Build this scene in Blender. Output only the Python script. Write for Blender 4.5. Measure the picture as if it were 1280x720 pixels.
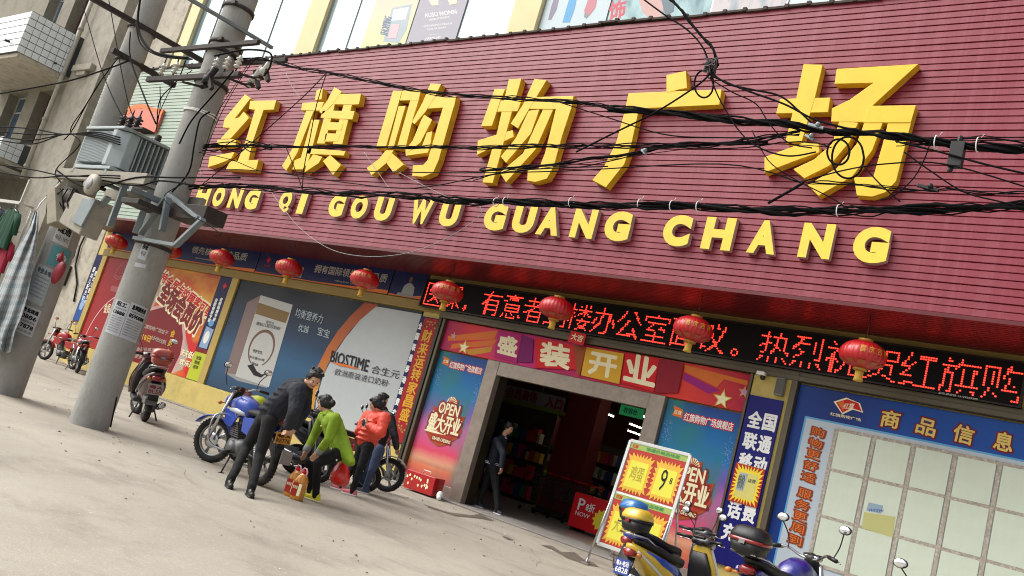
import bpy, bmesh, math, random
from mathutils import Vector, Matrix, noise
random.seed(7)
S = bpy.context.scene
for _o in list(bpy.data.objects): bpy.data.objects.remove(_o)
COL = S.collection

# ---------------------------------------------------------------- camera
CAMH = 1.4
F, YAW, PITCH, ROLL = 1090.7, -0.68922416, 0.17151689, 0.27733538      # focal length in pixels of a 1280 wide picture
def _rot(a, b, c):
    ca, sa, cb, sb, cc, sc = math.cos(a), math.sin(a), math.cos(b), math.sin(b), math.cos(c), math.sin(c)
    Rc = Matrix(((cc, -sc, 0), (sc, cc, 0), (0, 0, 1))); Rb = Matrix(((1, 0, 0), (0, cb, sb), (0, -sb, cb)))
    Ra = Matrix(((ca, 0, -sa), (0, 1, 0), (sa, 0, ca))); B = Matrix(((1, 0, 0), (0, 0, -1), (0, 1, 0)))
    return Rc @ Rb @ Ra @ B
RM = _rot(YAW, PITCH, ROLL); RT = RM.transposed()
cam = bpy.data.objects.new('camera', bpy.data.cameras.new('camera')); COL.objects.link(cam)
cam.data.sensor_width = 36; cam.data.lens = F / 1280 * 36; cam.data.clip_end = 2000; cam.data.clip_start = .05
M4 = Matrix.Identity(4)
for _i in range(3):
    M4[_i][0] = RM[0][_i]; M4[_i][1] = -RM[1][_i]; M4[_i][2] = -RM[2][_i]
M4[2][3] = CAMH
cam.matrix_world = M4
S.camera = cam
# ---------------------------------------------------------------- sky, sun, exposure
SUN_EL, SUN_AZ = math.radians(48), math.radians(-124)      # azimuth: direction the sun stands in, measured from +Y towards +X
wd = bpy.data.worlds.new('World'); S.world = wd; wd.use_nodes = True
nt = wd.node_tree; nt.nodes.clear()
sky = nt.nodes.new('ShaderNodeTexSky'); sky.sky_type = 'NISHITA'; sky.sun_disc = False
sky.sun_elevation = SUN_EL; sky.sun_rotation = SUN_AZ % (2 * math.pi); sky.air_density = 1.2; sky.dust_density = 6; sky.ozone_density = 1
hs = nt.nodes.new('ShaderNodeHueSaturation'); hs.inputs['Saturation'].default_value = .3
bg = nt.nodes.new('ShaderNodeBackground'); bg.inputs['Strength'].default_value = .15
wo = nt.nodes.new('ShaderNodeOutputWorld')
nt.links.new(sky.outputs[0], hs.inputs['Color']); nt.links.new(hs.outputs[0], bg.inputs[0]); nt.links.new(bg.outputs[0], wo.inputs[0])
sun = bpy.data.objects.new('sun', bpy.data.lights.new('sun', 'SUN')); COL.objects.link(sun)
sun.data.energy = 0.85; sun.data.angle = math.radians(60); sun.data.color = (1, .985, .965)
_d = Vector((math.sin(SUN_AZ) * math.cos(SUN_EL), math.cos(SUN_AZ) * math.cos(SUN_EL), math.sin(SUN_EL)))
sun.rotation_euler = _d.to_track_quat('Z', 'Y').to_euler()
S.view_settings.view_transform = 'Standard'; S.view_settings.look = 'None'; S.view_settings.gamma = 1
S.view_settings.exposure = 0.72
try:
    S.cycles.filter_width = 1.05; S.cycles.max_bounces = 6; S.cycles.diffuse_bounces = 3; S.cycles.glossy_bounces = 3; S.cycles.transparent_max_bounces = 8
except Exception: pass

# ---------------------------------------------------------------- geometry helpers
def V(*a): return Vector(a)
def _ray(x, y): return RT @ V((x - 640) / F, (y - 360) / F, 1)
def W(x, y, Y):                       # point of the photograph taken onto the upright plane Y
    r = _ray(x, y); k = Y / r.y
    return V(r.x * k, Y, r.z * k + CAMH)
def G(x, y, z=0):                     # ... onto the level plane z
    r = _ray(x, y); k = (z - CAMH) / r.z
    return V(r.x * k, r.y * k, z)
def h2(s):
    s = s.lstrip('#'); c = [int(s[i:i + 2], 16) / 255 for i in (0, 2, 4)]
    return tuple(v / 12.92 if v <= .04045 else ((v + .055) / 1.055) ** 2.4 for v in c)

class MB:
    def __init__(s): s.v = []; s.f = []; s.m = []; s.sm = []
    def add(s, vs, fs, m=0, smooth=False):
        b = len(s.v); s.v += [tuple(v) for v in vs]
        for f in fs: s.f.append(tuple(i + b for i in f)); s.m.append(m); s.sm.append(smooth)
        return s
    def box(s, a, b, m=0, M=None):
        x0, y0, z0 = a; x1, y1, z1 = b
        vs = [V(x, y, z) for z in (z0, z1) for y in (y0, y1) for x in (x0, x1)]
        if M: vs = [M @ v for v in vs]
        return s.add(vs, [(0, 2, 3, 1), (4, 5, 7, 6), (0, 1, 5, 4), (2, 6, 7, 3), (0, 4, 6, 2), (1, 3, 7, 5)], m)
    def bar(s, p, q, w, h, m=0, up=V(0, 0, 1)):
        p, q = Vector(p), Vector(q); d = (q - p).normalized(); r = d.cross(up)
        if r.length < 1e-4: r = d.cross(V(1, 0, 0))
        r.normalize(); u = r.cross(d)
        vs = [c + r * i * w / 2 + u * j * h / 2 for c in (p, q) for i, j in ((-1, -1), (1, -1), (1, 1), (-1, 1))]
        return s.add(vs, [(0, 3, 2, 1), (4, 5, 6, 7), (0, 1, 5, 4), (1, 2, 6, 5), (2, 3, 7, 6), (3, 0, 4, 7)], m)
    def tube(s, pts, r, n=8, m=0, caps=True):
        pts = [Vector(p) for p in pts]; k = len(pts); rs = r if isinstance(r, (list, tuple)) else [r] * k
        b = []; prev = None
        for i, p in enumerate(pts):
            d = (pts[min(i + 1, k - 1)] - pts[max(i - 1, 0)])
            d = d.normalized() if d.length > 1e-9 else V(0, 0, 1)
            if prev is None:
                a = V(0, 0, 1) if abs(d.z) < .9 else V(1, 0, 0); u = d.cross(a).normalized()
            else:
                u = prev - d * prev.dot(d)
                u = u.normalized() if u.length > 1e-6 else d.orthogonal().normalized()
            prev = u; w = d.cross(u)
            b += [p + (u * math.cos(2 * math.pi * j / n) + w * math.sin(2 * math.pi * j / n)) * rs[i] for j in range(n)]
        fs = [(i * n + j, i * n + (j + 1) % n, (i + 1) * n + (j + 1) % n, (i + 1) * n + j) for i in range(k - 1) for j in range(n)]
        if caps: fs += [tuple(range(n - 1, -1, -1)), tuple((k - 1) * n + j for j in range(n))]
        return s.add(b, fs, m, True)
    def lathe(s, prof, c=(0, 0, 0), axis='Z', n=24, m=0, M=None):
        c = Vector(c); vs = []
        for r, z in prof:
            for j in range(n):
                a = 2 * math.pi * j / n; p = V(r * math.cos(a), r * math.sin(a), z)
                if axis == 'Y': p = V(p.x, p.z, p.y)
                if axis == 'X': p = V(p.z, p.x, p.y)
                if M: p = M @ p
                vs.append(p + c)
        k = len(prof)
        fs = [(i * n + j, i * n + (j + 1) % n, (i + 1) * n + (j + 1) % n, (i + 1) * n + j) for i in range(k - 1) for j in range(n)]
        if prof[0][0] > 1e-6: fs.append(tuple(range(n - 1, -1, -1)))
        if prof[-1][0] > 1e-6: fs.append(tuple((k - 1) * n + j for j in range(n)))
        return s.add(vs, fs, m, True)
    def torus(s, c, R, r, axis='Y', n=32, k=8, m=0, sq=1.0, M=None):
        vs = []
        for i in range(n):
            a = 2 * math.pi * i / n
            for j in range(k):
                b = 2 * math.pi * j / k; q = R + r * math.cos(b); w = r * sq * math.sin(b)
                p = V(q * math.cos(a), w, q * math.sin(a))
                if axis == 'Z': p = V(p.x, p.z, p.y)
                if axis == 'X': p = V(p.y, p.x, p.z)
                if M: p = M @ p
                vs.append(Vector(c) + p)
        fs = [(i * k + j, i * k + (j + 1) % k, ((i + 1) % n) * k + (j + 1) % k, ((i + 1) % n) * k + j) for i in range(n) for j in range(k)]
        return s.add(vs, fs, m, True)
    def ell(s, c, r, m=0, n=16, k=10, M=None, sy=None):
        vs = [];
        for i in range(1, k):
            t = math.pi * i / k
            for j in range(n):
                a = 2 * math.pi * j / n
                p = V(r[0] * math.sin(t) * math.cos(a), r[1] * math.sin(t) * math.sin(a), r[2] * math.cos(t))
                vs.append(p)
        vs += [V(0, 0, r[2]), V(0, 0, -r[2])]
        if M: vs = [M @ v for v in vs]
        vs = [v + Vector(c) for v in vs]
        fs = [(i * n + j, (i + 1) * n + j, (i + 1) * n + (j + 1) % n, i * n + (j + 1) % n) for i in range(k - 2) for j in range(n)]
        t, b = len(vs) - 2, len(vs) - 1
        fs += [(t, j, (j + 1) % n) for j in range(n)] + [(b, (k - 2) * n + (j + 1) % n, (k - 2) * n + j) for j in range(n)]
        return s.add(vs, fs, m, True)
    def loft(s, rings, n=14, m=0, p=2.4):
        # rings: (centre, half width along side, half height along up, side vector, up vector) - superellipse sections
        vs = []
        for c, hw, hh, sd, up in rings:
            for j in range(n):
                a = 2 * math.pi * j / n; ca, sa = math.cos(a), math.sin(a)
                vs.append(Vector(c) + Vector(sd) * hw * math.copysign(abs(ca) ** (2 / p), ca) + Vector(up) * hh * math.copysign(abs(sa) ** (2 / p), sa))
        k = len(rings)
        fs = [(i * n + j, i * n + (j + 1) % n, (i + 1) * n + (j + 1) % n, (i + 1) * n + j) for i in range(k - 1) for j in range(n)]
        fs += [tuple(range(n - 1, -1, -1)), tuple((k - 1) * n + j for j in range(n))]
        return s.add(vs, fs, m, True)
    def prism(s, poly, a0, a1, frame=None, m=0):
        # poly in 2D, pushed from depth a0 to a1; frame maps (u, v, depth) to space, default facade (X, Z, Y)
        f = frame or (lambda u, v, d: V(u, d, v)); n = len(poly)
        ar = sum(poly[i][0] * poly[(i + 1) % n][1] - poly[(i + 1) % n][0] * poly[i][1] for i in range(n))
        if ar < 0: poly = list(reversed(poly))
        vs = [f(u, v, a0) for u, v in poly] + [f(u, v, a1) for u, v in poly]
        fs = [tuple(range(n)), tuple(range(2 * n - 1, n - 1, -1))] + [(i, i + n, (i + 1) % n + n, (i + 1) % n) for i in range(n)]
        return s.add(vs, fs, m)
    def mesh(s, name, mats, uv=None, autosmooth=True):
        me = bpy.data.meshes.new(name); me.from_pydata(s.v, [], s.f)
        for mt in (mats if isinstance(mats, (list, tuple)) else [mats]): me.materials.append(mt)
        me.polygons.foreach_set('material_index', s.m); me.polygons.foreach_set('use_smooth', s.sm)
        if uv:
            ly = me.uv_layers.new(name='UVMap')
            for i, l in enumerate(me.loops): ly.data[i].uv = uv(me.vertices[l.vertex_index].co)
        me.update()
        return me
    def obj(s, name, mats, parent=None, uv=None, bevel=0, world=False):
        o = bpy.data.objects.new(name, s.mesh(name, mats, uv)); COL.objects.link(o)
        if parent is not None:
            o.parent = parent
            if world: o.matrix_parent_inverse = mworld(parent).inverted()
        if bevel:
            b = o.modifiers.new('bevel', 'BEVEL'); b.width = bevel; b.segments = 2; b.limit_method = 'ANGLE'; b.angle_limit = math.radians(40)
        return o
def mworld(o):
    M = Matrix.LocRotScale(o.location, o.rotation_euler, o.scale)
    return (mworld(o.parent) @ o.matrix_parent_inverse @ M) if o.parent else M
def tag(o, label=None, cat=None, group=None, kind=None):
    if label: o['label'] = label
    if cat: o['category'] = cat
    if group: o['group'] = group
    if kind: o['kind'] = kind
    return o
def thing(name, label, cat, loc=(0, 0, 0), rz=0, group=None):
    o = bpy.data.objects.new(name, None); COL.objects.link(o); o.location = loc; o.rotation_euler = (0, 0, rz); o.empty_display_size = .2
    return tag(o, label, cat, group)
def copy_tree(o, parent=None):
    c = o.copy(); COL.objects.link(c)
    if parent is not None: c.parent = parent; c.matrix_parent_inverse = o.matrix_parent_inverse
    for ch in o.children: copy_tree(ch, c)
    return c

# ---------------------------------------------------------------- materials
_mc = {}
def mat(name, col, rough=.6, metal=0, var=.12, scale=6, bump=0, bscale=40, emit=None, estr=0, coat=0, spec=None, dirt=None, dscale=1.5, damt=.4, alpha=None, trans=0, ior=1.45, stretch=None):
    if name in _mc: return _mc[name]
    m = bpy.data.materials.new(name); m.use_nodes = True; t = m.node_tree; b = t.nodes['Principled BSDF']
    if isinstance(col, str): col = h2(col)
    tc = t.nodes.new('ShaderNodeTexCoord'); src = tc.outputs['Object']
    if stretch:
        mp = t.nodes.new('ShaderNodeMapping'); mp.inputs['Scale'].default_value = stretch; t.links.new(src, mp.inputs[0]); src = mp.outputs[0]
    last = None
    if var:
        n = t.nodes.new('ShaderNodeTexNoise'); n.inputs['Scale'].default_value = scale; n.inputs['Detail'].default_value = 6; n.inputs['Roughness'].default_value = .65
        t.links.new(src, n.inputs['Vector'])
        mx = t.nodes.new('ShaderNodeMixRGB'); mx.inputs[1].default_value = (*[c * (1 - var * 1.6) for c in col], 1); mx.inputs[2].default_value = (*[min(1, c * (1 + var * 1.4)) for c in col], 1)
        t.links.new(n.outputs['Fac'], mx.inputs[0]); last = mx.outputs[0]
    if dirt:
        if isinstance(dirt, str): dirt = h2(dirt)
        n = t.nodes.new('ShaderNodeTexNoise'); n.inputs['Scale'].default_value = dscale; n.inputs['Detail'].default_value = 9; n.inputs['Roughness'].default_value = .72
        t.links.new(src, n.inputs['Vector'])
        r = t.nodes.new('ShaderNodeValToRGB'); r.color_ramp.elements[0].position = .48; r.color_ramp.elements[1].position = .72
        r.color_ramp.elements[0].color = (0, 0, 0, 1); r.color_ramp.elements[1].color = (damt, damt, damt, 1)
        t.links.new(n.outputs['Fac'], r.inputs[0])
        mx = t.nodes.new('ShaderNodeMixRGB'); mx.inputs[2].default_value = (*dirt, 1); mx.inputs[1].default_value = (*col, 1)
        t.links.new(r.outputs[0], mx.inputs[0])
        if last: t.links.new(last, mx.inputs[1])
        last = mx.outputs[0]
    if last: t.links.new(last, b.inputs['Base Color'])
    else: b.inputs['Base Color'].default_value = (*col, 1)
    b.inputs['Roughness'].default_value = rough; b.inputs['Metallic'].default_value = metal
    if spec is not None: b.inputs['Specular IOR Level'].default_value = spec
    if coat: b.inputs['Coat Weight'].default_value = coat; b.inputs['Coat Roughness'].default_value = .08
    if trans: b.inputs['Transmission Weight'].default_value = trans; b.inputs['IOR'].default_value = ior
    if emit: b.inputs['Emission Color'].default_value = (*(h2(emit) if isinstance(emit, str) else emit), 1); b.inputs['Emission Strength'].default_value = estr
    if bump:
        n = t.nodes.new('ShaderNodeTexNoise'); n.inputs['Scale'].default_value = bscale; n.inputs['Detail'].default_value = 5
        t.links.new(src, n.inputs['Vector'])
        bp = t.nodes.new('ShaderNodeBump'); bp.inputs['Strength'].default_value = bump; bp.inputs['Distance'].default_value = .01
        t.links.new(n.outputs['Fac'], bp.inputs['Height']); t.links.new(bp.outputs[0], b.inputs['Normal'])
    _mc[name] = m
    return m
def ramp_mat(name, stops, rough=.45, axis=1, wob=.08, scale=3, var=.1, mottle=None):
    # printed sheet whose ink runs through colours along U (0) or V (1)
    if name in _mc: return _mc[name]
    m = bpy.data.materials.new(name); m.use_nodes = True; t = m.node_tree; b = t.nodes['Principled BSDF']
    uv = t.nodes.new('ShaderNodeTexCoord'); sp = t.nodes.new('ShaderNodeSeparateXYZ'); t.links.new(uv.outputs['UV'], sp.inputs[0])
    n = t.nodes.new('ShaderNodeTexNoise'); n.inputs['Scale'].default_value = scale; n.inputs['Detail'].default_value = 4; t.links.new(uv.outputs['UV'], n.inputs['Vector'])
    ma = t.nodes.new('ShaderNodeMath'); ma.operation = 'MULTIPLY_ADD'; ma.inputs[1].default_value = wob * 2; t.links.new(n.outputs['Fac'], ma.inputs[0])
    sb = t.nodes.new('ShaderNodeMath'); sb.operation = 'SUBTRACT'; sb.inputs[1].default_value = wob; t.links.new(sp.outputs[axis], sb.inputs[0]); t.links.new(sb.outputs[0], ma.inputs[2])
    r = t.nodes.new('ShaderNodeValToRGB'); t.links.new(ma.outputs[0], r.inputs[0]); e = r.color_ramp.elements
    e[0].position, e[1].position = stops[0][0], stops[-1][0]; e[0].color = (*h2(stops[0][1]), 1); e[1].color = (*h2(stops[-1][1]), 1)
    for p, c in stops[1:-1]: k = e.new(p); k.color = (*h2(c), 1)
    out = r.outputs[0]
    if mottle:
        n2 = t.nodes.new('ShaderNodeTexNoise'); n2.inputs['Scale'].default_value = mottle[1]; n2.inputs['Detail'].default_value = 5; t.links.new(uv.outputs['UV'], n2.inputs['Vector'])
        r2 = t.nodes.new('ShaderNodeValToRGB'); r2.color_ramp.elements[0].position = .45; r2.color_ramp.elements[1].position = .65; t.links.new(n2.outputs['Fac'], r2.inputs[0])
        mx = t.nodes.new('ShaderNodeMixRGB'); mx.inputs[2].default_value = (*h2(mottle[0]), 1); t.links.new(r2.outputs[0], mx.inputs[0]); t.links.new(out, mx.inputs[1]); out = mx.outputs[0]
    t.links.new(out, b.inputs['Base Color']); b.inputs['Roughness'].default_value = rough + .1; b.inputs['Specular IOR Level'].default_value = .25
    _mc[name] = m
    return m

# ---------------------------------------------------------------- flat print and lettering
def sheet(name, quad, Y, m, parent=None, uvq=True):
    # a printed sheet on the wall plane Y; quad/polygon given as photograph points
    P = [W(x, y, Y) for x, y in quad]
    return psheet(name, [(p.x, p.z) for p in P], Y, m, parent)
def psheet(name, poly, Y, m, parent=None, th=0):
    n = len(poly); ar = sum(poly[i][0] * poly[(i + 1) % n][1] - poly[(i + 1) % n][0] * poly[i][1] for i in range(n))
    if ar < 0: poly = list(reversed(poly))
    x0, x1 = min(p[0] for p in poly), max(p[0] for p in poly); z0, z1 = min(p[1] for p in poly), max(p[1] for p in poly)
    mb = MB()
    if th: mb.prism(poly, Y, Y + th)
    else: mb.add([(u, Y, v) for u, v in poly], [tuple(range(n))])
    return mb.obj(name, m, parent, uv=lambda c: ((c.x - x0) / (x1 - x0 + 1e-9), (c.z - z0) / (z1 - z0 + 1e-9)))
_tc = {}
def glyphs(s, bold=0.0):
    k = (s, bold)
    if k in _tc: return _tc[k]
    cu = bpy.data.curves.new('lettering', 'FONT'); cu.body = s; cu.offset = bold; cu.resolution_u = 5 if bold > .05 else 2; cu.fill_mode = 'FRONT'
    o = bpy.data.objects.new('lettering', cu); COL.objects.link(o)
    dg = bpy.context.evaluated_depsgraph_get(); dg.update()
    me = bpy.data.meshes.new_from_object(o.evaluated_get(dg))
    bm = bmesh.new(); bm.from_mesh(me); bmesh.ops.remove_doubles(bm, verts=bm.verts, dist=1e-5); bm.verts.ensure_lookup_table(); bm.verts.index_update()
    vs = [(v.co.x, v.co.y) for v in bm.verts]; fs = [tuple(v.index for v in (f.verts if f.normal.z > 0 else reversed(f.verts))) for f in bm.faces]
    be = [(e.verts[0].index, e.verts[1].index) for e in bm.edges if len(e.link_faces) == 1]
    bm.free()
    bpy.data.objects.remove(o); bpy.data.curves.remove(cu); bpy.data.meshes.remove(me)
    if vs:
        x0, x1 = min(v[0] for v in vs), max(v[0] for v in vs); y0, y1 = min(v[1] for v in vs), max(v[1] for v in vs)
    else: x0, x1, y0, y1 = 0, 1, 0, 1
    vs = [((x - x0) / (x1 - x0), (y - y0) / (y1 - y0)) for x, y in vs]
    _tc[k] = (vs, fs, be, (x1 - x0) / (y1 - y0))
    return _tc[k]
def put_text(mb, s, A, U, Vv, bold=.02, m=0, depth=None):
    # lays the ink box of s on the parallelogram A + u U + v V; heavier weights are built from close-set copies of the outline
    A, U, Vv = Vector(A), Vector(U), Vector(Vv)
    if depth is None:
        vs, fs, be, ar = glyphs(s, 0)
        rad = Vv.length * bold * .95; ud, vd = U.normalized(), Vv.normalized()
        P = [A + U * x + Vv * y for x, y in vs]; mb.add(P, fs, m)
        if bold > .012:
            nd = 8 if bold > .03 else 4; back = V(0, 1, 0) if abs(ud.cross(vd).y) > .5 else ud.cross(vd).normalized() * -1
            for k in range(nd):
                a = 2 * math.pi * k / nd + .39; sh = (ud * math.cos(a) + vd * math.sin(a)) * rad + back * .00018 * (k + 1)
                mb.add([p + sh for p in P], fs, m)
    else:
        vs, fs, be, _ = glyphs(s, bold); P = [A + U * x + Vv * y for x, y in vs]
        n = len(P); D = Vector(depth)
        mb.add(P + [p + D for p in P], list(fs) + [tuple(i + n for i in reversed(f)) for f in fs] + [(a, b, b + n, a + n) for a, b in be], m)
def ltext(mb, s, a, b, c, Y, bold=.02, m=0, grow=0):
    # a baseline left, b baseline right, c top left, all photograph points on the plane Y
    A, B, C_ = W(*a, Y), W(*b, Y), W(*c, Y)
    U, T = B - A, C_ - A
    if grow: A = A - U.normalized() * grow - T.normalized() * grow; U = U * (1 + 2 * grow / U.length); T = T * (1 + 2 * grow / T.length)
    put_text(mb, s, A, U, T, bold, m)
def column_text(mb, s, top, bot, size, Y, bold=.02, m=0, lean=0):
    # characters one below the other between two photograph points (centres of first and last)
    a, b = W(*top, Y), W(*bot, Y)
    for i, ch in enumerate(s):
        if ch == ' ': continue
        p = a.lerp(b, i / max(1, len(s) - 1)); vs, fs, be, ar = glyphs(ch, bold)
        put_text(mb, ch, p - V(size / 2, 0, size / 2), V(size, 0, 0), V(0, 0, size), bold, m)
def WX(x, y, X):
    r = _ray(x, y); k = X / r.x
    return V(X, r.y * k, r.z * k + CAMH)
# ================================================================ SETTING
m_road = mat('dusty_concrete', '#928d84', .93, var=.16, scale=2.2, bump=.5, bscale=55, dirt='#7d7468', dscale=.7, damt=.55)
def ground_mat():
    m = bpy.data.materials.new('dusty_concrete'); m.use_nodes = True; t = m.node_tree; b = t.nodes['Principled BSDF']; b.inputs['Roughness'].default_value = .92
    tc = t.nodes.new('ShaderNodeTexCoord')
    def noise_(sc, det=8, st=None, rg=.65):
        n = t.nodes.new('ShaderNodeTexNoise'); n.inputs['Scale'].default_value = sc; n.inputs['Detail'].default_value = det; n.inputs['Roughness'].default_value = rg
        if st: mp = t.nodes.new('ShaderNodeMapping'); mp.inputs['Scale'].default_value = st; mp.inputs['Rotation'].default_value = (0, 0, .12); t.links.new(tc.outputs['Object'], mp.inputs[0]); t.links.new(mp.outputs[0], n.inputs[0])
        else: t.links.new(tc.outputs['Object'], n.inputs[0])
        return n.outputs['Fac']
    def rmp(f, a, b_, ca, cb):
        r = t.nodes.new('ShaderNodeValToRGB'); r.color_ramp.elements[0].position = a; r.color_ramp.elements[1].position = b_; r.color_ramp.elements[0].color = (*ca, 1); r.color_ramp.elements[1].color = (*cb, 1); t.links.new(f, r.inputs[0]); return r.outputs[0]
    def mix(f, a, b_, mode='MIX'):
        x = t.nodes.new('ShaderNodeMixRGB'); x.blend_type = mode
        for i, v in enumerate((f, a, b_)):
            if isinstance(v, (int, float)): x.inputs[i].default_value = v
            elif isinstance(v, tuple): x.inputs[i].default_value = (*v, 1)
            else: t.links.new(v, x.inputs[i])
        return x.outputs[0]
    g0, g1 = (0, 0, 0), (1, 1, 1)
    c = mix(rmp(noise_(.35, 6), .35, .65, g0, g1), h2('#b5ae9f'), h2('#9e9789'))
    c = mix(rmp(noise_(1.3, 10, (.7, 1.1, 1)), .5, .72, g0, (.75,) * 3), c, h2('#726c62'))
    c = mix(rmp(noise_(2.6, 10, None, .75), .56, .7, g0, (.6,) * 3), c, h2('#b4b0a8'))
    c = mix(rmp(noise_(9, 8, None, .8), .6, .68, g0, (.65,) * 3), c, h2('#645d54'))
    c = mix(rmp(noise_(85, 5, None, .8), .35, .7, (.0,) * 3, (.75,) * 3), c, h2('#7d776b'))
    c = mix(rmp(noise_(24, 8, None, .8), .55, .66, g0, (.6,) * 3), c, h2('#c4beb0'))
    v = t.nodes.new('ShaderNodeTexVoronoi'); v.inputs['Scale'].default_value = 2.3; t.links.new(tc.outputs['Object'], v.inputs[0])
    c = mix(rmp(v.outputs['Distance'], .015, .05, (.75,) * 3, g0), c, h2('#4f4840'))
    t.links.new(c, b.inputs['Base Color'])
    bp = t.nodes.new('ShaderNodeBump'); bp.inputs['Strength'].default_value = .55; bp.inputs['Distance'].default_value = .012; t.links.new(mix(.35, noise_(38, 6), noise_(6, 8)), bp.inputs['Height']); t.links.new(bp.outputs[0], b.inputs['Normal'])
    return m
m_road = ground_mat()
m_pave = mat('worn_pavement', '#96918a', .9, var=.15, scale=3, bump=.4, bscale=60, dirt='#6e675e', dscale=1.4, damt=.5)
g = MB(); N = 60
def gh(x, y): return 0.0
g.add([(-400, -120, 0), (120, -120, 0), (120, 400, 0), (-400, 400, 0)], [(0, 1, 2, 3)])
tag(g.obj('ground', m_road), kind='structure')
g = MB(); g.box((-29.4, 13.55, .004), (6, 14.6, .03)); tag(g.obj('pavement', m_pave, bevel=.008), kind='structure')
# joints and cracks in the concrete, thin dark seams lying on it
m_seam = mat('seam_dirt', '#6b6359', .95, var=.2)
g = MB()
random.seed(3)
def crack(x, y, a, n, w=.004, st=.35):
    pts = [(x, y)]
    for _ in range(n):
        a += random.uniform(-.5, .5); x += math.cos(a) * st; y += math.sin(a) * st; pts.append((x, y))
    for (x0, y0), (x1, y1) in zip(pts, pts[1:]):
        d = V(x1 - x0, y1 - y0, 0); nrm = V(-d.y, d.x, 0).normalized() * w * random.uniform(.4, 1)
        g.add([(x0 - nrm.x, y0 - nrm.y, .004), (x1 - nrm.x, y1 - nrm.y, .004), (x1 + nrm.x, y1 + nrm.y, .004), (x0 + nrm.x, y0 + nrm.y, .004)], [(0, 1, 2, 3)])
for k in range(5): crack(random.uniform(-18, -3), random.uniform(4, 12), random.uniform(0, 6.3), random.randint(4, 12))
tag(g.obj('pavement_cracks', m_seam), kind='structure')
# wet stains
m_wet = mat('damp_stain', '#6c6258', .55, var=.25, scale=8)
def stain(pts, name, label):
    g = MB(); g.add([G(x, y, .006) for x, y in pts], [tuple(range(len(pts)))]); o = g.obj(name, m_wet); tag(o, kind='structure')
stain([(676, 681), (690, 682), (702, 690), (718, 690), (728, 698), (742, 703), (748, 708), (735, 707), (722, 702), (708, 697), (700, 692), (688, 686)], 'water_stain', '')
stain([(530, 630), (560, 640), (590, 644), (600, 642), (620, 652), (600, 648), (570, 645), (540, 636)], 'water_stain', '')
stain([(627, 670), (634, 671), (643, 675), (636, 675)], 'water_stain', '')
# scattered litter and grit
m_paper = mat('pale_scrap', '#d6d2c8', .8, var=.1); m_leafb = mat('brown_scrap', '#5c4c3c', .9, var=.2)
random.seed(5)
for nm, mm, cnt in (('litter_pale', m_paper, 60), ('litter_dark', m_leafb, 190)):
    g = MB()
    for k in range(cnt):
        x, y = random.uniform(-22, -4), random.uniform(4.5, 13.2); a = random.uniform(0, 6); r = random.uniform(.008, .028)
        c, s_ = math.cos(a) * r, math.sin(a) * r; z = random.uniform(.004, .012)
        g.add([(x + c, y + s_, .004), (x - s_ * .6, y + c * .6, z + .01), (x - c, y - s_, .005), (x + s_ * .6, y - c * .6, z)], [(0, 1, 2, 3)])
    tag(g.obj(nm, mm), 'tiny scraps of %s rubbish strewn over the dusty concrete' % ('pale' if nm == 'litter_pale' else 'dark'), 'litter', kind='stuff')

# ================================================================ SHOP BUILDING
m_yel = mat('faded_yellow_plaster', '#c9b56a', .85, var=.1, scale=3, bump=.25, bscale=30, dirt='#8d7c4c', dscale=2.2, damt=.5)
m_ypale = mat('pale_yellow_paint', '#ddd3a4', .7, var=.06, dirt='#b9a566', dscale=1.5, damt=.3)
m_ochre = mat('ochre_frame', '#8f7636', .6, var=.12, bump=.1)
m_dkw = mat('dark_inner_wall', '#2a1c17', .9, var=.1)
m_stone = mat('polished_granite', '#968a7e', .3, metal=.25, var=.22, scale=7, dirt='#6d645c', dscale=3, damt=.5)
m_metal = mat('weathered_metal_beam', '#5b5342', .5, metal=.35, var=.2, scale=12, stretch=(1, 1, 12))
m_red = mat('red_painted_siding', '#780e26', .48, var=.14, scale=1.6, bump=.06, bscale=20, dirt='#a8606e', dscale=2.0, damt=.4, stretch=(1.3, 1, .25))
m_redb = mat('red_siding_groove', '#3a0e16', .8, var=.1)
m_grn = mat('pale_green_siding', '#93a392', .5, var=.1, scale=1.2, dirt='#6f7a6a', dscale=1.5, damt=.4, stretch=(1.3, 1, .3))
m_grnb = mat('green_siding_groove', '#2c3129', .8)
m_soff = mat('deep_red_soffit', '#5a1016', .38, var=.14, scale=2)
shop = thing('shop_building', 'supermarket building with red slatted upper front and yellow ground-floor walls', 'building', (-14, 14, 0))
def P_(mb, name, m, bevel=0, uv=None): return mb.obj(name, m, shop, uv, bevel, world=True)
# ground-floor wall, with the doorway left open
w = MB(); w.box((-29.33, 14, 0), (-11.5, 14.25, 4.62)); w.box((-7.35, 14, 0), (6, 14.25, 4.62)); w.box((-11.5, 14.001, 2.95), (-7.35, 14.249, 4.62))
P_(w, 'wall', m_yel)
w = MB(); w.box((-28.8, 13.86, .0), (-13.15, 13.999, .71)); P_(w, 'plinth', m_yel, .015)
for x0, x1, z0, z1, y in ((-28.8, -13.15, 3.72, 3.94, 13.88), (-28.77, -28.48, .712, 3.718, 13.9), (-26.2, -25.92, .712, 3.718, 13.9), (-21.24, -20.94, .712, 3.718, 13.9)):
    w = MB(); w.box((x0, y, z0), (x1, 13.998, z1)); P_(w, 'frame_beam', m_ochre if z0 > 3 else m_ypale if 0 else mat('ochre_post', '#b49a4e', .6, var=.12), .006)
w = MB(); w.box((-13.75, 13.93, .3), (-13.16, 13.998, 3.84)); P_(w, 'pillar', m_yel, .006)
w = MB(); w.box((-5.85, 13.85, .3), (-5.21, 13.998, 3.78)); P_(w, 'pillar', m_yel, .006)
m_dkm = mat('dark_bronze_frame', '#3a3226', .45, metal=.4, var=.2)
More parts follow.
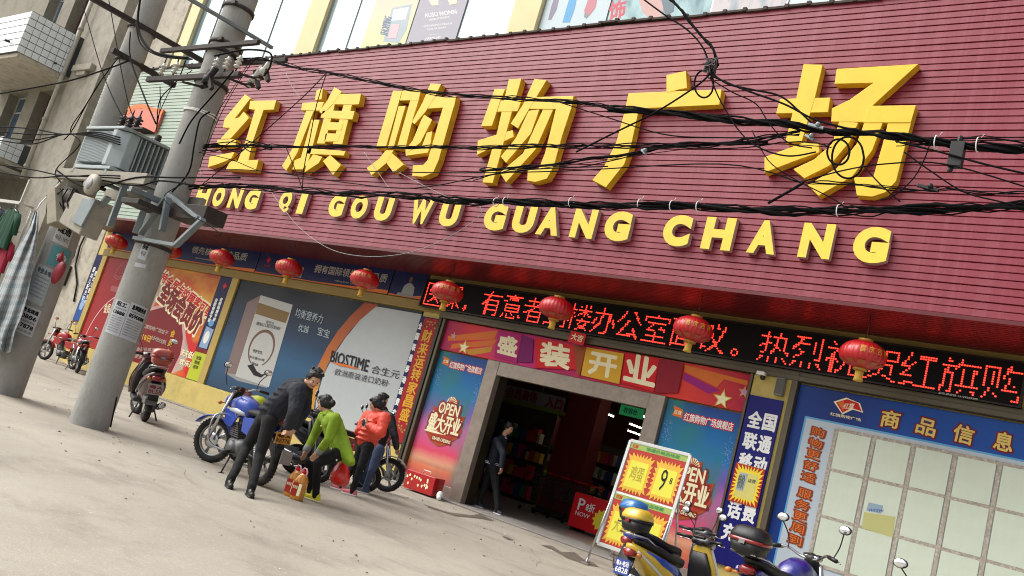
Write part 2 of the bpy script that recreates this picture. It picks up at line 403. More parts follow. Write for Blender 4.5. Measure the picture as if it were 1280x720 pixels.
for x0, x1, z1 in ((-13.15, -13.06, 3.7), (-13.02, -12.95, 3.62), (-5.9, -5.86, 3.62), (-5.2, -5.1, 3.75)):
    w = MB(); w.box((x0, 13.82, .03), (x1, 13.998, z1)); P_(w, 'metal_post', m_dkm if x0 < -13.1 else m_metal, .004)
w = MB(); w.box((-13.15, 13.8, 3.63), (2.6, 13.998, 3.71)); w.box((-13.15, 13.84, 3.712), (2.6, 13.998, 3.79)); P_(w, 'metal_beam', m_metal, .006)
w = MB(); w.box((-13.9, 13.9, 4.45), (6, 13.998, 4.585)); P_(w, 'frame_beam', m_ochre, .004)
# fascia: carcass, siding panels, coping, soffit
FY, ZB, PIT, NS = 12.2, 4.6, .1058, 46
ZT = ZB + PIT * NS
w = MB(); w.box((-22.88, FY + .03, ZB + .02), (6, 13.9, ZT - .01)); P_(w, 'fascia_backing', m_redb)
w = MB(); w.box((-29.25, FY + .03, ZB + .02), (-22.9, 13.9, ZT - .01)); P_(w, 'fascia_backing', m_grnb)
def slat_mesh(L, m):
    p = MB(); g_ = .0085; zb = g_; zt = PIT
    # face leans out a little at its foot, with a hem turned back at both edges
    prof = [(.03, zb), (.0, zb), (-.004, zb + .006), (.003, zt - .005), (.007, zt), (.03, zt)]
    nseg = 14; vs = []
    for i in range(nseg + 1):
        x = L * i / nseg; wv = random.uniform(-.0015, .0015)
        vs += [(x, y + wv, z + random.uniform(-.0008, .0008)) for y, z in prof]
    k = len(prof); fs = [(i * k + j, (i + 1) * k + j, (i + 1) * k + j + 1, i * k + j + 1) for i in range(nseg) for j in range(k - 1)]
    p.add(vs, fs); return p.mesh('siding_panel', m)
random.seed(11)
Mi = Matrix.Translation(V(-14, 14, 0)).inverted()
for x0, x1, mm in ((-22.9, 6, m_red), (-29.27, -22.905, m_grn)):
    protos = [slat_mesh(x1 - x0, mm) for _ in range(3)]
    for i in range(NS):
        o = bpy.data.objects.new('siding_panel', protos[i % 3]); COL.objects.link(o); o.parent = shop; o.matrix_parent_inverse = Mi
        o.location = (x0, FY + random.uniform(-.003, .003), ZB + i * PIT)
w = MB()
for i in range(96):                                  # tiled coping, slightly uneven
    x = -29.3 + i * .37; dz = random.uniform(-.012, .018) + (.05 * math.exp(-((x + 9.6) / .9) ** 2))
    w.box((x, FY - .04, ZT - .005 + dz), (x + .36, FY + .3, ZT + .035 + dz))
    w.box((x + .3, FY - .05, ZT + .0 + dz), (x + .37, FY + .28, ZT + .062 + dz))
P_(w, 'coping', mat('rusty_coping', '#3a2c26', .8, var=.3, scale=9))
w = MB(); w.box((-29.27, FY + .02, ZB - .03), (6, 13.99, ZB + .012))
for i in range(17): w.box((-29.25, FY + .04 + i * .105, ZB - .042), (6, FY + .125 + i * .105, ZB - .03))
P_(w, 'soffit', m_soff)
w = MB(); w.box((-29.27, FY - .012, ZB - .05), (6, FY + .03, ZB + .005)); P_(w, 'soffit_trim', m_soff)
# upper storey: yellow piers, window glass, frames, posters behind the glass
w = MB(); w.box((-29.4, 14.3, 9.2), (8, 14.5, 16)); P_(w, 'upper_wall', m_ypale)
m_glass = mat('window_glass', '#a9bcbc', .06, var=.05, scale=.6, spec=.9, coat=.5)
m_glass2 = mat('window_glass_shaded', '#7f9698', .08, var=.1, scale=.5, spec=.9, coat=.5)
m_alu = mat('aluminium_frame', '#a9adab', .35, metal=.7, var=.05)
for x0, x1 in ((-29.25, -28.6), (-22.2, -21.3), (-13.9, -13.05), (-5.35, -4.4)):
    w = MB(); w.box((x0, 14.0, 9.3), (x1, 14.298, 16)); P_(w, 'pier', m_ypale, .01)
for x0, x1 in ((-28.6, -22.2), (-21.3, -13.9), (-13.05, -5.35), (-4.4, 5)):
    w = MB(); w.box((x0, 14.02, 9.3), (x1, 14.298, 10.6)); P_(w, 'window_sill', m_ypale, .01)
def window(x0, x1, z0, z1, y=14.15, cuts=(), gm=None):
    f = MB(); t = .05
    f.box((x0, y - .04, z0), (x0 + t, y + .04, z1)); f.box((x1 - t, y - .04, z0), (x1, y + .04, z1))
    f.box((x0 + t, y - .04, z0), (x1 - t, y + .04, z0 + t)); f.box((x0 + t, y - .04, z1 - t), (x1 - t, y + .04, z1))
    for c in cuts: f.box((c - .02, y - .035, z0 + t), (c + .02, y + .035, z1 - t))
    fo = P_(f, 'window', m_alu)
    ed = [x0 + t] + list(cuts) + [x1 - t]
    for a, b in zip(ed, ed[1:]):
        p = MB(); p.box((a + (.02 if a != ed[0] else 0), y - .006, z0 + t), (b - (.02 if b != ed[-1] else 0), y + .006, z1 - t))
        o = p.obj('pane', gm or m_glass, fo); o.matrix_parent_inverse = Mi.inverted() @ Mi; 
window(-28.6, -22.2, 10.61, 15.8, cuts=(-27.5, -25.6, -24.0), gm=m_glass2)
window(-21.3, -13.9, 10.61, 15.8, cuts=(-20.0, -17.9, -16.2))
window(-13.05, -5.35, 10.61, 15.8, cuts=(-11.0, -8.6, -7.0))
window(-4.4, 4.8, 10.61, 15.8, cuts=(-2, 0, 2))
# ================================================================ POSTERS, BILLBOARDS, BOARDS
class Panel:
    def __init__(s, name, label, cat, x0, x1, z0, z1, m, Y=13.96, th=.036, group=None, pn='panel'):
        s.t = thing(name, label, cat, ((x0 + x1) / 2, Y, z0), group=group); s.Y = Y; s.n = 0; s.b = (x0, x1, z0, z1)
        w = MB(); w.box((x0, Y, z0), (x1, Y + th, z1))
        w.obj(pn, m, s.t, uv=lambda c: ((c.x - x0) / (x1 - x0), (c.z - z0) / (z1 - z0)), world=True)
    def y(s): s.n += 1; return s.Y - .0014 * s.n
    def poly(s, pts, m, name='print', px=True, y=None):
        y = y or s.y(); P = [W(a, b, y) for a, b in pts] if px else [V(a, y, b) for a, b in pts]
        x0, x1, z0, z1 = s.b; P = [V(min(max(p.x, x0), x1), y, min(max(p.z, z0), z1)) for p in P]
        n = len(P); ar = sum(P[i].x * P[(i + 1) % n].z - P[(i + 1) % n].x * P[i].z for i in range(n))
        if ar < 0: P.reverse()
        xa, xb = min(p.x for p in P), max(p.x for p in P); za, zb = min(p.z for p in P), max(p.z for p in P)
        w = MB(); w.add(P, [tuple(range(n))])
        return w.obj(name, m, s.t, uv=lambda c: ((c.x - xa) / (xb - xa + 1e-9), (c.z - za) / (zb - za + 1e-9)), world=True)
    def text(s, items, m, name='lettering', bold=.02, grow=0, y=None):
        y = y or s.y(); w = MB()
        for it in items: ltext(w, *it, y, bold=bold, grow=grow)
        return w.obj(name, m, s.t, world=True)
    def rtext(s, items, m, name='lettering', bold=.02, y=None):
        # items: (string, x0, x1, z0, z1) in metres
        y = y or s.y(); w = MB()
        for st, x0, x1, z0, z1 in items: put_text(w, st, (x0, y, z0), (x1 - x0, 0, 0), (0, 0, z1 - z0), bold)
        return w.obj(name, m, s.t, world=True)
    def mb(s, w, m, name='print'): return w.obj(name, m, s.t, world=True)
def ell_pts(cx, cz, rx, rz, n=40, a0=0, a1=360): return [(cx + rx * math.cos(math.radians(a0 + (a1 - a0) * i / n)), cz + rz * math.sin(math.radians(a0 + (a1 - a0) * i / n))) for i in range(n + (a1 - a0 != 360))]
def star(cx, cz, R, r=.42, n=5, rot=90): return [(cx + (R if i % 2 == 0 else R * r) * math.cos(math.radians(rot + 180 * i / n)), cz + (R if i % 2 == 0 else R * r) * math.sin(math.radians(rot + 180 * i / n))) for i in range(2 * n)]
I = lambda n, c, r=.45, **k: mat('ink_' + n, c, r, var=.05, scale=4, spec=.22, **k)
i_white = I('white', '#e8e9e6'); i_red = I('red', '#cf1620'); i_dred = I('dark_red', '#7c1018'); i_black = I('black', '#17161a'); i_gold = I('gold', '#d9a72c')
i_yel = I('yellow', '#f0d83c'); i_navy = I('navy', '#10164a'); i_blue = I('blue', '#1c4f93'); i_cream = I('cream', '#f2e8c0'); i_grey = I('grey', '#8d8f90'); i_orange = I('orange', '#d9702a')
i_pink = I('pink', '#d6559a'); i_mag = I('magenta', '#b0186c'); i_lilac = I('lilac', '#c890b8'); i_lime = I('lime', '#b9c230'); i_cyan = I('cyan', '#4fa6c8'); i_green = I('green', '#3f8a4a'); i_brown = I('brown', '#6d4636'); i_skin = I('skin', '#c69a80')
i_sky = I('light_blue', '#5ea2cf')

# --- upper-window prints seen through / on the panes
pp = Panel('window_poster', 'faded pink and lime window print with a tall bottle pack, upper floor', 'poster', -19.3, -17.5, 10.63, 15.7, ramp_mat('print_pink_lime', [(0, '#c8d79a'), (.25, '#d9c9ae'), (.6, '#d9a3a8'), (1, '#d8a0a8')], .3), Y=14.11, th=.008)
pp.poly([(490, 10), (515, 5), (508, 38), (498, 54), (479, 52)], I('pale_pack', '#a9b6bc')); pp.poly([(492, 12), (511, 9), (507, 24), (489, 26)], i_white); pp.poly([(489, 30), (500, 30), (495, 48), (484, 48)], I('pale_rose', '#d6b9c0'))
pp.text([('SHOPPING', (484, 45), (490, 22), (475, 42))], I('faded_navy', '#7688a0'))
pp = Panel('window_poster', 'grey-violet window print with white lines of small lettering, upper floor', 'poster', -17.46, -15.66, 10.63, 15.7, ramp_mat('print_violet', [(0, '#a3a3ad'), (.5, '#9c96a4'), (1, '#a89da6')], .3), Y=14.11, th=.008)
pp.text([('AUSU NONN', (531, 22), (571, 17), (530, 17)), ('HBEAUTYCARES', (537, 26), (562, 22), (536, 24)), ('NEWSHAPESOFBODY', (529, 34), (566, 30), (528, 32)), ('THE FLAWS', (534, 38), (558, 35), (533, 36)), ('BEAUTY', (537, 44), (549, 43), (537, 43)), ('HARMONY', (532, 50), (551, 48), (532, 47))], i_white)
pp.poly([(536, 0), (548, -2), (548, 6), (540, 7)], i_cream); pp.poly([(560, 0), (572, -2), (571, 4), (562, 6)], i_cream)
pp = Panel('window_poster', 'pale window print of three dressed figures, right of the yellow pier upstairs', 'poster', -13.0, -11.15, 10.63, 15.7, ramp_mat('print_paleblue', [(0, '#bccdd2'), (1, '#c3cdd3')], .3), Y=14.11, th=.008)
for pts, mm in (([(694, -6), (700, -6), (696, 12), (689, 25), (685, 25), (689, 8)], I('plum', '#8d8498')), ([(713, -6), (722, -6), (718, 12), (712, 28), (703, 28), (708, 10)], i_sky), ([(736, -4), (747, -4), (744, 10), (736, 20), (730, 14)], I('rose', '#c27f8c')), ([(731, 14), (736, 19), (733, 23), (730, 21)], i_grey)): pp.poly(pts, mm)
pp = Panel('window_poster', 'cyan window print with a big red character and a face, upper floor', 'poster', -11.1, -8.62, 10.63, 15.7, ramp_mat('print_cyan', [(0, '#a8c4c6'), (.5, '#8fb9c0'), (1, '#a5c3c8')], .3, mottle=('#6f8f98', 6)), Y=14.11, th=.008)
pp.text([('饰', (760, 26), (780, 22), (763, 3))], I('faded_red', '#c8606c'), bold=.04)
pp.poly([(797, -4), (830, -10), (828, 20), (812, 24), (803, 14)], I('pale_skin', '#c9a6a0')); pp.poly([(825, -6), (845, -8), (842, 14), (832, 20)], I('dark_hair', '#6d7c86'))
pp = Panel('window_poster', 'window print of coral and grey streaks near the hanging cable, upper floor', 'poster', -8.58, -7.02, 10.63, 15.7, ramp_mat('print_coral', [(0, '#c6c3c4'), (.5, '#c8a9a8'), (1, '#b9c3c8')], .3, mottle=('#7f9aa4', 5)), Y=14.11, th=.008)
pp.poly([(838, -6), (852, -8), (846, 22), (842, 24), (846, 8)], i_pink); pp.poly([(868, 4), (884, -4), (876, 10), (866, 18)], I('rose', '#c27f8c'))

# --- long blue banner under the soffit
sg = 'navy banner panels under the soffit'
def banner(x0, x1, label, *, txt=None, logo=None, dress=None):
    p = Panel('fascia_banner', label, 'banner', x0, x1, 3.96, 4.57, i_navy, Y=13.9, th=.02, group=sg)
    # orange swoosh along its foot
    p.poly([(x0, 3.961), (x1, 3.961), (x1, 4.06), ((x0 + x1) / 2, 3.985), (x0, 4.0)], i_orange, px=False)
    if logo is not None:
        p.poly(star(logo, 4.36, .1, .6, 4), i_red, px=False, name='emblem'); p.rtext([('CHAMPION', logo - .13, logo + .13, 4.17, 4.22)], i_red)
    if txt: p.rtext(txt, I('silver_lettering', '#a7a39a'), bold=.03)
    return p
banner(-28.7, -25.0, 'navy banner at far left under the soffit, behind the leftmost lantern', logo=-28.2)
b_ = banner(-24.96, -20.36, 'navy banner reading 先核心科技品质 between two lanterns', txt=[('领先核心科技品质', -23.7, -20.9, 4.24, 4.46), ('WWW.BABYCARE.COM', -23.4, -22.2, 4.09, 4.13)])
b_ = banner(-20.32, -15.05, 'navy banner reading 拥有国际领先科技品质 with small packs', logo=-19.9, txt=[('拥有国际领先科技品质', -17.9, -15.2, 4.22, 4.43), ('HEALTHY QUALITY', -17.0, -15.9, 4.06, 4.1)])
for k in range(3): b_.poly([(-19.1 + k * .28, 4.02), (-18.88 + k * .28, 4.02), (-18.88 + k * .28, 4.3 + .06 * (k == 1)), (-19.1 + k * .28, 4.3 + .06 * (k == 1))], (i_grey, i_brown, i_grey)[k], px=False, name='printed_pack')
b_.rtext([('羊奶', -19.05, -18.9, 4.1, 4.26), ('羊奶', -18.77, -18.62, 4.1, 4.3)], i_black)
b_ = banner(-15.01, -13.85, 'dark end panel of the banner with a faded print of a person in white')
b_.poly([(-14.62, 4.0), (-14.2, 4.0), (-14.24, 4.22), (-14.36, 4.3), (-14.48, 4.3), (-14.58, 4.22)], I('faded_white', '#9aa09f'), px=False, name='printed_coat')
b_.poly(ell_pts(-14.42, 4.38, .055, .075), I('faded_skin', '#7c5148'), px=False, name='printed_face'); b_.poly([(-14.75, 3.98), (-14.1, 3.98), (-14.3, 4.04), (-14.7, 4.05)], i_grey, px=False)

# --- left wall posters
p = Panel('banner_strip', 'narrow navy upright banner at the far left edge of the shop wall', 'banner', -29.3, -28.79, 1.4, 3.72, i_navy, Y=13.95)
p.poly([(-29.28, 1.42), (-28.81, 1.42), (-28.81, 2.2), (-29.28, 2.3)], i_blue, px=False)
w = MB(); y_ = p.y()
for k, ch in enumerate('婴幼儿配方奶'):
    put_text(w, ch, (-29.2, y_, 3.1 - k * .2), (.16, 0, 0), (0, 0, .17), .03); put_text(w, ch, (-28.98, y_, 3.0 - k * .2), (.13, 0, 0), (0, 0, .15), .03)
p.mb(w, i_white, 'lettering'); p.poly(ell_pts(-29.05, 1.95, .14, .17), I('pale_blue', '#8fa8c8'), px=False)
p = Panel('wall_poster', 'plain deep red poster with a thin white arc, half behind the front pole', 'poster', -28.47, -26.2, .72, 3.715, ramp_mat('print_deep_red', [(0, '#a81c20'), (.4, '#94161c'), (1, '#8e161c')], .35), Y=13.95)
y_ = p.y(); w = MB(); q = [(-26.35 + 1.75 * math.cos(math.radians(a)), .9 + 1.75 * math.sin(math.radians(a))) for a in range(92, 182, 6)]
for (a, b), (c, d) in zip(q, q[1:]): w.bar((a, y_, b), (c, y_, d), .002, .035)
p.mb(w, I('pale_rose', '#d6b9c0'), 'print'); p.text([('会员', (129, 391), (136, 392), (132, 379))], i_cream)
w = MB(); y_ = p.y(); c = W(150, 340, y_)
for R in (.34, .24): 
    s5 = star(c.x, c.z, R, .75, 3); 
    for i in range(6): a, b = s5[i], s5[(i + 1) % 6]; w.bar((a[0], y_, a[1]), (b[0], y_, b[1]), .002, .03)
p.mb(w, I('dull_rose', '#a8545a'), 'print'); p.poly([(-27.6, 2.62), (-26.5, 2.62), (-26.55, 2.78), (-27.6, 2.8)], I('dull_rose', '#a8545a'), px=False)
# member-price poster
p = Panel('wall_poster', 'red and orange members price poster with big slanted slogan and dark red arch', 'poster', -25.91, -21.87, .72, 3.715, ramp_mat('print_member', [(0, '#cf1820'), (.45, '#cc241a'), (.72, '#d85e20'), (1, '#b03c16')], .35, mottle=('#d8a838', 2.2), wob=.15), Y=13.95)
p.poly([(178, 430), (186, 405), (196, 390), (209, 378), (214, 362), (205, 362), (196, 375), (185, 394), (190, 350), (205, 345), (215, 370), (222, 388), (232, 420), (236, 440), (228, 462), (217, 466), (180, 450)], I('dull_cream', '#b9a99a'))
P0, P1 = (-25.9, -22.95)
p.poly([(P0, .73)] + [(x, z) for x, z in [(-22.55, .73), (-22.42, 1.3), (-22.55, 1.8), (-22.9, 2.25), (-23.5, 2.55), (-24.2, 2.6), (-24.9, 2.4), (-25.5, 1.9)]] + [(P0, 1.2)], I('pale_rose2', '#cfa3a0'), px=False)
p.poly([(P0, .73)] + [(x, z) for x, z in [(-22.66, .73), (-22.54, 1.3), (-22.67, 1.75), (-23.0, 2.17), (-23.55, 2.45), (-24.2, 2.5), (-24.85, 2.3), (-25.4, 1.85)]] + [(P0, 1.1)], I('deep_arch_red', '#7a1219'), px=False)
slog = [('持会员卡的顾客可享', (199, 350), (261, 398), (206, 339)), ('全场会员价', (196, 374), (244, 419), (208, 350))]
p.text(slog, i_cream, bold=.09, grow=.045); p.text(slog[:1], i_red, bold=.05); p.text(slog[1:], i_dred, bold=.06)
p.text([('红旗购物广场定于', (177, 409), (209, 419), (179, 404)), ('会员卡积分兑换礼', (188, 424), (207, 431), (190, 419)), ('每天会员价商品特惠', (161, 438), (203, 441), (162, 433)), ('享受更多优惠', (159, 445), (186, 451), (161, 440))], I('dull_cream', '#b9a99a'))
p.text([('每月18日', (165, 420), (187, 428), (167, 412))], i_gold, bold=.04); w = MB()
y_ = p.y(); column_text(w, '会员心意', (216, 417), (207, 452), .2, y_, .05); p.mb(w, i_gold, 'lettering')
p.text([('天天低价', (225, 444), (243, 450), (228, 436)), ('欢乐购', (223, 455), (241, 461), (226, 448))], i_cream, bold=.05)
p.poly([(191, 361), (195, 350), (199, 352), (198, 362), (194, 366)], i_gold); p.poly([(184, 380), (190, 365), (193, 366), (187, 381)], i_cream)
# small blue column
p = Panel('banner_strip', 'narrow navy upright banner with a milk tin and lime foot beside the big milk-powder billboard', 'banner', -21.86, -21.26, .72, 3.78, i_navy, Y=13.93)
p.poly([(-21.85, .73), (-21.27, .73), (-21.27, 1.5), (-21.85, 1.5)], i_lime, px=False); p.poly([(-21.85, 1.5), (-21.27, 1.5), (-21.27, 1.62), (-21.85, 1.62)], i_dred, px=False)
p.poly([(-21.75, 1.64), (-21.36, 1.64), (-21.33, 2.2), (-21.72, 2.25)], I('pale_blue', '#8fa8c8'), px=False); p.poly(ell_pts(-21.55, 1.95, .12, .18), i_white, px=False); p.poly(ell_pts(-21.55, 2.36, .13, .1), i_sky, px=False)
p.poly(star(-21.5, 3.45, .11, .6, 4), i_red, px=False); y_ = p.y(); w = MB()
for k, ch in enumerate('母婴健康专家'):
    put_text(w, ch, (-21.52, y_, 3.0 - k * .115), (.13, 0, 0), (0, 0, .105), .05); put_text(w, ch, (-21.74, y_, 2.95 - k * .115), (.13, 0, 0), (0, 0, .105), .05)
p.mb(w, i_white, 'lettering'); p.rtext([('全国', -21.7, -21.45, 1.3, 1.4), ('热线', -21.7, -21.45, 1.17, 1.27), ('咨询', -21.7, -21.45, 1.04, 1.14)], i_black)

# --- big milk powder billboard
m_bill = ramp_mat('print_navy_sky', [(0, '#27445f'), (.35, '#2f5a7c'), (.6, '#1d3550'), (.85, '#111c2c'), (1, '#131b22')], .3, wob=.1)
p = Panel('billboard', 'large milk-powder billboard, dark blue left and pale grey right with an orange sweep', 'billboard', -20.92, -13.82, .72, 3.7, m_bill, Y=13.95)
p.poly([(544, 600), (528, 393), (482, 385), (470, 383), (450, 400), (432, 422), (416, 446), (404, 470), (395, 500), (392, 530), (392, 600)], I('pale_grey_field', '#b3b9ba'))
sweep = [(456, 378), (473, 381), (455, 395), (438, 413), (423, 433), (410, 455), (400, 478), (394, 500), (391, 520), (388, 520), (388, 500), (390, 480), (397, 458), (408, 436), (422, 414), (438, 395)]
p.poly(sweep, ramp_mat('orange_sweep', [(0, '#c9962c'), (.5, '#b5642a'), (1, '#9a4428')], .35))
# printed carton
p.poly([(326, 369), (309, 378), (281, 466), (297, 475), (327, 375)], I('carton_side', '#7d6a66')); p.poly([(281, 466), (297, 476), (334, 485), (334, 479), (296, 468)], i_grey)
p.poly([(326, 369), (366, 381), (336, 484), (294, 470)], I('carton_front', '#b4b5b1')); p.poly([(323, 378), (362, 391), (357, 404), (319, 392)], I('carton_gold', '#7a6238'))
y_ = p.y(); w = MB()
c = W(326, 437, y_)
pts = [(c.x + .5 * math.cos(math.radians(a)), c.z + .47 * math.sin(math.radians(a)) + .03) for a in range(-60, 245, 8)]
for i, ((a, b), (a2, b2)) in enumerate(zip(pts, pts[1:])): w.bar((a, y_, b), (a2, y_, b2), .002, .03 + .05 * abs(math.sin(i / 12)))
p.mb(w, I('bronze', '#6e5140'), 'print'); p.poly([(309, 457), (316, 455), (321, 464), (327, 468), (333, 467), (326, 472), (317, 469)], i_black)
p.text([('合生元', (332, 404), (342, 407), (333, 400)), ('婴幼儿配方奶粉', (320, 406), (350, 413), (321, 402)), ('呵护宝宝', (316, 440), (327, 443), (317, 436)), ('净含量900克', (311, 447), (330, 452), (312, 444)), ('超级金装', (314, 455), (322, 458), (315, 452))], I('carton_ink', '#4d4a4c'))
p.text([('均衡营养力', (368, 396), (402, 405), (371, 385)), ('优越', (372, 414), (385, 417), (374, 405)), ('宝宝', (396, 418), (411, 423), (398, 408))], I('pale_lettering', '#a9b9be'), bold=.0)
p.text([('BIOSTIME', (412, 452), (459, 465), (415, 438))], i_black, bold=.028)
p.text([('合生元', (463, 466), (498, 474), (466, 456)), ('·欧洲原装进口奶粉·', (416, 468), (486, 484), (418, 460))], I('ink_dusk', '#30303a'), bold=.01)
p.poly([(413, 452), (425, 454), (438, 457), (451, 462), (438, 460), (424, 457)], i_orange)

# --- couplet on the pillar
p = Panel('couplet_banner', 'red couplet banner with gold characters edged in navy, left of the door', 'banner', -13.77, -13.19, .78, 3.6, i_navy, Y=13.9, th=.028)
p.poly([(-13.64, .8), (-13.22, .8), (-13.22, 3.58), (-13.64, 3.58)], I('couplet_red', '#a3161c'), px=False); w = MB(); y_ = p.y()
column_text(w, '财来运转家昌盛', (533.5, 420), (506, 518), .27, y_, .03); p.mb(w, i_gold, 'lettering')
w = MB(); y_ = p.y()
for k, ch in enumerate('全国联通移动话费充值'): put_text(w, ch, (-13.755, y_, 3.3 - k * .25), (.1, 0, 0), (0, 0, .15), .06)
p.mb(w, i_white, 'lettering'); w = MB(); y_ = p.y()
for k in range(30):
    zz = 3.5 - (k % 3) * .06 if k < 12 else 1.0 + random.random() * .18 if k < 24 else random.uniform(1.2, 3.2); xx = random.uniform(-13.62, -13.24)
    w.add([(a, y_, b) for a, b in ell_pts(xx, zz, .03, .022, 7)], [tuple(range(7))])
p.mb(w, I('dull_gold', '#b58b4a'), 'print')

# --- header over the door
p = Panel('door_header_print', 'magenta and orange header print with four tilted letter cubes reading 盛装开业', 'sign', -12.94, -5.92, 2.96, 3.61, ramp_mat('print_header', [(0, '#a01a50'), (.12, '#d8282c'), (.3, '#c81e78'), (.5, '#b01a58'), (.7, '#d0262c'), (.85, '#d8382c'), (1, '#b01a3a')], .3, axis=0), Y=13.9, th=.09)
for (a, b) in (((562, 401), (622, 438)), ((935, 468), (850, 470))):
    for k in range(7):
        x, y = a; q = (b[0] + (k - 3) * 4 * (1 if b[0] < 700 else -1), b[1] - (k - 3) * 5)
        c0 = (x + (q[0] - x) * .5, y + (q[1] - y) * .5)
mm = [i_orange, I('magenta2', '#9a1878'), I('hot_red', '#c02a28'), I('amber', '#c88a2c')]
for k, pts in enumerate([[(622, 413), (560, 420), (560, 426), (618, 424)], [(622, 424), (565, 430), (563, 436), (616, 432)], [(616, 433), (575, 438), (590, 444), (614, 440)], [(856, 458), (905, 474), (896, 484), (855, 464)], [(856, 466), (900, 488), (885, 492), (853, 474)], [(855, 456), (935, 476), (934, 482), (856, 461)]]): p.poly(pts, mm[(k * 3 + 1) % 4] if k % 3 else mm[0])
for cx, cy, r in ((579.5, 434, .16), (902.5, 500, .17), (567, 420, .09), (930, 491, .1)):
    c = W(cx, cy - (0 if cx < 700 else 1), 13.88); p.poly(star(c.x, c.z, r * 1.12), i_gold, px=False); p.poly(star(c.x, c.z, r * .85), i_cream if r > .12 else i_lilac, px=False)
cubes = [('盛', [(623, 413), (652, 418), (646, 454), (617, 446)], [(652, 418), (667, 424), (665, 453), (647, 453)], i_mag, (622, 440), (645, 446), (624, 418)),
         ('装', [(669, 422), (717, 431), (720, 462), (669, 460)], [(717, 431), (730, 434), (723, 468), (719, 462)], i_red, (675, 455), (711, 462), (677, 427)),
         ('开', [(733, 434), (780, 442), (774, 480), (726, 469)], [(724, 470), (733, 434), (729, 432), (720, 466)], i_gold, (735, 466), (768, 473), (739, 440)),
         ('业', [(782, 442), (824, 448), (817, 490), (776, 478)], [(824, 448), (855, 454), (847, 491), (818, 491)], i_red, (780, 474), (817, 483), (785, 442))]
for ch, fr, sd, m_, a, b, c in cubes:
    p.poly(sd, {'盛': I('plum2', '#7a1260'), '装': I('rust', '#9a4a20'), '开': I('rust', '#9a4a20'), '业': I('wine', '#8c1226')}[ch], name='cube_print')
    p.poly(fr, m_, name='cube_print')
    p.text([(ch, a, b, c)], i_cream, bold=.055)

# --- OPEN posters either side of the door
m_open = ramp_mat('print_open', [(0, '#c04a58'), (.08, '#d87452'), (.14, '#dca080'), (.22, '#d84a68'), (.42, '#cc66aa'), (.55, '#7a5ab4'), (.68, '#2676b4'), (.85, '#1a66a2'), (1, '#1c3c86')], .28, wob=.03, mottle=('#2f7a6e', 1.4))
def open_poster(x0, x1, label, dx):
    p = Panel('opening_poster', label, 'poster', x0, x1, .25, 2.93, m_open, Y=13.93, th=.05, group='grand opening posters beside the door')
    cx = (x0 + x1) / 2
    y_ = p.y(); w = MB(); random.seed(21)
    for sx, sg_ in ((x0 + .12, 1), (x1 - .12, -1)):      # printed firework specks
        for k in range(46):
            a = random.uniform(0, 6.28); r = random.uniform(.02, .17); zz = (2.35 if sg_ > 0 else 2.25) + r * math.sin(a) * 1.5; xx = sx + r * .55 * math.cos(a)
            w.add([(a_, y_, b_) for a_, b_ in ell_pts(xx, zz, .006, .009, 5)], [tuple(range(5))])
    p.mb(w, I('speck_lilac', '#8d9cc8'), 'print')
    p.poly([(x0 + .14, 2.66), (x0 + .34, 2.64), (x0 + .33, 2.79), (x0 + .13, 2.83), (x0 + .17, 2.74)], i_orange, px=False); p.rtext([('红旗', x0 + .17, x0 + .31, 2.69, 2.76)], i_cream)
    p.rtext([('红旗购物广场旗舰店', x0 + .38, x1 - .12, 2.61, 2.75)], i_red, bold=.14); p.rtext([('红旗购物广场旗舰店', x0 + .38, x1 - .12, 2.61, 2.75)], i_white, bold=.02)
    blob = [(-.5, 1.22), (-.42, 1.36), (-.52, 1.52), (-.4, 1.6), (-.45, 1.75), (-.28, 1.72), (-.24, 1.9), (-.1, 1.86), (-.02, 2.05), (.1, 1.98), (.2, 2.0), (.22, 1.85), (.36, 1.82), (.34, 1.66), (.5, 1.7), (.46, 1.5), (.52, 1.38), (.42, 1.2), (.2, 1.02), (0, .96), (-.25, 1.02)]
    p.poly([(cx + a, b) for a, b in blob], I('rust_blob', '#a8502c'), px=False); p.poly([(cx + a * .93, 1.5 + (b - 1.5) * .9) for a, b in blob], I('brick_blob', '#b03c2a'), px=False)
    y_ = p.y(); w = MB()
    for k in range(9): 
        a = math.radians(20 + k * 17.5); w.add([(cx + .03 + .06 * math.cos(a), y_, 1.86 + .06 * math.sin(a)), (cx + .03 + .15 * math.cos(a + .1), y_, 1.86 + .17 * math.sin(a + .1)), (cx + .03 + .15 * math.cos(a - .1), y_, 1.86 + .17 * math.sin(a - .1))], [(0, 2, 1)])
    for k in range(14):
        w.add([(a_, y_, b_) for a_, b_ in star(cx + random.uniform(-.45, .45), random.choice([1.62, 1.75, 1.2, 1.3]) + random.uniform(-.05, .05), .035)], [tuple(range(10))])
    p.mb(w, i_cream, 'print')
    for mm_, bo, gr in ((I('deep_shadow', '#8a2a20'), .09, .02), (i_cream, .035, 0)):
        y_ = p.y(); w = MB()
        for s_, a, b, c, d in (('OPEN', -.27, .3, 1.64, 1.87), ('盛大开业', -.44, .44, 1.26, 1.62), ('GRAND OPENING', -.22, .3, 1.07, 1.14)):
            put_text(w, s_, (cx + a - gr, y_, c - gr), (b - a + 2 * gr, 0, 0), (0, 0, d - c + 2 * gr), bo)
        p.mb(w, mm_, 'lettering')
    p.poly([(cx - .5, 1.2), (cx - .2, 1.2), (cx + .1, 1.22), (cx - .15, 1.25), (cx - .42, 1.26)], i_cream, px=False)
    y_ = p.y(); w = MB()
    for k in range(60): w.add([(x0 + .15 + k * (x1 - x0 - .3) / 60, y_, .55), (x0 + .158 + k * (x1 - x0 - .3) / 60, y_, .55), (x0 + .158 + k * (x1 - x0 - .3) / 60, y_, .55 + random.uniform(.05, .14))], [(0, 1, 2)])
    p.mb(w, I('pale_peach', '#cfa088'), 'print')
    return p
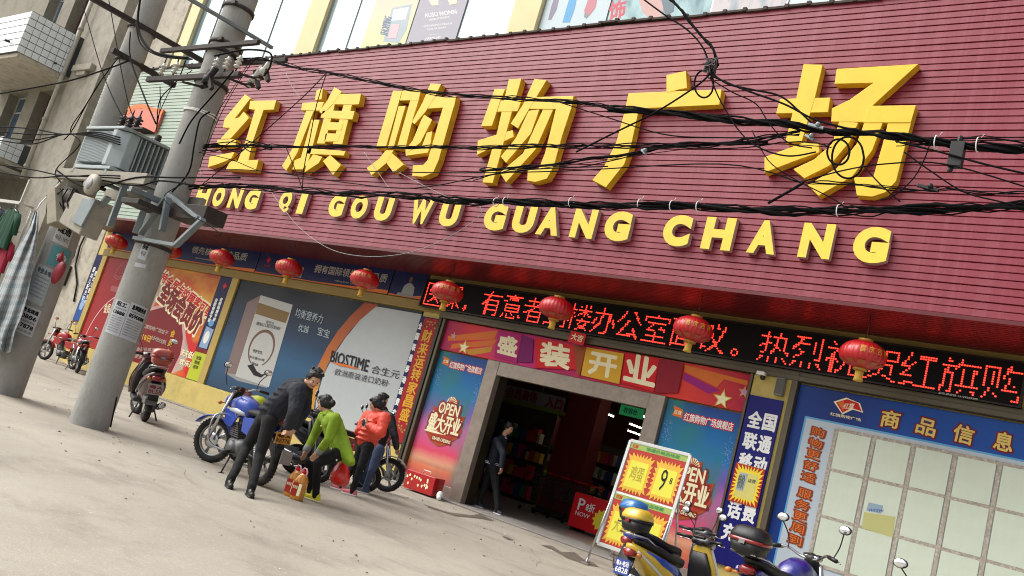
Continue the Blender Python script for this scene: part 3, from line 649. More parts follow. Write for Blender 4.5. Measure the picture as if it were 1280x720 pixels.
open_poster(-12.93, -11.52, 'OPEN 盛大开业 poster left of the doorway, whole and unobstructed', 0)
open_poster(-7.33, -5.92, 'OPEN 盛大开业 poster right of the doorway, partly behind the price stand', 0)
for a_, b_ in ((-12.95, -11.5), (-7.35, -5.9)): w = MB(); w.box((a_, 13.9, .03), (b_, 13.998, .25)); P_(w, 'skirting', m_stone, .005)

# --- blue column banner right
p = Panel('recharge_banner', 'deep blue pillar banner with white characters 全国联通移动话费充值', 'banner', -5.83, -5.26, .5, 3.26, I('royal_blue', '#17186c'), Y=13.8, th=.045)
w = MB(); y_ = p.y()
for k, (a, b) in enumerate(('全国', '联通', '移动', '话费', '充值')):
    z = (2.87, 2.51, 2.17, 1.38, 1.02)[k] - .13
    put_text(w, a, (-5.76, y_, z), (.22, 0, 0), (0, 0, .26), .045); put_text(w, b, (-5.5, y_, z), (.2, 0, 0), (0, 0, .26), .045)
p.mb(w, i_white, 'lettering')
def burst(cx, cz, rx, rz, Y, n=30, k=.72, c='rect'):
    out = []
    for i in range(2 * n):
        a = math.pi * i / n; s_ = 1 if i % 2 == 0 else k; ca, sa = math.cos(a), math.sin(a)
        q = 1 / max(abs(ca), abs(sa)); out.append((cx + rx * ca * q * s_, cz + rz * sa * q * s_))
    return out
o = Panel('price_card', 'yellow starburst price card stuck over the blue recharge banner', 'price card', -5.79, -5.29, 1.5, 2.12, I('card_red', '#b3302c'), Y=13.78, th=.008)
o.poly(burst(-5.54, 1.81, .25, .31, 0), i_yel, px=False); o.poly([(-5.7, 1.59), (-5.38, 1.59), (-5.38, 2.0), (-5.7, 2.0)], I('card_yellow', '#d8cf78'), px=False); o.poly([(-5.7, 1.7), (-5.57, 1.7), (-5.55, 1.98), (-5.68, 1.98)], I('card_grey', '#a8b0b8'), px=False)
o.rtext([('特价', -5.69, -5.58, 1.73, 1.95), ('话费', -5.53, -5.4, 1.86, 1.92)], I('card_ink', '#5d6a5c'))

# --- goods information board
p = Panel('notice_board', 'big blue goods information board headed 商品信息 with a grid of blank pale sheets', 'board', -5.09, 3.2, .6, 3.6, ramp_mat('print_board', [(0, '#123a86'), (.1, '#122a70'), (.2, '#15489a'), (1, '#1a55a4')], .3, axis=0, wob=.02), Y=13.93, th=.06)
p.poly([(-4.91, .62), (-4.88, .62), (-4.88, 3.08), (3.0, 3.08), (3.0, 3.11), (-4.91, 3.11)], i_sky, px=False)
p.poly([(-4.88, .62), (3.0, .62), (3.0, 3.08), (-4.88, 3.08)], I('board_white', '#b6c1ca'), px=False)
c = W(1060, 510, 13.9)
p.poly([(1042, 502), (1058, 497), (1070, 502), (1075, 504), (1079, 516), (1066, 512), (1053, 518)], i_cream, name='emblem'); p.poly([(1045, 503), (1059, 499), (1073, 504), (1077, 514), (1064, 510), (1053, 516)], i_red, name='emblem'); p.poly([(1047, 503.5), (1055, 501), (1054, 513)], i_orange, name='emblem')
p.text([('红旗', (1053, 511), (1066, 511), (1056, 504)), ('红旗购物广场', (1038, 519), (1076, 527), (1038, 515))], i_cream)
tit = [('商', (1099.5, 532), (1122, 536), (1104, 512)), ('品', (1144, 540), (1167, 547), (1149, 521)), ('信', (1190, 550), (1214, 557), (1195, 529)), ('息', (1241, 560), (1264, 566), (1245, 538))]
p.text(tit, i_dred, bold=.075, grow=.012); p.text(tit, I('title_gold', '#dcc46c'), bold=.03)
w1, w2 = MB(), MB(); ya, yb = p.y(), p.y()
zs = [2.9, 2.72, 2.54, 2.36, 2.18, None, 1.92, 1.74, 1.56, 1.38, 1.2]
for ch, z in zip('购物更舒适 服务更周到', zs):
    if z: put_text(w1, ch, (-4.77, ya, z - .07), (.24, 0, -.02), (.0, 0, .15), .09); put_text(w2, ch, (-4.75, yb, z - .06), (.2, 0, -.02), (0, 0, .13), .01)
p.mb(w1, I('rust_outline', '#8a3a1a'), 'lettering'); p.mb(w2, i_orange, 'lettering')
# frames of the grid: torn tape bands, and the sheets themselves
m_sheet = mat('pale_green_sheet', '#c8d2c0', .4, var=.04, dirt='#b3baa6', dscale=2, damt=.25)
m_tape = mat('peeled_tape_strip', '#a39a8c', .7, var=.5, scale=30, dirt='#d2cec4', dscale=26, damt=.95)
cols = [-4.38 + .568 * k for k in range(14)]; rows = [3.0, 2.37, 1.65, .93]
w = MB(); y_ = p.y()
for x in cols: w.box((x - .03, y_ - .003, .64), (x + .03, y_, 3.02))
for z in rows: w.box((-4.4, y_ - .002, z - .025), (2.98, y_ - .0005, z + .025))
p.mb(w, m_tape, 'tape_strip')
y_ = p.y(); shm = {}
for r_, (za, zb) in enumerate(((2.395, 2.975), (1.675, 2.345), (.955, 1.625))):
    for x in cols[:-1]:
        k = round(zb - za, 3)
        if k not in shm:
            s_ = MB(); s_.box((0, 0, 0), (.49, .003, zb - za)); shm[k] = s_.mesh('notice_sheet', m_sheet)
        o = bpy.data.objects.new('notice_sheet', shm[k]); COL.objects.link(o); o.parent = p.t; o.matrix_parent_inverse = mworld(p.t).inverted()
        o.location = (x + .04 + random.uniform(-.004, .004), y_ - .003, za); o.rotation_euler = (0, random.uniform(-.006, .006), 0)
y_ = p.y() - .004
p.poly([(1080, 640), (1119, 646), (1116, 672), (1077, 660)], I('leaflet_yellow', '#b9b77a'), y=y_); p.poly([(1086, 628), (1104, 632), (1101, 642), (1083, 638)], I('leaflet_blue', '#8fa3b5'), y=y_ - .002)
p.text([('WYSW', (1085, 639), (1104, 640), (1086, 636))], i_blue, y=y_ - .004)

# ================================================================ DOORWAY AND INTERIOR
w = MB(); w.box((-11.5, 13.84, .03), (-11.18, 13.998, 2.948)); P_(w, 'door_jamb', m_stone, .008)
w = MB(); w.box((-7.66, 13.84, .03), (-7.35, 13.998, 2.948)); P_(w, 'door_jamb', m_stone, .008)
w = MB(); w.box((-11.178, 13.845, 2.665), (-7.662, 13.998, 2.948)); P_(w, 'door_lintel', m_stone, .008)
w = MB(); w.box((-11.5, 14.0, .03), (-11.2, 14.29, 2.95)); P_(w, 'jamb_shade_panel', m_dkm)  # dark panels added over the wall edges, painting the reveal's black shade
w = MB(); w.box((-7.65, 14.0, .03), (-7.35, 14.29, 2.95)); P_(w, 'jamb_shade_panel', m_dkm)
w = MB(); w.box((-11.2, 14.0, 2.68), (-7.65, 14.29, 2.95)); P_(w, 'head_shade_panel', m_dkm)  # same dark shade added along the head of the opening
m_in = mat('dark_shop_wall', '#5a2a20', .9, var=.2); m_fl = mat('shop_floor_tile', '#8c867e', .35, var=.1)
w = MB(); w.box((-24, 14.6, -.02), (-3, 28, .028)); P_(w, 'shop_floor', m_fl)
w = MB(); w.box((-24, 28, 0), (-3, 28.2, 4)); w.box((-24.2, 14.26, 0), (-24, 28, 4)); w.box((-3, 14.26, 0), (-2.8, 28, 4)); w.box((-24, 14.26, 3.9), (-3, 28, 4.1)); P_(w, "inner_wall", m_in)
def TP(name, label, cat, loc, group=None):
    t = thing(name, label, cat, loc, group=group)
    return t, (lambda mb, n, m, bevel=0: mb.obj(n, m, t, bevel=bevel, world=True))
m_or = mat('orange_counter', '#a4461c', .5, var=.1); m_maroon = mat('maroon_panel', '#5c1414', .5); m_ledg = mat('green_led', '#123a14', .5, emit='#3cff50', estr=1.6)
for k, x in enumerate((-15.3, -14.55)):
    t, q = TP('checkout_counter', ('orange checkout counter inside, nearer the left door jamb' if k == 0 else 'orange checkout counter inside, right one of the pair'), 'counter', (x + .35, 21, .03), group='orange checkout counters')
    w = MB(); w.box((x, 20.8, .03), (x + .72, 21.4, 1.2)); q(w, 'counter_body', m_or, .01)
    w = MB(); w.box((x - .02, 20.75, 1.202), (x + .74, 21.45, 1.26)); q(w, 'counter_top', mat('counter_top', '#7c6a4a', .4), .01)
    w = MB(); c = (x + .36, .82)
    w.prism([(c[0] + .25 * math.cos(math.radians(a)), c[1] + .13 * math.sin(math.radians(a))) for a in range(0, 181, 15)], 20.78, 20.795); q(w, 'sign_plate', i_green)
    w = MB()
    for a in range(0, 181, 15): w.ell((c[0] + .25 * math.cos(math.radians(a)), 20.77, c[1] + .13 * math.sin(math.radians(a))), (.014, .01, .014), n=8, k=5)
    q(w, 'sign_light', m_ledg)
t, q = TP('shop_column', 'dark red column inside the doorway', 'column', (-11.7, 18.2, .03))
w = MB(); w.box((-12.2, 18, .03), (-11.2, 18.5, 3.9)); q(w, 'shaft', m_maroon, .01); w = MB(); w.box((-12.23, 17.97, .03), (-11.17, 18.53, .2)); q(w, 'base', m_dkm, .01)
t, q = TP('hanging_sign', 'pale hanging sign with dark red characters ending 入口 just inside the doorway', 'sign', (-13.1, 18, 2.5))
w = MB(); w.box((-14.15, 18, 2.5), (-12.1, 18.04, 2.86)); q(w, 'board', mat('dim_white_board', '#7d7a80', .6))
w = MB(); w.box((-14.15, 17.985, 2.42), (-12.1, 18.045, 2.52)); q(w, 'lower_strip', I('olive', '#6d7a2c'))
w = MB(); put_text(w, '自选商场', (-14.0, 17.99, 2.56), (.95, 0, 0), (0, 0, .26), .04); put_text(w, '入口', (-12.75, 17.99, 2.54), (.5, 0, 0), (0, 0, .26), .05); q(w, 'lettering', i_dred)
w = MB(); w.tube([(-14, 18.02, 2.86), (-14, 18.02, 3.9)], .01); w.tube([(-12.3, 18.02, 2.86), (-12.3, 18.02, 3.9)], .01); q(w, 'wire', m_dkm)
t, q = TP('hanging_sign', 'small green hanging sign inside the upper right of the doorway', 'sign', (-9.7, 17, 2.7))
w = MB(); w.box((-10.05, 17, 2.7), (-9.45, 17.03, 2.93)); q(w, 'board', mat('green_board', '#2f9a5a', .5, emit='#2f9a5a', estr=.15)); w = MB(); put_text(w, '收银台', (-9.95, 16.99, 2.76), (.35, 0, 0), (0, 0, .12), .02); q(w, 'lettering', i_navy)
w = MB(); w.tube([(-9.9, 17.01, 2.93), (-9.9, 17.01, 3.9)], .008); w.tube([(-9.6, 17.01, 2.93), (-9.6, 17.01, 3.9)], .008); q(w, 'wire', m_dkm)
t, q = TP('promotion_box', 'red promotion bin with a white P and 8 and yellow burst inside the door', 'bin', (-9.75, 16.6, .03))
w = MB(); w.box((-10.25, 16.4, .1), (-9.3, 17.0, .82)); q(w, 'bin_body', i_red, .01); w = MB()
for x in (-10.2, -9.4): w.box((x, 16.45, .03), (x + .08, 16.95, .1))
q(w, 'feet', i_black)
w = MB(); put_text(w, 'P', (-10.1, 16.393, .48), (.16, 0, 0), (0, 0, .24), .02); put_text(w, 'NOW', (-10.12, 16.393, .36), (.36, 0, 0), (0, 0, .09), .01); put_text(w, '8折', (-9.9, 16.393, .5), (.22, 0, 0), (0, 0, .18), .02); q(w, 'lettering', i_white)
w = MB(); w.add([(a, 16.39, b) for a, b in star(-9.45, .4, .24, .75, 12)], [tuple(range(24))]); q(w, 'burst_print', i_yel)
# trolleys
m_wire = mat('dull_wire', '#4a4846', .5, metal=.6)
m_chrome = mat('chrome', '#b9bcc0', .18, metal=1, var=.03)
for k in range(4):
    x = -12.0 + k * .42
    t, q = TP('shopping_trolley', 'wire shopping trolley parked in the row inside the door', 'trolley', (x, 17.6, .03), group='shopping trolleys nested inside the doorway')
    w = MB()
    for j in range(7): w.tube([(x - .25, 17.3 + j * .1, .9), (x - .18, 17.32 + j * .09, .5), (x + .18, 17.32 + j * .09, .5), (x + .25, 17.3 + j * .1, .9)], .005, 5)
    for z, s_ in ((.9, .25), (.75, .225), (.6, .2)): w.tube([(x - s_, 17.3, z), (x + s_, 17.3, z), (x + s_, 17.9, z), (x - s_, 17.9, z), (x - s_, 17.3, z)], .007, 5)
    q(w, 'basket', m_wire); w = MB(); w.tube([(x - .27, 17.95, 1.0), (x + .27, 17.95, 1.0)], .016, 8); q(w, 'handle', i_red)
    w = MB()
    for sx in (-.2, .2): w.tube([(x + sx, 17.3, .12), (x + sx, 17.9, .12), (x + sx * 1.2, 17.95, 1.0)], .01, 6)
    q(w, 'undercarriage', m_wire)
    for sx in (-.2, .2):
        for sy in (17.3, 17.85): w = MB(); w.lathe([(.01, -.015), (.05, -.012), (.05, .012), (.01, .015)], (x + sx, sy, .08), 'X', 12); q(w, 'wheel', i_black)
# shelves of goods deep inside
random.seed(31); m_sh = mat('shelf_metal', '#5a5550', .5, metal=.4)
goods_m = [mat('goods_%d' % i, c, .5) for i, c in enumerate(('#b8341f', '#2f7a46', '#c8a03a', '#354a80', '#b0364a', '#b8b0a0'))]
for k, (x0, x1, yy, zz) in enumerate(((-19.5, -16.2, 24, 2.2), (-15.5, -12.6, 24.5, 2.2), (-12.2, -9.5, 22, 2.0), (-10.8, -7.9, 25, 2.1), (-16.4, -13.6, 19.6, 2.6), (-11.1, -8.4, 19.2, 2.3))):
    t, q = TP('goods_shelf', ['shelf of packets at the far left inside the shop', 'shelf of packets behind the checkout counters', 'shelf of packets right of the red column inside', 'rearmost shelf of packets inside the shop', 'tall shelf of packets left of the red column near the doorway', 'shelf of packets right of the red column near the doorway'][k], 'shelf', ((x0 + x1) / 2, yy, .03))
    w = MB(); w.box((x0, yy + .3, .03), (x1, yy + .34, zz))
    for z in (.1, .6, 1.1, 1.6): w.box((x0, yy, z), (x1, yy + .298, z + .03))
    q(w, 'rack', m_sh); w = MB()
    for z in (.13, .63, 1.13, 1.63):
        x = x0 + .02
        while x < x1 - .2:
            s_ = random.uniform(.1, .22); w.box((x, yy + .02, z), (x + s_ * .92, yy + .2, z + random.uniform(.2, .4)), m=random.randrange(6)); x += s_
    o = w.obj('packets', goods_m, t, world=True); o['kind'] = 'stuff'
t, q = TP('red_display', 'orange-red promotional hanging panel deep inside the shop', 'panel', (-14.9, 22.5, 1.8))
w = MB(); w.box((-15.6, 22.5, 1.75), (-14.4, 22.55, 2.6)); q(w, 'panel', mat('red_hanging', '#9a3018', .5)); w = MB(); w.tube([(-15.5, 22.52, 2.6), (-15.5, 22.52, 3.9)], .008); w.tube([(-14.5, 22.52, 2.6), (-14.5, 22.52, 3.9)], .008); q(w, 'wire', m_dkm)
m_tube = mat('lit_tube', '#ffffff', .5, var=0, emit='#fff0d8', estr=12)
for k, (x, y) in enumerate(((-12.1, 19.9), (-12.3, 22.2), (-16.5, 21), (-17.5, 24.5), (-8.5, 19.5), (-9.2, 23), (-14.2, 25.5), (-10.0, 17.8))):
    t, q = TP('ceiling_light', ['lit tube lamp nearest the doorway inside the shop', 'lit tube lamp behind the nearest one inside', 'lit tube lamp above the checkout counters', 'lit tube lamp at the far left inside', 'lit tube lamp above the red promotion bin', 'lit tube lamp at the right rear inside', 'lit tube lamp at the very back of the shop', 'lit tube lamp just inside the doorway'][k], 'lamp', (x, y, 2.9))
    w = MB(); w.tube([(x - .1, y - .5, 2.86), (x - .1, y + .5, 2.86)], .016, 8); q(w, 'tube', m_tube); w = MB(); w.box((x - .14, y - .52, 2.885), (x - .06, y + .52, 2.93)); w.tube([(x - .1, y, 2.93), (x - .1, y, 3.9)], .008); q(w, 'housing', m_alu)
# ================================================================ LED DISPLAY
t, q = TP('led_display', 'long black dot-matrix display above the door running red Chinese characters', 'display', (-7.9, 13.8, 3.8))
w = MB(); w.box((-13.8, 13.78, 3.8), (-1.98, 13.998, 4.44)); q(w, 'housing', mat('led_screen_black', '#0c0808', .7, var=.1, spec=.2), .006)
w = MB()
for a, b in (((-13.82, 13.765, 4.425), (-1.96, 13.79, 4.45)), ((-13.82, 13.765, 3.79), (-1.96, 13.79, 3.815)), ((-13.82, 13.765, 3.815), (-13.79, 13.79, 4.425)), ((-1.99, 13.765, 3.815), (-1.96, 13.79, 4.425))): w.box(a, b)
q(w, 'rim', mat('led_rim', '#241a16', .4, metal=.5))
m_dot = mat('led_dot', '#ff5040', .5, var=0, emit='#ff2a1c', estr=4); m_halo = mat('led_glow', '#3a0605', .5, var=0, emit='#a00606', estr=.12)  # halo: dim red squares behind the dots, their glow painted on the screen
def raster(ch, n=16):
    vs, fs, be, _ = glyphs(ch, -.016); out = set()
    tri = []
    for f in fs:
        for i in range(1, len(f) - 1): tri.append((vs[f[0]], vs[f[i]], vs[f[i + 1]]))
    SS = 5; hit = {}
    R = n * SS
    for a, b, c in tri:
        x0, x1 = min(a[0], b[0], c[0]), max(a[0], b[0], c[0]); y0, y1 = min(a[1], b[1], c[1]), max(a[1], b[1], c[1])
        d = (b[1] - c[1]) * (a[0] - c[0]) + (c[0] - b[0]) * (a[1] - c[1])
        if abs(d) < 1e-12: continue
        for i in range(max(0, int(x0 * R - .5)), min(R, int(x1 * R + 1.5))):
            for j in range(max(0, int(y0 * R - .5)), min(R, int(y1 * R + 1.5))):
                px, py = (i + .5) / R, (j + .5) / R
                l1 = ((b[1] - c[1]) * (px - c[0]) + (c[0] - b[0]) * (py - c[1])) / d; l2 = ((c[1] - a[1]) * (px - c[0]) + (a[0] - c[0]) * (py - c[1])) / d
                if l1 >= 0 and l2 >= 0 and l1 + l2 <= 1: hit[(i, j)] = 1
    cnt = {}
    for (i, j) in hit: cnt[(i // SS, j // SS)] = cnt.get((i // SS, j // SS), 0) + 1
    return sorted(k for k, v in cnt.items() if v >= 8)
msg = [('医', -13.45, 15, 15, 0, 0), ('保', -12.89, 15, 15, 0, 0), ('有', -11.77, 15, 15, 0, 0), ('意', -11.2, 15, 15, 0, 0), ('者', -10.64, 15, 15, 0, 0), ('到', -10.08, 15, 15, 0, 0), ('楼', -9.52, 15, 15, 0, 0), ('办', -8.96, 15, 15, 0, 0), ('公', -8.4, 15, 15, 0, 0), ('室', -7.83, 15, 15, 0, 0), ('面', -7.27, 15, 15, 0, 0), ('议', -6.71, 15, 15, 0, 0),
       ('热', -5.59, 15, 15, 0, 0), ('烈', -5.03, 15, 15, 0, 0), ('祝', -4.47, 15, 15, 0, 0), ('贺', -3.9, 15, 15, 0, 0), ('红', -3.34, 15, 15, 0, 0), ('旗', -2.78, 15, 15, 0, 0), ('购', -2.22, 15, 15, 0, 0)]
dp = .0345
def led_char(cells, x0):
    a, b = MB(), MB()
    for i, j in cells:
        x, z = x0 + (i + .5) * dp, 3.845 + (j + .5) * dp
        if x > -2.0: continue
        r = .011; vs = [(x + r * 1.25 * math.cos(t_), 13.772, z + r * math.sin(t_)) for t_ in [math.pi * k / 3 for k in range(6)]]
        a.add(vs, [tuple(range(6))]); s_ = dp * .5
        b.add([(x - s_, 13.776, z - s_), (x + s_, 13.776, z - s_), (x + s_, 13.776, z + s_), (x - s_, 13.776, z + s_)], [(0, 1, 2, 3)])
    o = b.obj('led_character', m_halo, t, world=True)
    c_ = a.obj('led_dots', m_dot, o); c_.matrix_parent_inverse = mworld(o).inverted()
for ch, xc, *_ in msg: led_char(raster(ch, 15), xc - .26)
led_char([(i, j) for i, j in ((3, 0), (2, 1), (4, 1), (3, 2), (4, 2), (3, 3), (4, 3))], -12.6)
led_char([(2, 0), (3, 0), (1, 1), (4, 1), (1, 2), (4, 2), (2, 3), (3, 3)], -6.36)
w = MB(); put_text(w, '显示屏安装 13177389299', (-3.02, 13.76, 3.797), (.52, 0, 0), (0, 0, .03), .01); q(w, 'lettering', i_white)

# ================================================================ SIGN CHARACTERS
m_sy = mat('sign_yellow_face', '#dfbb16', .42, var=.06, scale=3, dirt='#a8861c', dscale=2.5, damt=.25, bump=.05)
m_sside = mat('sign_yellow_side', '#d8ac22', .5, var=.12, dirt='#7d5f22', dscale=4, damt=.5)
FF = FY - .17          # front face of the big characters
def poly_char(label, org, sc, strokes):
    ps = [[W(org[0] + x / sc, org[1] + y / sc, FF) for x, y in st] for st in strokes]
    xs = [p.x for st in ps for p in st]; zs_ = [p.z for st in ps for p in st]
    o = thing('sign_character', label, 'character', ((min(xs) + max(xs)) / 2, FF + .08, min(zs_)), group='giant yellow characters on the red fascia')
    for k, st in enumerate(ps):
        w = MB(); w.prism([(p.x, p.z) for p in st], FF + .0035 * (k % 4), FY - .004)
        for i, f in enumerate(w.f): w.m[i] = 0 if i == 0 else 1
        w.obj('stroke', [m_sy, m_sside], o, bevel=.006, world=True)
    return o
Z1 = ((240, 80), 4.5)
poly_char('giant yellow character 红, leftmost of the six beside the concrete pole', *Z1, [
    [(297, 170), (328, 194), (240, 307), (264, 300), (290, 268), (320, 304), (216, 420), (160, 422), (213, 360), (173, 357), (180, 318), (190, 300)],
    [(145, 425), (248, 422), (243, 458), (130, 474), (135, 445)], [(98, 520), (238, 494), (220, 530), (190, 545), (150, 560), (88, 580)],
    [(325, 206), (472, 203), (457, 255), (400, 258), (340, 435), (315, 542), (255, 545), (300, 430), (352, 256), (318, 252)], [(215, 546), (374, 538), (358, 602), (190, 592)]])
poly_char('giant yellow character 旗, second of the six', *Z1, [
    [(700, 148), (736, 136), (728, 198), (690, 204)], [(620, 218), (742, 212), (722, 262), (612, 260)],
    [(640, 262), (684, 262), (640, 372), (590, 500), (528, 600), (505, 572), (560, 480), (600, 370)],
    [(670, 312), (716, 312), (682, 440), (648, 560), (618, 592), (562, 592), (575, 540), (610, 525), (640, 420)],
    [(800, 130), (842, 155), (790, 228), (735, 283), (715, 268), (760, 205)], [(812, 168), (950, 166), (938, 226), (902, 228), (790, 226)],
    [(762, 225), (803, 222), (745, 447), (700, 447)], [(852, 222), (898, 225), (843, 450), (790, 448)], [(735, 262), (915, 264), (902, 312), (722, 302)],
    [(765, 327), (850, 328), (840, 371), (752, 371)], [(750, 389), (832, 390), (820, 435), (742, 436)], [(655, 472), (862, 488), (852, 514), (642, 504)],
    [(680, 508), (733, 522), (712, 558), (632, 610), (645, 560)], [(775, 512), (836, 568), (792, 625), (735, 545)]])
Z2 = ((440, 80), 4.5)
poly_char('giant yellow character 购, third of the six', *Z2, [
    [(230, 150), (282, 150), (188, 475), (133, 475)], [(283, 149), (388, 143), (374, 203), (268, 205)], [(327, 200), (374, 203), (340, 310), (298, 478), (248, 478)], [(260, 236), (300, 233), (230, 475), (198, 475)],
    [(190, 485), (233, 485), (190, 560), (110, 626), (82, 585), (150, 535)], [(215, 492), (290, 565), (232, 610), (190, 553)],
    [(440, 108), (500, 112), (465, 185), (410, 270), (350, 338), (335, 325), (395, 215)], [(455, 182), (585, 178), (572, 240), (420, 250)], [(512, 240), (572, 240), (487, 540), (455, 612), (400, 634), (338, 630), (342, 570), (400, 568), (425, 540)],
    [(405, 285), (450, 313), (385, 440), (300, 508), (300, 480), (340, 430), (390, 310)], [(305, 482), (392, 460), (420, 385), (450, 377), (440, 450), (426, 498), (300, 516)]])
Z3 = ((580, 80), 4.5)
poly_char('giant yellow character 物, fourth of the six', *Z3, [
    [(172, 140), (232, 140), (205, 205), (157, 348), (95, 350), (148, 205)], [(206, 205), (325, 200), (300, 265), (185, 268)], [(250, 86), (322, 80), (262, 290), (200, 520), (160, 668), (102, 666), (150, 500), (185, 380), (225, 200)],
    [(75, 430), (150, 405), (272, 370), (278, 408), (190, 448), (70, 512)], [(395, 84), (465, 90), (380, 230), (303, 362), (262, 335), (330, 230)], [(372, 186), (616, 178), (602, 254), (345, 252)],
    [(362, 262), (423, 254), (375, 390), (234, 555), (205, 520), (290, 415)], [(442, 254), (500, 254), (400, 480), (234, 664), (200, 610), (330, 500)], [(517, 250), (602, 252), (553, 400), (503, 580), (466, 645), (400, 664), (355, 656), (358, 598), (420, 590), (455, 500)]])
Z4 = ((730, 70), 4)
poly_char('giant yellow character 广, fifth of the six', *Z4, [
    [(412, 95), (510, 74), (515, 160), (480, 167), (412, 184)], [(222, 185), (688, 166), (676, 243), (275, 262), (205, 262)], [(207, 258), (275, 258), (236, 440), (200, 540), (108, 656), (40, 620), (100, 550), (160, 430)]])
Z5 = ((940, 60), 3.6)
poly_char('giant yellow character 场, rightmost of the six', *Z5, [
    [(232, 72), (318, 75), (283, 225), (260, 300), (223, 425), (150, 422), (200, 220)], [(125, 228), (352, 222), (342, 288), (108, 294)], [(55, 490), (150, 455), (230, 425), (298, 425), (303, 468), (190, 508), (55, 560)],
    [(380, 92), (748, 70), (545, 255), (510, 332), (355, 330), (358, 270), (440, 230), (545, 155), (370, 160)], [(520, 260), (738, 257), (715, 335), (500, 336)],
    [(392, 330), (478, 335), (440, 420), (350, 528), (235, 586), (185, 545), (280, 500), (360, 430)], [(505, 333), (588, 335), (540, 460), (450, 578), (298, 664), (250, 615), (380, 540), (470, 430)],
    [(612, 330), (716, 332), (688, 440), (648, 598), (600, 648), (540, 668), (470, 662), (458, 580), (545, 578), (587, 430)]])
# pinyin letters
m_py = mat('pinyin_face', '#e8c83c', .5, var=.1, scale=8, dirt='#c2a468', dscale=5, damt=.35); m_pys = mat('pinyin_side', '#b3968a', .6, var=.15)
FP = FY - .11
zb = (W(1087, 328, FP).z + W(1048, 326, FP).z) / 2; zt = W(1085, 283, FP).z
B6 = lambda x, y: (240 + x / 3.556, 210 + y / 3.556); B7 = lambda x, y: (590 + x / 4.267, 230 + y / 4.267); B8 = lambda x, y: (860 + x / 4.571, 240 + y / 4.571)
pin = [('H', 'HONG', B6, 18, 76, 128), ('O', 'HONG', B6, 93, 142, 132), ('N', 'HONG', B6, 165, 218, 138), ('G', 'HONG', B6, 236, 296, 140), ('Q', 'QI', B6, 387, 440, 150), ('I', 'QI', B6, 475, 505, 155),
       ('G', 'GOU', B6, 610, 678, 165), ('O', 'GOU', B6, 707, 778, 175), ('U', 'GOU', B6, 812, 888, 185), ('W', 'WU', B6, 970, 1062, 200), ('U', 'WU', B6, 1102, 1186, 205),
       ('G', 'GUANG', B7, 66, 182, 175), ('U', 'GUANG', B7, 219, 336, 185), ('A', 'GUANG', B7, 355, 475, 195), ('N', 'GUANG', B7, 536, 660, 205), ('G', 'GUANG', B7, 710, 848, 217),
       ('C', 'CHANG', B7, 1022, 1168, 242), ('H', 'CHANG', B8, 90, 262, 230), ('A', 'CHANG', B8, 352, 515, 252), ('N', 'CHANG', B8, 645, 830, 268), ('G', 'CHANG', B8, 946, 1152, 290)]
for i, (ch, wd_, B, xa, xb, ym) in enumerate(pin):
    a, b = W(*B(xa, ym), FP).x, W(*B(xb, ym), FP).x
    n_ = sum(1 for p_ in pin[:i + 1] if p_[1] == wd_ and p_[0] == ch); tot = sum(1 for p_ in pin if p_[1] == wd_ and p_[0] == ch)
    lab = 'small yellow raised letter %s%s of the word %s under the big characters' % (('first ' if n_ == 1 else 'last ') if tot > 1 else '', ch, wd_)
    o = thing('pinyin_letter', lab, 'letter', ((a + b) / 2, FP + .05, zb), group='yellow pinyin letters on the fascia')
    w = MB(); put_text(w, ch, (a, FP, zb), (b - a, 0, 0), (0, 0, zt - zb), .075 if ch in 'GOCQU' else .06, depth=(0, FY - .004 - FP, 0))
    nf = len(glyphs(ch, .075 if ch in 'GOCQU' else .06)[1])
    for k in range(nf, len(w.f)): w.m[k] = 1
    w.obj('letter_body', [m_py, m_pys], o, world=True)
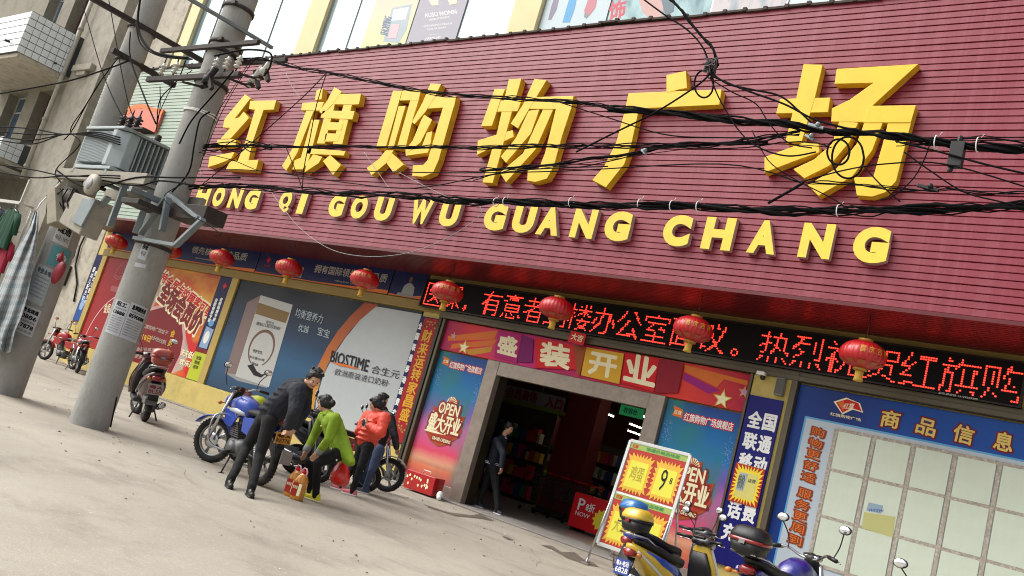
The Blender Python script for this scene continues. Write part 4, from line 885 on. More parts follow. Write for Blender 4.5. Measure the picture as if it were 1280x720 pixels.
# ================================================================ LANTERNS
m_lan = mat('lantern_red_silk', '#b5121a', .42, var=.1, scale=8, spec=.6, coat=.15); m_lang = mat('lantern_gold', '#b98a3c', .45, metal=.3, var=.15)
def make_lantern():
    t = thing('lantern', 'x', 'lantern', (0, 0, 0)); w = MB(); nr = 28; vs = []; fs = []
    prof = [(.09, .2), (.17, .185), (.26, .13), (.315, .05), (.325, -.02), (.3, -.09), (.22, -.155), (.12, -.185), (.09, -.19)]
    n = nr * 4
    for r, z in prof:
        for j in range(n):
            a = 2 * math.pi * j / n; k = 1 + .028 * abs(math.cos(a * nr / 2)) - .02
            vs.append((r * k * math.cos(a), r * k * math.sin(a), z))
    fs = [(i * n + j, (i + 1) * n + j, (i + 1) * n + (j + 1) % n, i * n + (j + 1) % n) for i in range(len(prof) - 1) for j in range(n)]
    w.add(vs, fs, 0, True); w.obj('shade', m_lan, t)
    for nm, z0, z1 in (('top_cap', .19, .235), ('bottom_cap', -.225, -.185)):
        w = MB(); w.lathe([(.0, z0), (.1, z0), (.1, z1), (.0, z1)], n=24); w.obj(nm, m_lang, t)
    w = MB(); w.lathe([(.06, -.225), (.055, -.32), (.07, -.38), (.045, -.385), (0, -.385)], n=18); w.obj('tassel', mat('tassel_yellow', '#c9a040', .8, var=.2, scale=40), t)
    w = MB(); w.tube([(0, 0, .23), (.01, 0, .4), (0, 0, .595)], .006, 6); w.torus((0, 0, .245), .02, .005, n=12, k=5); w.obj('hanging_wire', m_dkm, t)
    # gold characters curved round the belly, gold band marks low down
    def onb(u, v, off=.008):
        zc = .05 + v; r = .325 - (abs(zc + .0) ** 2) * 2.0; a = u / .325
        return (( r + off) * math.cos(a), (r + off) * math.sin(a), zc)
    w = MB()
    for ch, u in zip('喜庆吉祥', (-.26, -.14, -.02, .1)):
        vs, fs, be, ar = glyphs(ch, .02); w.add([onb(u + x * .085, (y - .5) * .1) for x, y in vs], fs)
    w.obj('gold_print', mat('dull_gold_print', '#c48a34', .5), t)
    w = MB()
    for k in range(10):
        a = 2 * math.pi * k / 10; vs = []
        for j in range(7):
            b = a - .2 + .4 * j / 6; z = -.11; vs.append((.297 * math.cos(b), .297 * math.sin(b), z))
        for j in range(6, -1, -1):
            b = a - .2 + .4 * j / 6; vs.append((.2 * math.cos(b), .2 * math.sin(b), -.165))
        w.add(vs, [tuple(range(14))])
    w.obj('gold_petal_print', mat('dull_gold_petal', '#a8542c', .5), t)
    return t
L0 = make_lantern()
lx = [-25.62, -22.58, -20.02, -17.19, -14.48, -11.99, -9.26, -6.51, -3.83]
lab = ['leftmost red lantern of the row, hanging past the yellow corner frame', 'second red lantern from the left, half hidden behind the front pole', 'red lantern in front of the navy banner reading 先核心科技品质', 'red lantern above the printed milk carton', 'red lantern above the pale half of the big billboard', 'red lantern at the left end of the LED display', 'red lantern above the magenta 装 letter cube', 'red lantern on the LED display right of the door', 'rightmost and largest-looking red lantern above the notice board emblem']
random.seed(4)
for i, x in enumerate(lx):
    o = L0 if i == 0 else copy_tree(L0)
    o.location = (x, 12.62, 3.965); o['label'] = lab[i]; o['group'] = 'red lanterns hanging from the soffit'; o.rotation_euler = (random.uniform(-.04, .04), random.uniform(-.04, .04), -1.1 + [.5, .5, -.2, -.5, .15, .5, -2.6, .35, .45][i])
t, q = TP('paper_slip', 'small red paper slip hanging above the 装 letter cube', 'paper', (W(720, 420, 13.7).x, 13.7, 3.5))
w = MB(); w.add([W(*p_, 13.7) for p_ in ((714, 413), (733, 418), (729, 432), (709, 427))], [(3, 2, 1, 0)]); q(w, 'slip', i_red); w = MB(); ltext(w, '大吉', (713, 424), (727, 428), (716, 416), 13.695, bold=.03); q(w, 'lettering', i_cream)
w = MB(); w.tube([W(722, 414, 13.7), W(724, 405, 13.72)], .004, 5); q(w, 'string', m_dkm)
# camera and speaker on the right pillar
t, q = TP('wall_speaker', 'small grey box speaker mounted on the right yellow pillar', 'speaker', (-5.38, 13.75, 3.35))
w = MB(); w.box((-5.42, 13.73, 3.33), (-5.28, 13.845, 3.62)); q(w, 'cabinet', mat('grey_plastic', '#7a7a74', .5), .006); w = MB(); w.box((-5.41, 13.722, 3.35), (-5.29, 13.728, 3.6)); q(w, 'grille', mat('grille', '#5b5a56', .7, var=.3, scale=60))
t, q = TP('wall_lamp', 'little white lamp bracket at the top of the right yellow pillar', 'lamp', (-5.68, 13.75, 3.6))
w = MB(); w.box((-5.76, 13.68, 3.6), (-5.62, 13.78, 3.66)); q(w, 'hood', i_white, .01); w = MB(); w.ell((-5.66, 13.75, 3.57), (.045, .05, .045)); q(w, 'socket', m_dkm); w = MB(); w.box((-5.7, 13.78, 3.58), (-5.66, 13.848, 3.64)); q(w, 'bracket', m_dkm)
# ================================================================ NEIGHBOUR BUILDING (far left)
m_conc = mat('weathered_concrete', '#9c978a', .92, var=.2, scale=3, bump=.5, bscale=30, dirt='#5f594e', dscale=1.6, damt=.6)
m_plas = mat('peeling_plaster', '#b9b2a2', .9, var=.14, scale=2.5, bump=.6, bscale=18, dirt='#6d6658', dscale=2.6, damt=.7)
m_tile = mat('white_wall_tile', '#dde2e4', .25, var=.06, scale=3, dirt='#8d8f8a', dscale=3, damt=.35)
m_grout = mat('tile_grout', '#4b4f50', .9)
nb = thing('concrete_building', 'weathered concrete building at far left with white-tiled balcony and drainpipe', 'building', (-38, 14, 0))
def N_(mb, name, m, bevel=0): return mb.obj(name, m, nb, bevel=bevel, world=True)
w = MB(); w.box((-34.8, 13.2, 4.7), (-32.4, 14.4, 19)); w.box((-34.8, 13.2, 0), (-32.4, 14.4, 4.698)); N_(w, 'pier', m_conc)
w = MB(); w.box((-32.398, 14.0, 0), (-29.42, 14.45, 19)); N_(w, 'plaster_wall', m_plas)
w = MB(); w.box((-34.4, 13.0, 10.3), (-32.9, 13.198, 10.55)); w.box((-34.0, 13.05, 10.12), (-33.3, 13.198, 10.298)); N_(w, 'corbel', m_conc, .02)
w = MB(); w.box((-32.39, 13.72, 9.9), (-31.1, 13.998, 10.75)); N_(w, 'ledge', m_conc, .02)
# main wall with window openings: strips between them
m_wall2 = mat('beige_render', '#8b8677', .9, var=.16, bump=.4, dirt='#5b5344', dscale=1.8, damt=.55)
w = MB()
for x0, x1, z0, z1 in ((-60, -42.6, 0, 19), (-35.7, -34.81, 4.6, 19), (-42.6, -35.7, 4.6, 7.5), (-42.6, -35.7, 9.85, 11.7), (-42.6, -35.7, 15.2, 19), (-42.6, -40.8, 7.502, 9.848), (-38.9, -37.8, 7.502, 9.848), (-36.55, -35.7, 7.502, 9.848), (-42.6, -40.6, 11.702, 15.198), (-39.0, -37.9, 11.702, 15.198), (-36.6, -35.7, 11.702, 15.198)):
    w.box((x0, 13.5, z0), (x1, 14.3, z1))
N_(w, 'wall', m_wall2)
m_frd = mat('dark_red_frame', '#5a2a30', .6, var=.15); m_gbl = mat('blue_glass', '#4d6478', .1, var=.1, coat=.4); m_wfr = mat('white_frame', '#b5b8b8', .5)
for k, (x0, x1, z0, z1, fm) in enumerate(((-40.8, -38.9, 7.5, 9.85, m_wfr), (-37.8, -36.55, 7.5, 9.85, m_frd), (-40.6, -39.0, 11.7, 15.2, m_wfr), (-37.9, -36.6, 11.7, 15.2, m_frd))):
    f = MB(); t_ = .07; y = 13.95
    for a, b in (((x0, y - .04, z0), (x0 + t_, y + .04, z1)), ((x1 - t_, y - .04, z0), (x1, y + .04, z1)), ((x0 + t_, y - .04, z0), (x1 - t_, y + .04, z0 + t_)), ((x0 + t_, y - .04, z1 - t_), (x1 - t_, y + .04, z1)), ((x0 + t_, y - .035, z1 - .75), (x1 - t_, y + .035, z1 - .69)), (((x0 + x1) / 2 - .03, y - .03, z0 + t_), ((x0 + x1) / 2 + .03, y + .03, z1 - .75))): f.box(a, b)
    fo = N_(f, 'window', fm)
    for a, b, c, d in ((x0 + t_, (x0 + x1) / 2 - .03, z0 + t_, z1 - .75), ((x0 + x1) / 2 + .03, x1 - t_, z0 + t_, z1 - .75), (x0 + t_, x1 - t_, z1 - .69, z1 - t_)):
        p_ = MB(); p_.box((a, y - .005, c), (b, y + .005, d)); o = p_.obj('pane', m_gbl if fm is m_wfr else mat('dark_glass', '#3a2a30', .15), fo); o.matrix_parent_inverse = Matrix.Identity(4)
w = MB(); w.box((-42.6, 14.31, 4.6), (-35.7, 14.5, 16)); N_(w, 'room_back', m_dkw)
# drainpipe
w = MB(); w.tube([(-34.95, 13.0, 5.9), (-34.95, 13.0, 10.0), (-34.95, 13.0, 19)], .085, 14); N_(w, 'drainpipe', mat('pvc_pipe', '#a9a698', .5, var=.08, dirt='#77705f', dscale=3, damt=.5))
w = MB()
for z in (6.4, 8.3, 10.2, 12.1): w.lathe([(.1, -.05), (.11, -.04), (.11, .04), (.1, .05)], (-34.95, 13.0, z), n=14)
N_(w, 'pipe_collars', m_conc)['kind'] = 'stuff'
# balcony: concrete core faced with square tiles
def balcony(x0, x1, y0, z0, z1, nm):
    b = MB(); b.box((x0, y0 + .02, z0), (x1 - .02, y0 + .16, z1)); b.box((x1 - .16, y0 + .161, z0), (x1 - .02, 13.5, z1)); bo = N_(b, 'balcony_parapet', m_grout)
    s_ = MB(); s_.box((x0, y0 + .1, z0 - .16), (x1 - .05, 13.5, z0 - .002)); so = s_.obj('slab', m_plas, bo); so.matrix_parent_inverse = Matrix.Identity(4)
    ts = .262; a = MB(); a.box((0, 0, 0), (ts - .018, .019, ts - .018)); ma = a.mesh('tile', m_tile)
    b2 = MB(); b2.box((0, 0, 0), (.019, ts - .018, ts - .018)); mb_ = b2.mesh('tile', m_tile)
    nz = int((z1 - z0) / ts + .5); tz = (z1 - z0) / nz
    for k in range(nz):
        for i in range(min(34, int((x1 - x0) / ts))):
            o = bpy.data.objects.new('tile', ma); COL.objects.link(o); o.parent = bo; o.location = (x1 - ts * (i + 1), y0 + random.uniform(-.002, .002), z0 + k * tz + .006)
        for i in range(int((13.2 - y0) / ts)):
            o = bpy.data.objects.new('tile', mb_); COL.objects.link(o); o.parent = bo; o.location = (x1 - .019 + random.uniform(-.002, .002), y0 + .02 + ts * i, z0 + k * tz + .006)
    return bo
balcony(-42, -35.0, 11.25, 10.2, 11.85, 'a')
w = MB(); w.tube([(-35.9, 11.22, 10.62), (-35.9, 11.05, 10.6)], .05, 10); w.tube([(-35.02, 12.6, 10.45), (-34.85, 12.6, 10.42)], .04, 10); N_(w, 'spout', m_dkm)
balcony(-44.5, -36.4, 12.4, 6.55, 7.35, 'b')
w = MB(); w.box((-46, 11.0, 5.95), (-35.2, 13.5, 6.1)); w.box((-46, 10.96, 5.85), (-35.2, 11.0, 6.15)); N_(w, 'canopy', m_conc, .02)
w = MB(); w.box((-60, 10.0, 4.5), (-34.9, 13.498, 4.62)); N_(w, 'market_canopy', m_conc, .02)
w = MB(); w.box((-35.5, 13.1, 0), (-34.83, 13.5, 4.5)); N_(w, 'shop_pillar', m_conc)
# electric meter box and loose cable on the wall beside the shop
t, q = TP('meter_box', 'small dark barred meter box on the grimy wall left of the navy banner', 'box', (-31.1, 13.9, 2.5))
w = MB(); w.box((-31.45, 13.8, 2.45), (-30.75, 13.998, 3.15)); q(w, 'case', mat('dark_box', '#2a2c28', .6, var=.2), .01)
w = MB()
for k in range(3): w.box((-31.4 + k * .22, 13.78, 2.5), (-31.4 + k * .22 + .12, 13.798, 3.1))
q(w, 'meter_face', mat('meter_face', '#56594f', .4))
t, q = TP('wall_cable', 'dark cable looping down the grimy wall beside the meter box', 'cable', (-30.6, 13.9, 3.5))
w = MB(); w.tube([(-30.6, 13.96, 4.6), (-30.65, 13.94, 3.9), (-30.5, 13.95, 3.2), (-29.9, 13.95, 2.6), (-29.7, 13.96, 2.0)], .03, 8); w.tube([(-31.3, 13.95, 4.2), (-30.9, 13.93, 3.9), (-30.8, 13.93, 3.5), (-31.1, 13.95, 3.2)], .03, 8); q(w, 'cable', i_black)
# ================================================================ CLOTHES STALL far left
m_dark = mat('dark_cloth', '#14161d', .9, var=.2)
random.seed(9)
def garment(x, y, z, wd_, ln, m, label, nm='hanging_garment'):
    t, q = TP(nm, label, 'clothes', (x, y, z - ln), group='clothes hanging in the stall at the far left'); w = MB(); nu, nv = 10, 12; vs = []
    for side in (0, 1):
        for j in range(nv + 1):
            for i in range(nu + 1):
                u = i / nu - .5; v = j / nv; ww = wd_ * (.75 + .35 * v) if v > .08 else wd_ * (.35 + v * 5)
                fold = .035 * math.sin(u * 19 + v * 2) * (v + .2)
                vs.append((x + u * ww, y + (-.05 if side == 0 else .05) + fold, z - v * ln + (.02 * math.sin(u * 9))))
    n = (nu + 1) * (nv + 1); fs = []
    for s_ in (0, 1):
        for j in range(nv):
            for i in range(nu):
                a = s_ * n + j * (nu + 1) + i; f = (a, a + nu + 1, a + nu + 2, a + 1); fs.append(f if s_ == 0 else f[::-1])
    for j in range(nv):
        for i in (0, nu):
            a = j * (nu + 1) + i; fs.append((a, a + n, a + n + nu + 1, a + nu + 1) if i == 0 else (a, a + nu + 1, a + n + nu + 1, a + n))
    w.add(vs, fs, 0, True); q(w, 'cloth', m)
    w = MB()
    for sd in (-1, 1): w.tube([(x + sd * wd_ * .4, y, z - .12), (x + sd * wd_ * .55, y, z - .3), (x + sd * wd_ * .6, y + .02, z - ln * .62)], [.075, .07, .055], 10); 
    q(w, 'sleeves', m)['kind'] = 'stuff'
    w = MB(); w.tube([(x - wd_ * .3, y, z - .06), (x, y, z + .02), (x + wd_ * .3, y, z - .06)], .008, 5); w.tube([(x, y, z + .02), (x, y, z + .12)], .006, 5); q(w, 'hanger', m_chrome)
def at(px, py, Y): p = W(px, py, Y); return p.x, Y, p.z
x, y, z = at(18, 262, 8.6); garment(x, y, z, .8, 1.0, mat('bottle_green_cloth', '#14402c', .9, var=.2), 'bottle green jacket hanging highest in the stall at the far left edge')
x, y, z = at(-2, 258, 8.9); garment(x, y, z, .8, 1.3, mat('navy_cloth', '#141c34', .9, var=.2), 'navy coat hanging at the very left edge of the picture')
x, y, z = at(10, 300, 8.7); garment(x, y, z, .8, .8, mat('crimson_cloth', '#8e1230', .85, var=.2), 'crimson top hanging below the bottle green jacket')
x, y, z = at(-8, 330, 8.9); garment(x, y, z, .9, .9, m_dark, 'black garment hanging below the navy coat, far left edge')
t, q = TP('stall_frame', 'pale metal pipe frame of the clothes stall at the far left edge', 'frame', (-17.5, 8.7, 0))
a, b, c = V(*at(-20, 248, 8.6)), V(*at(26, 254, 8.6)), V(*at(38, 225, 8.6)); w = MB(); w.bar(a, b, .07, .07); w.bar(b, c, .06, .06); q(w, 'top_rail', mat('pale_pipe', '#b5b3aa', .5, var=.1))
w = MB(); w.tube([(a.x, 8.6, 0), (a.x, 8.6, a.z)], .03, 8); w.tube([(b.x, 8.9, 0), (b.x, 8.9, b.z)], .03, 8); w.tube([(b.x, 8.6, b.z), (b.x, 8.9, b.z)], .03, 8); w.tube([(a.x - 1, 8.7, 3.0), (b.x + .3, 8.7, 3.05)], .02, 8); q(w, 'uprights', mat('pale_pipe', '#b5b3aa'))
# striped tarpaulin draped in front of the left pole
m_tarp = bpy.data.materials.new('striped_tarpaulin'); m_tarp.use_nodes = True
_t = m_tarp.node_tree; _b = _t.nodes['Principled BSDF']; _b.inputs['Roughness'].default_value = .45
_u = _t.nodes.new('ShaderNodeTexCoord'); _s = _t.nodes.new('ShaderNodeSeparateXYZ'); _t.links.new(_u.outputs['UV'], _s.inputs[0])
def _stripe(sock, fr, stops):
    a = _t.nodes.new('ShaderNodeMath'); a.operation = 'MULTIPLY'; a.inputs[1].default_value = fr; _t.links.new(sock, a.inputs[0])
    b = _t.nodes.new('ShaderNodeMath'); b.operation = 'FRACT'; _t.links.new(a.outputs[0], b.inputs[0])
    r = _t.nodes.new('ShaderNodeValToRGB'); r.color_ramp.interpolation = 'CONSTANT'; e = r.color_ramp.elements; e[0].color = (*h2(stops[0][1]), 1); e[1].position = stops[1][0]; e[1].color = (*h2(stops[1][1]), 1)
    for p_, c_ in stops[2:]: k = e.new(p_); k.color = (*h2(c_), 1)
    _t.links.new(b.outputs[0], r.inputs[0]); return r.outputs[0]
_o1 = _stripe(_s.outputs[0], 7, [(0, '#a9b3b8'), (.3, '#6d8f98'), (.45, '#b5b8b8'), (.7, '#a08e8a'), (.85, '#aab3b6')]); _o2 = _stripe(_s.outputs[1], 9, [(0, '#c4c8c8'), (.35, '#6f8c92'), (.6, '#c0bcb8'), (.8, '#8c7470')])
_m = _t.nodes.new('ShaderNodeMixRGB'); _m.blend_type = 'MULTIPLY'; _m.inputs[0].default_value = .5; _t.links.new(_o1, _m.inputs[1]); _t.links.new(_o2, _m.inputs[2]); _t.links.new(_m.outputs[0], _b.inputs['Base Color'])
t, q = TP('striped_tarpaulin', 'blue, white and brown striped tarpaulin gathered at its top, hanging beside the left pole', 'tarpaulin', (-15.3, 6.0, 1.0))
ed = [(262, 44, 48), (285, 36, 48), (310, 22, 45), (340, 8, 40), (370, -4, 34), (395, -14, 27), (415, -18, 18), (440, -22, 13)]
vs = []; uv_ = []; nu = 26
for j, (yy, xl, xr) in enumerate(ed):
    for i in range(nu + 1):
        u = i / nu; k = .02 + .04 * j / 7; pz = W(xl + (xr - xl) * u, yy + (xr - xl) * (u - 1) * -.1 * 0 + 8 * u * (1 - u), 5.95 + k * math.sin(u * 13 + j * .5) + .02 * math.sin(j * 2.1 + u * 7)); vs.append(pz); uv_.append((u, 1 - j / 7))
fs = [(j * (nu + 1) + i, (j + 1) * (nu + 1) + i, (j + 1) * (nu + 1) + i + 1, j * (nu + 1) + i + 1) for j in range(7) for i in range(nu)]
w = MB(); w.add(vs, fs, 0, True); o = q(w, 'sheet', m_tarp); ly = o.data.uv_layers.new(name='UVMap')
for l in o.data.loops: ly.data[l.index].uv = uv_[l.vertex_index]
sd = o.modifiers.new('thick', 'SOLIDIFY'); sd.thickness = .006
w = MB(); w.tube([W(46, 262, 5.95), W(50, 255, 6.1), V(-14.7, 6.28, 4.1)], .012, 6); q(w, 'rope', i_white)

# ================================================================ POLES
m_pole = mat('pole_concrete', '#989893', .88, var=.2, scale=5, bump=.6, bscale=45, dirt='#5f5c55', dscale=5, damt=.6, stretch=(1, 1, .45))
m_rust = mat('rusty_steel', '#37302c', .7, metal=.3, var=.35, scale=14); m_galv = mat('galvanised_steel', '#7d8688', .5, metal=.5, var=.15, scale=8); m_blk = mat('black_rubber', '#0d0d0f', .55, var=.1)
m_por = mat('porcelain', '#c9c6bd', .2, var=.05)
def pole(x, y, label, r0, r1, H):
    t = thing('utility_pole', label, 'pole', (x, y, 0), group='concrete utility poles'); w = MB()
    prof = [(0, -.2), (r0, -.2)] + [(r0 + (r1 - r0) * k / 14, H * k / 14) for k in range(15)] + [(0, H)]
    w.lathe(prof, n=40); w.obj('shaft', m_pole, t); return t
PA, PC = V(-14.75, 6.4, 0), V(-12.48, 6.7, 0)
pa = pole(PA.x, PA.y, 'left concrete utility pole plastered with posters beside the striped tarpaulin', .27, .17, 10.5)
pc = pole(PC.x, PC.y, 'front concrete utility pole with a pair of printed notices, nearer the shop', .275, .2, 10.5)
m_cab = mat('cable_sheath', '#0b0b0c', .85, var=.1, spec=.12)
# sheets pasted round the poles
def pole_r(r0, r1, z, H=10.5): return r0 + (r1 - r0) * z / H
def wrap(P, r0, r1, a_mid, off):
    def f(u, z):                      # u metres round the pole from the middle angle
        r = pole_r(r0, r1, z) + off; a = a_mid + u / r
        return (P.x + r * math.cos(a), P.y + r * math.sin(a), z)
    return f
def pasted(P, r0, r1, a_mid, u0, u1, z0, z1, m, label, lines, ink, skew=0.0, group=None):
    t = thing('pasted_notice', label, 'notice', (P.x, P.y, z0), group=group or 'notices pasted on the poles'); w = MB(); n = 12; f = wrap(P, r0, r1, a_mid, .003)
    vs = []; 
    for j in range(7):
        for i in range(n + 1):
            u = u0 + (u1 - u0) * i / n; z = z0 + (z1 - z0) * j / 6 + skew * (i / n - .5); vs.append(f(u, z))
    w.add(vs, [(j * (n + 1) + i, j * (n + 1) + i + 1, (j + 1) * (n + 1) + i + 1, (j + 1) * (n + 1) + i) for j in range(6) for i in range(n)], 0, True); w.obj('sheet', m, t, world=True)
    w = MB(); f2 = wrap(P, r0, r1, a_mid, .0055)
    for s_, a, b, c, d, bo in lines:
        vs, fs, _, _ = glyphs(s_, 0); U, H_ = (u1 - u0), (z1 - z0)
        for k in range(5 if bo else 1):
            da, db = ((0, 0), (.004, 0), (-.004, 0), (0, .004), (0, -.004))[k]
            w.add([f2(u0 + U * (a + (b - a) * x) + da, z0 + H_ * (c + (d - c) * y) + skew * (a + (b - a) * x - .5) + db) for x, y in vs], fs)
    w.obj('lettering', ink, t, world=True)
    return t
m_nt = mat('notice_paper', '#b9bcc0', .8, var=.06, dirt='#8f8f8c', dscale=6, damt=.4); aC = math.atan2(-PC.y, -PC.x); aA = math.atan2(-PA.y, -PA.x)
rows = [('长期招聘男女普工包吃住月薪三千', .06, .94, .5 - k * .07, .54 - k * .07, 0) for k in range(7)]
pasted(PC, .275, .2, aC, -.265, -.03, 1.36, 1.86, m_nt, 'left one of the two printed notices side by side on the front pole', [('招工', .15, .85, .84, .97, 1), ('详情请电话咨询', .1, .9, .74, .8, 0), ('13888', .1, .9, .6, .7, 1)] + rows, i_black, -.02)
pasted(PC, .275, .2, aC, -.02, .27, 1.34, 1.87, m_nt, 'right one of the two printed notices side by side on the front pole', [('急聘服务员', .12, .9, .82, .95, 1), ('待遇从优面议', .1, .9, .74, .79, 0), ('8590088', .1, .95, .6, .7, 1)] + rows, i_black, -.03)
pasted(PC, .275, .2, aC, -.16, -.04, 2.52, 2.8, m_nt, 'small white torn slip high on the front pole under the platform', [('办证', .15, .85, .55, .85, 1), ('电话', .2, .8, .2, .45, 0)], i_black, -.01)
pasted(PC, .275, .2, aC, -.17, .0, 2.4, 2.46, m_nt, 'scrap of torn white paper just below the small slip on the front pole', [], i_black, .01)
pasted(PA, .27, .17, aA, -.14, .12, 2.5, 2.85, m_nt, 'topmost white notice on the left pole', [('疏通', .1, .9, .5, .9, 1), ('电话13977', .1, .9, .15, .4, 0)], i_black, -.04)
pasted(PA, .27, .17, aA, -.1, .24, 2.12, 2.46, I('teal_card', '#5c9298'), 'teal card with a pale printed face on the left pole', [('专业', .3, .8, .3, .7, 1)], i_white, -.04)
pasted(PA, .27, .17, aA, -.22, .06, 1.5, 2.1, mat('pale_poster_paper', '#a8b3b6', .8, var=.25, scale=18), 'worn pale poster covered in small writing on the left pole', [('专业水电', .1, .9, .78, .92, 1)] + [('维修安装疏通管道电话', .08, .92, .66 - k * .1, .7 - k * .1, 0) for k in range(6)], I('ink_soft', '#58606a'), -.05)
pasted(PA, .27, .17, aA, -.2, .09, .98, 1.42, m_nt, 'white leaflet with bold numbers lowest on the left pole', [('专业疏通', .1, .9, .78, .93, 1), ('0886', .1, .9, .56, .7, 1), ('清洗维修管道', .1, .9, .42, .5, 0), ('17878', .1, .9, .22, .36, 1), ('欢迎来电', .1, .9, .06, .15, 0)], i_black, -.04)
t, q = TP('red_bag', 'red plastic bag tied to the left pole above the posters', 'bag', (PA.x + .1, PA.y - .3, 1.9))
w = MB(); c = V(-14.33, 6.3, 2.05); w.ell(c + V(.1, 0, 0), (.12, .07, .2), M=Matrix.Rotation(.3, 3, 'Y'), n=11, k=8); w.tube([c + V(0, 0, .2), c + V(-.12, .05, .34)], [.05, .02], 8); q(w, 'bag', mat('red_plastic', '#8e2434', .5, var=.2, scale=9))
# ---------------------------------------------------------------- crossarms, insulators, fittings
def steel(nm, label, bars, m=None, cat='bracket', extra=None):
    a = bars[0][0]; t, q = TP(nm, label, cat, a)
    for p_, q_, w_, h_ in bars:
        w = MB(); w.bar(p_, q_, w_, h_); w.bar(V(*p_) + V(0, 0, h_ * .5), V(*q_) + V(0, 0, h_ * .5), w_ * 1.0, .012) if w_ > .2 else None
        q(w, 'angle_bar', m or m_rust, .004)
    return t, q
steel('crossarm', 'long rusty crossarm on the left pole, running across the street near the top', [((-14.55, 5.2, 6.4), (-14.55, 7.5, 6.44), .08, .08)])
steel('crossarm', 'short rusty crossarm lower on the left pole', [((-14.6, 6.0, 5.82), (-14.6, 7.2, 5.8), .08, .09)])
steel('crossarm', 'upper black crossarm on the front pole above the red siding corner', [((-13.9, 6.44, 6.0), (-11.15, 6.44, 5.95), .06, .07), ((-13.9, 6.96, 6.0), (-11.15, 6.96, 5.95), .06, .07)])
steel('crossarm', 'lower crossarm on the front pole carrying white insulators', [((-13.95, 6.42, 5.47), (-11.3, 6.42, 5.43), .07, .08)])
steel('brace_bar', 'pale galvanised brace slanting across the upper window on the front pole', [((-12.2, 5.6, 6.35), (-12.2, 7.3, 6.42), .06, .05)], m_galv)
for k, (P, z, r) in enumerate(((PC, 5.98, .245), (PC, 6.12, .243), (PC, 5.45, .25), (PC, 6.75, .238), (PC, 2.78, .27), (PA, 6.42, .225), (PA, 5.8, .225), (PA, 3.6, .245))):
    t, q = TP('pole_clamp', ['steel clamp band round the front pole at the upper crossarm', 'second steel clamp band just above the upper crossarm of the front pole', 'steel clamp band at the lower crossarm of the front pole', 'topmost steel clamp band on the front pole in front of the window', 'steel clamp band under the platform on the front pole', 'steel clamp band at the long crossarm of the left pole', 'steel clamp band at the short crossarm of the left pole', 'steel clamp band at the transformer platform on the left pole'][k], 'clamp', (P.x, P.y, z))
    w = MB(); w.lathe([(r - .01, -.03), (r + .012, -.03), (r + .012, .03), (r - .01, .03)], (P.x, P.y, z), n=32); w.box((P.x + r * .6, P.y - r * 1.0, z - .025), (P.x + r * .6 + .1, P.y - r * .8, z + .025)); q(w, 'band', m_rust)
def insul(x, y, z, n, label, m=m_por, r=.055, g='insulators', s=1):
    t, q = TP('insulator', label, 'insulator', (x, y, z), group=g); w = MB(); pr = [(0, 0)]
    for k in range(n): b = k * .06; pr += [(r * .45, b), (r * .5, b + .012), (r, b + .018), (r * .85, b + .036), (r * .45, b + .045)]
    pr += [(r * .4, n * .06 + .02), (0, n * .06 + .03)]; w.lathe(pr, (x, y, z), n=16); q(w, 'sheds', m); w = MB(); w.tube([(x, y, z + n * .06), (x, y, z + n * .06 + .12)], .012, 6); w.tube([(x, y, z - .06), (x, y, z)], .014, 6); q(w, 'stud', m_rust)
for k, (x, y, z) in enumerate(((-13.6, 6.42, 5.54), (-13.2, 6.42, 5.54), (-12.05, 6.42, 5.54), (-11.75, 6.42, 5.54), (-11.45, 6.42, 5.54))):
    insul(x, y, z, 3, ['white porcelain insulator at the left end of the lower crossarm', 'white porcelain insulator just left of the front pole', 'white porcelain insulator just right of the front pole', 'middle white insulator on the right arm of the front pole', 'outermost white insulator on the right arm of the front pole'][k], g='white insulators on the lower crossarm')
for k, (x, y, z) in enumerate(((-14.1, 6.35, 4.47), (-13.85, 6.35, 4.46), (-13.6, 6.35, 4.45))):
    insul(x, y, z, 5, 'black ribbed bushing on the transformer, %s of three' % ('left', 'middle', 'right')[k], m=mat('black_bushing', '#1a1014', .3), r=.075, g='black bushings on the transformer')
for k, (x, y, z) in enumerate(((-11.9, 6.95, 5.55), (-11.55, 6.85, 5.6), (-12.0, 6.3, 5.2))):
    t, q = TP('fuse_cutout', ['pale fuse cutout nearest the front pole over the red siding', 'pale fuse cutout at the outer end over the red siding', 'small dark fuse cutout hanging below the crossarm'][k], 'fuse', (x, y, z)); w = MB(); w.tube([(x, y, z), (x + .22, y, z + .3)], [.045, .05], 10); w.lathe([(.03, -.1), (.07, -.08), (.07, 0), (.04, .02)], (x + .1, y, z + .15), n=12); q(w, 'barrel', m_por if k < 2 else m_blk); w = MB(); w.bar((x + .05, y, z + .25), (x + .3, y, z - .05), .05, .06); w.bar((x - .05, y, z), (x + .1, y, z + .02), .1, .03); w.bar((x, y, z), (x, y - .3 if k else y - .5, z - .08), .03, .03); q(w, 'bracket', m_rust)
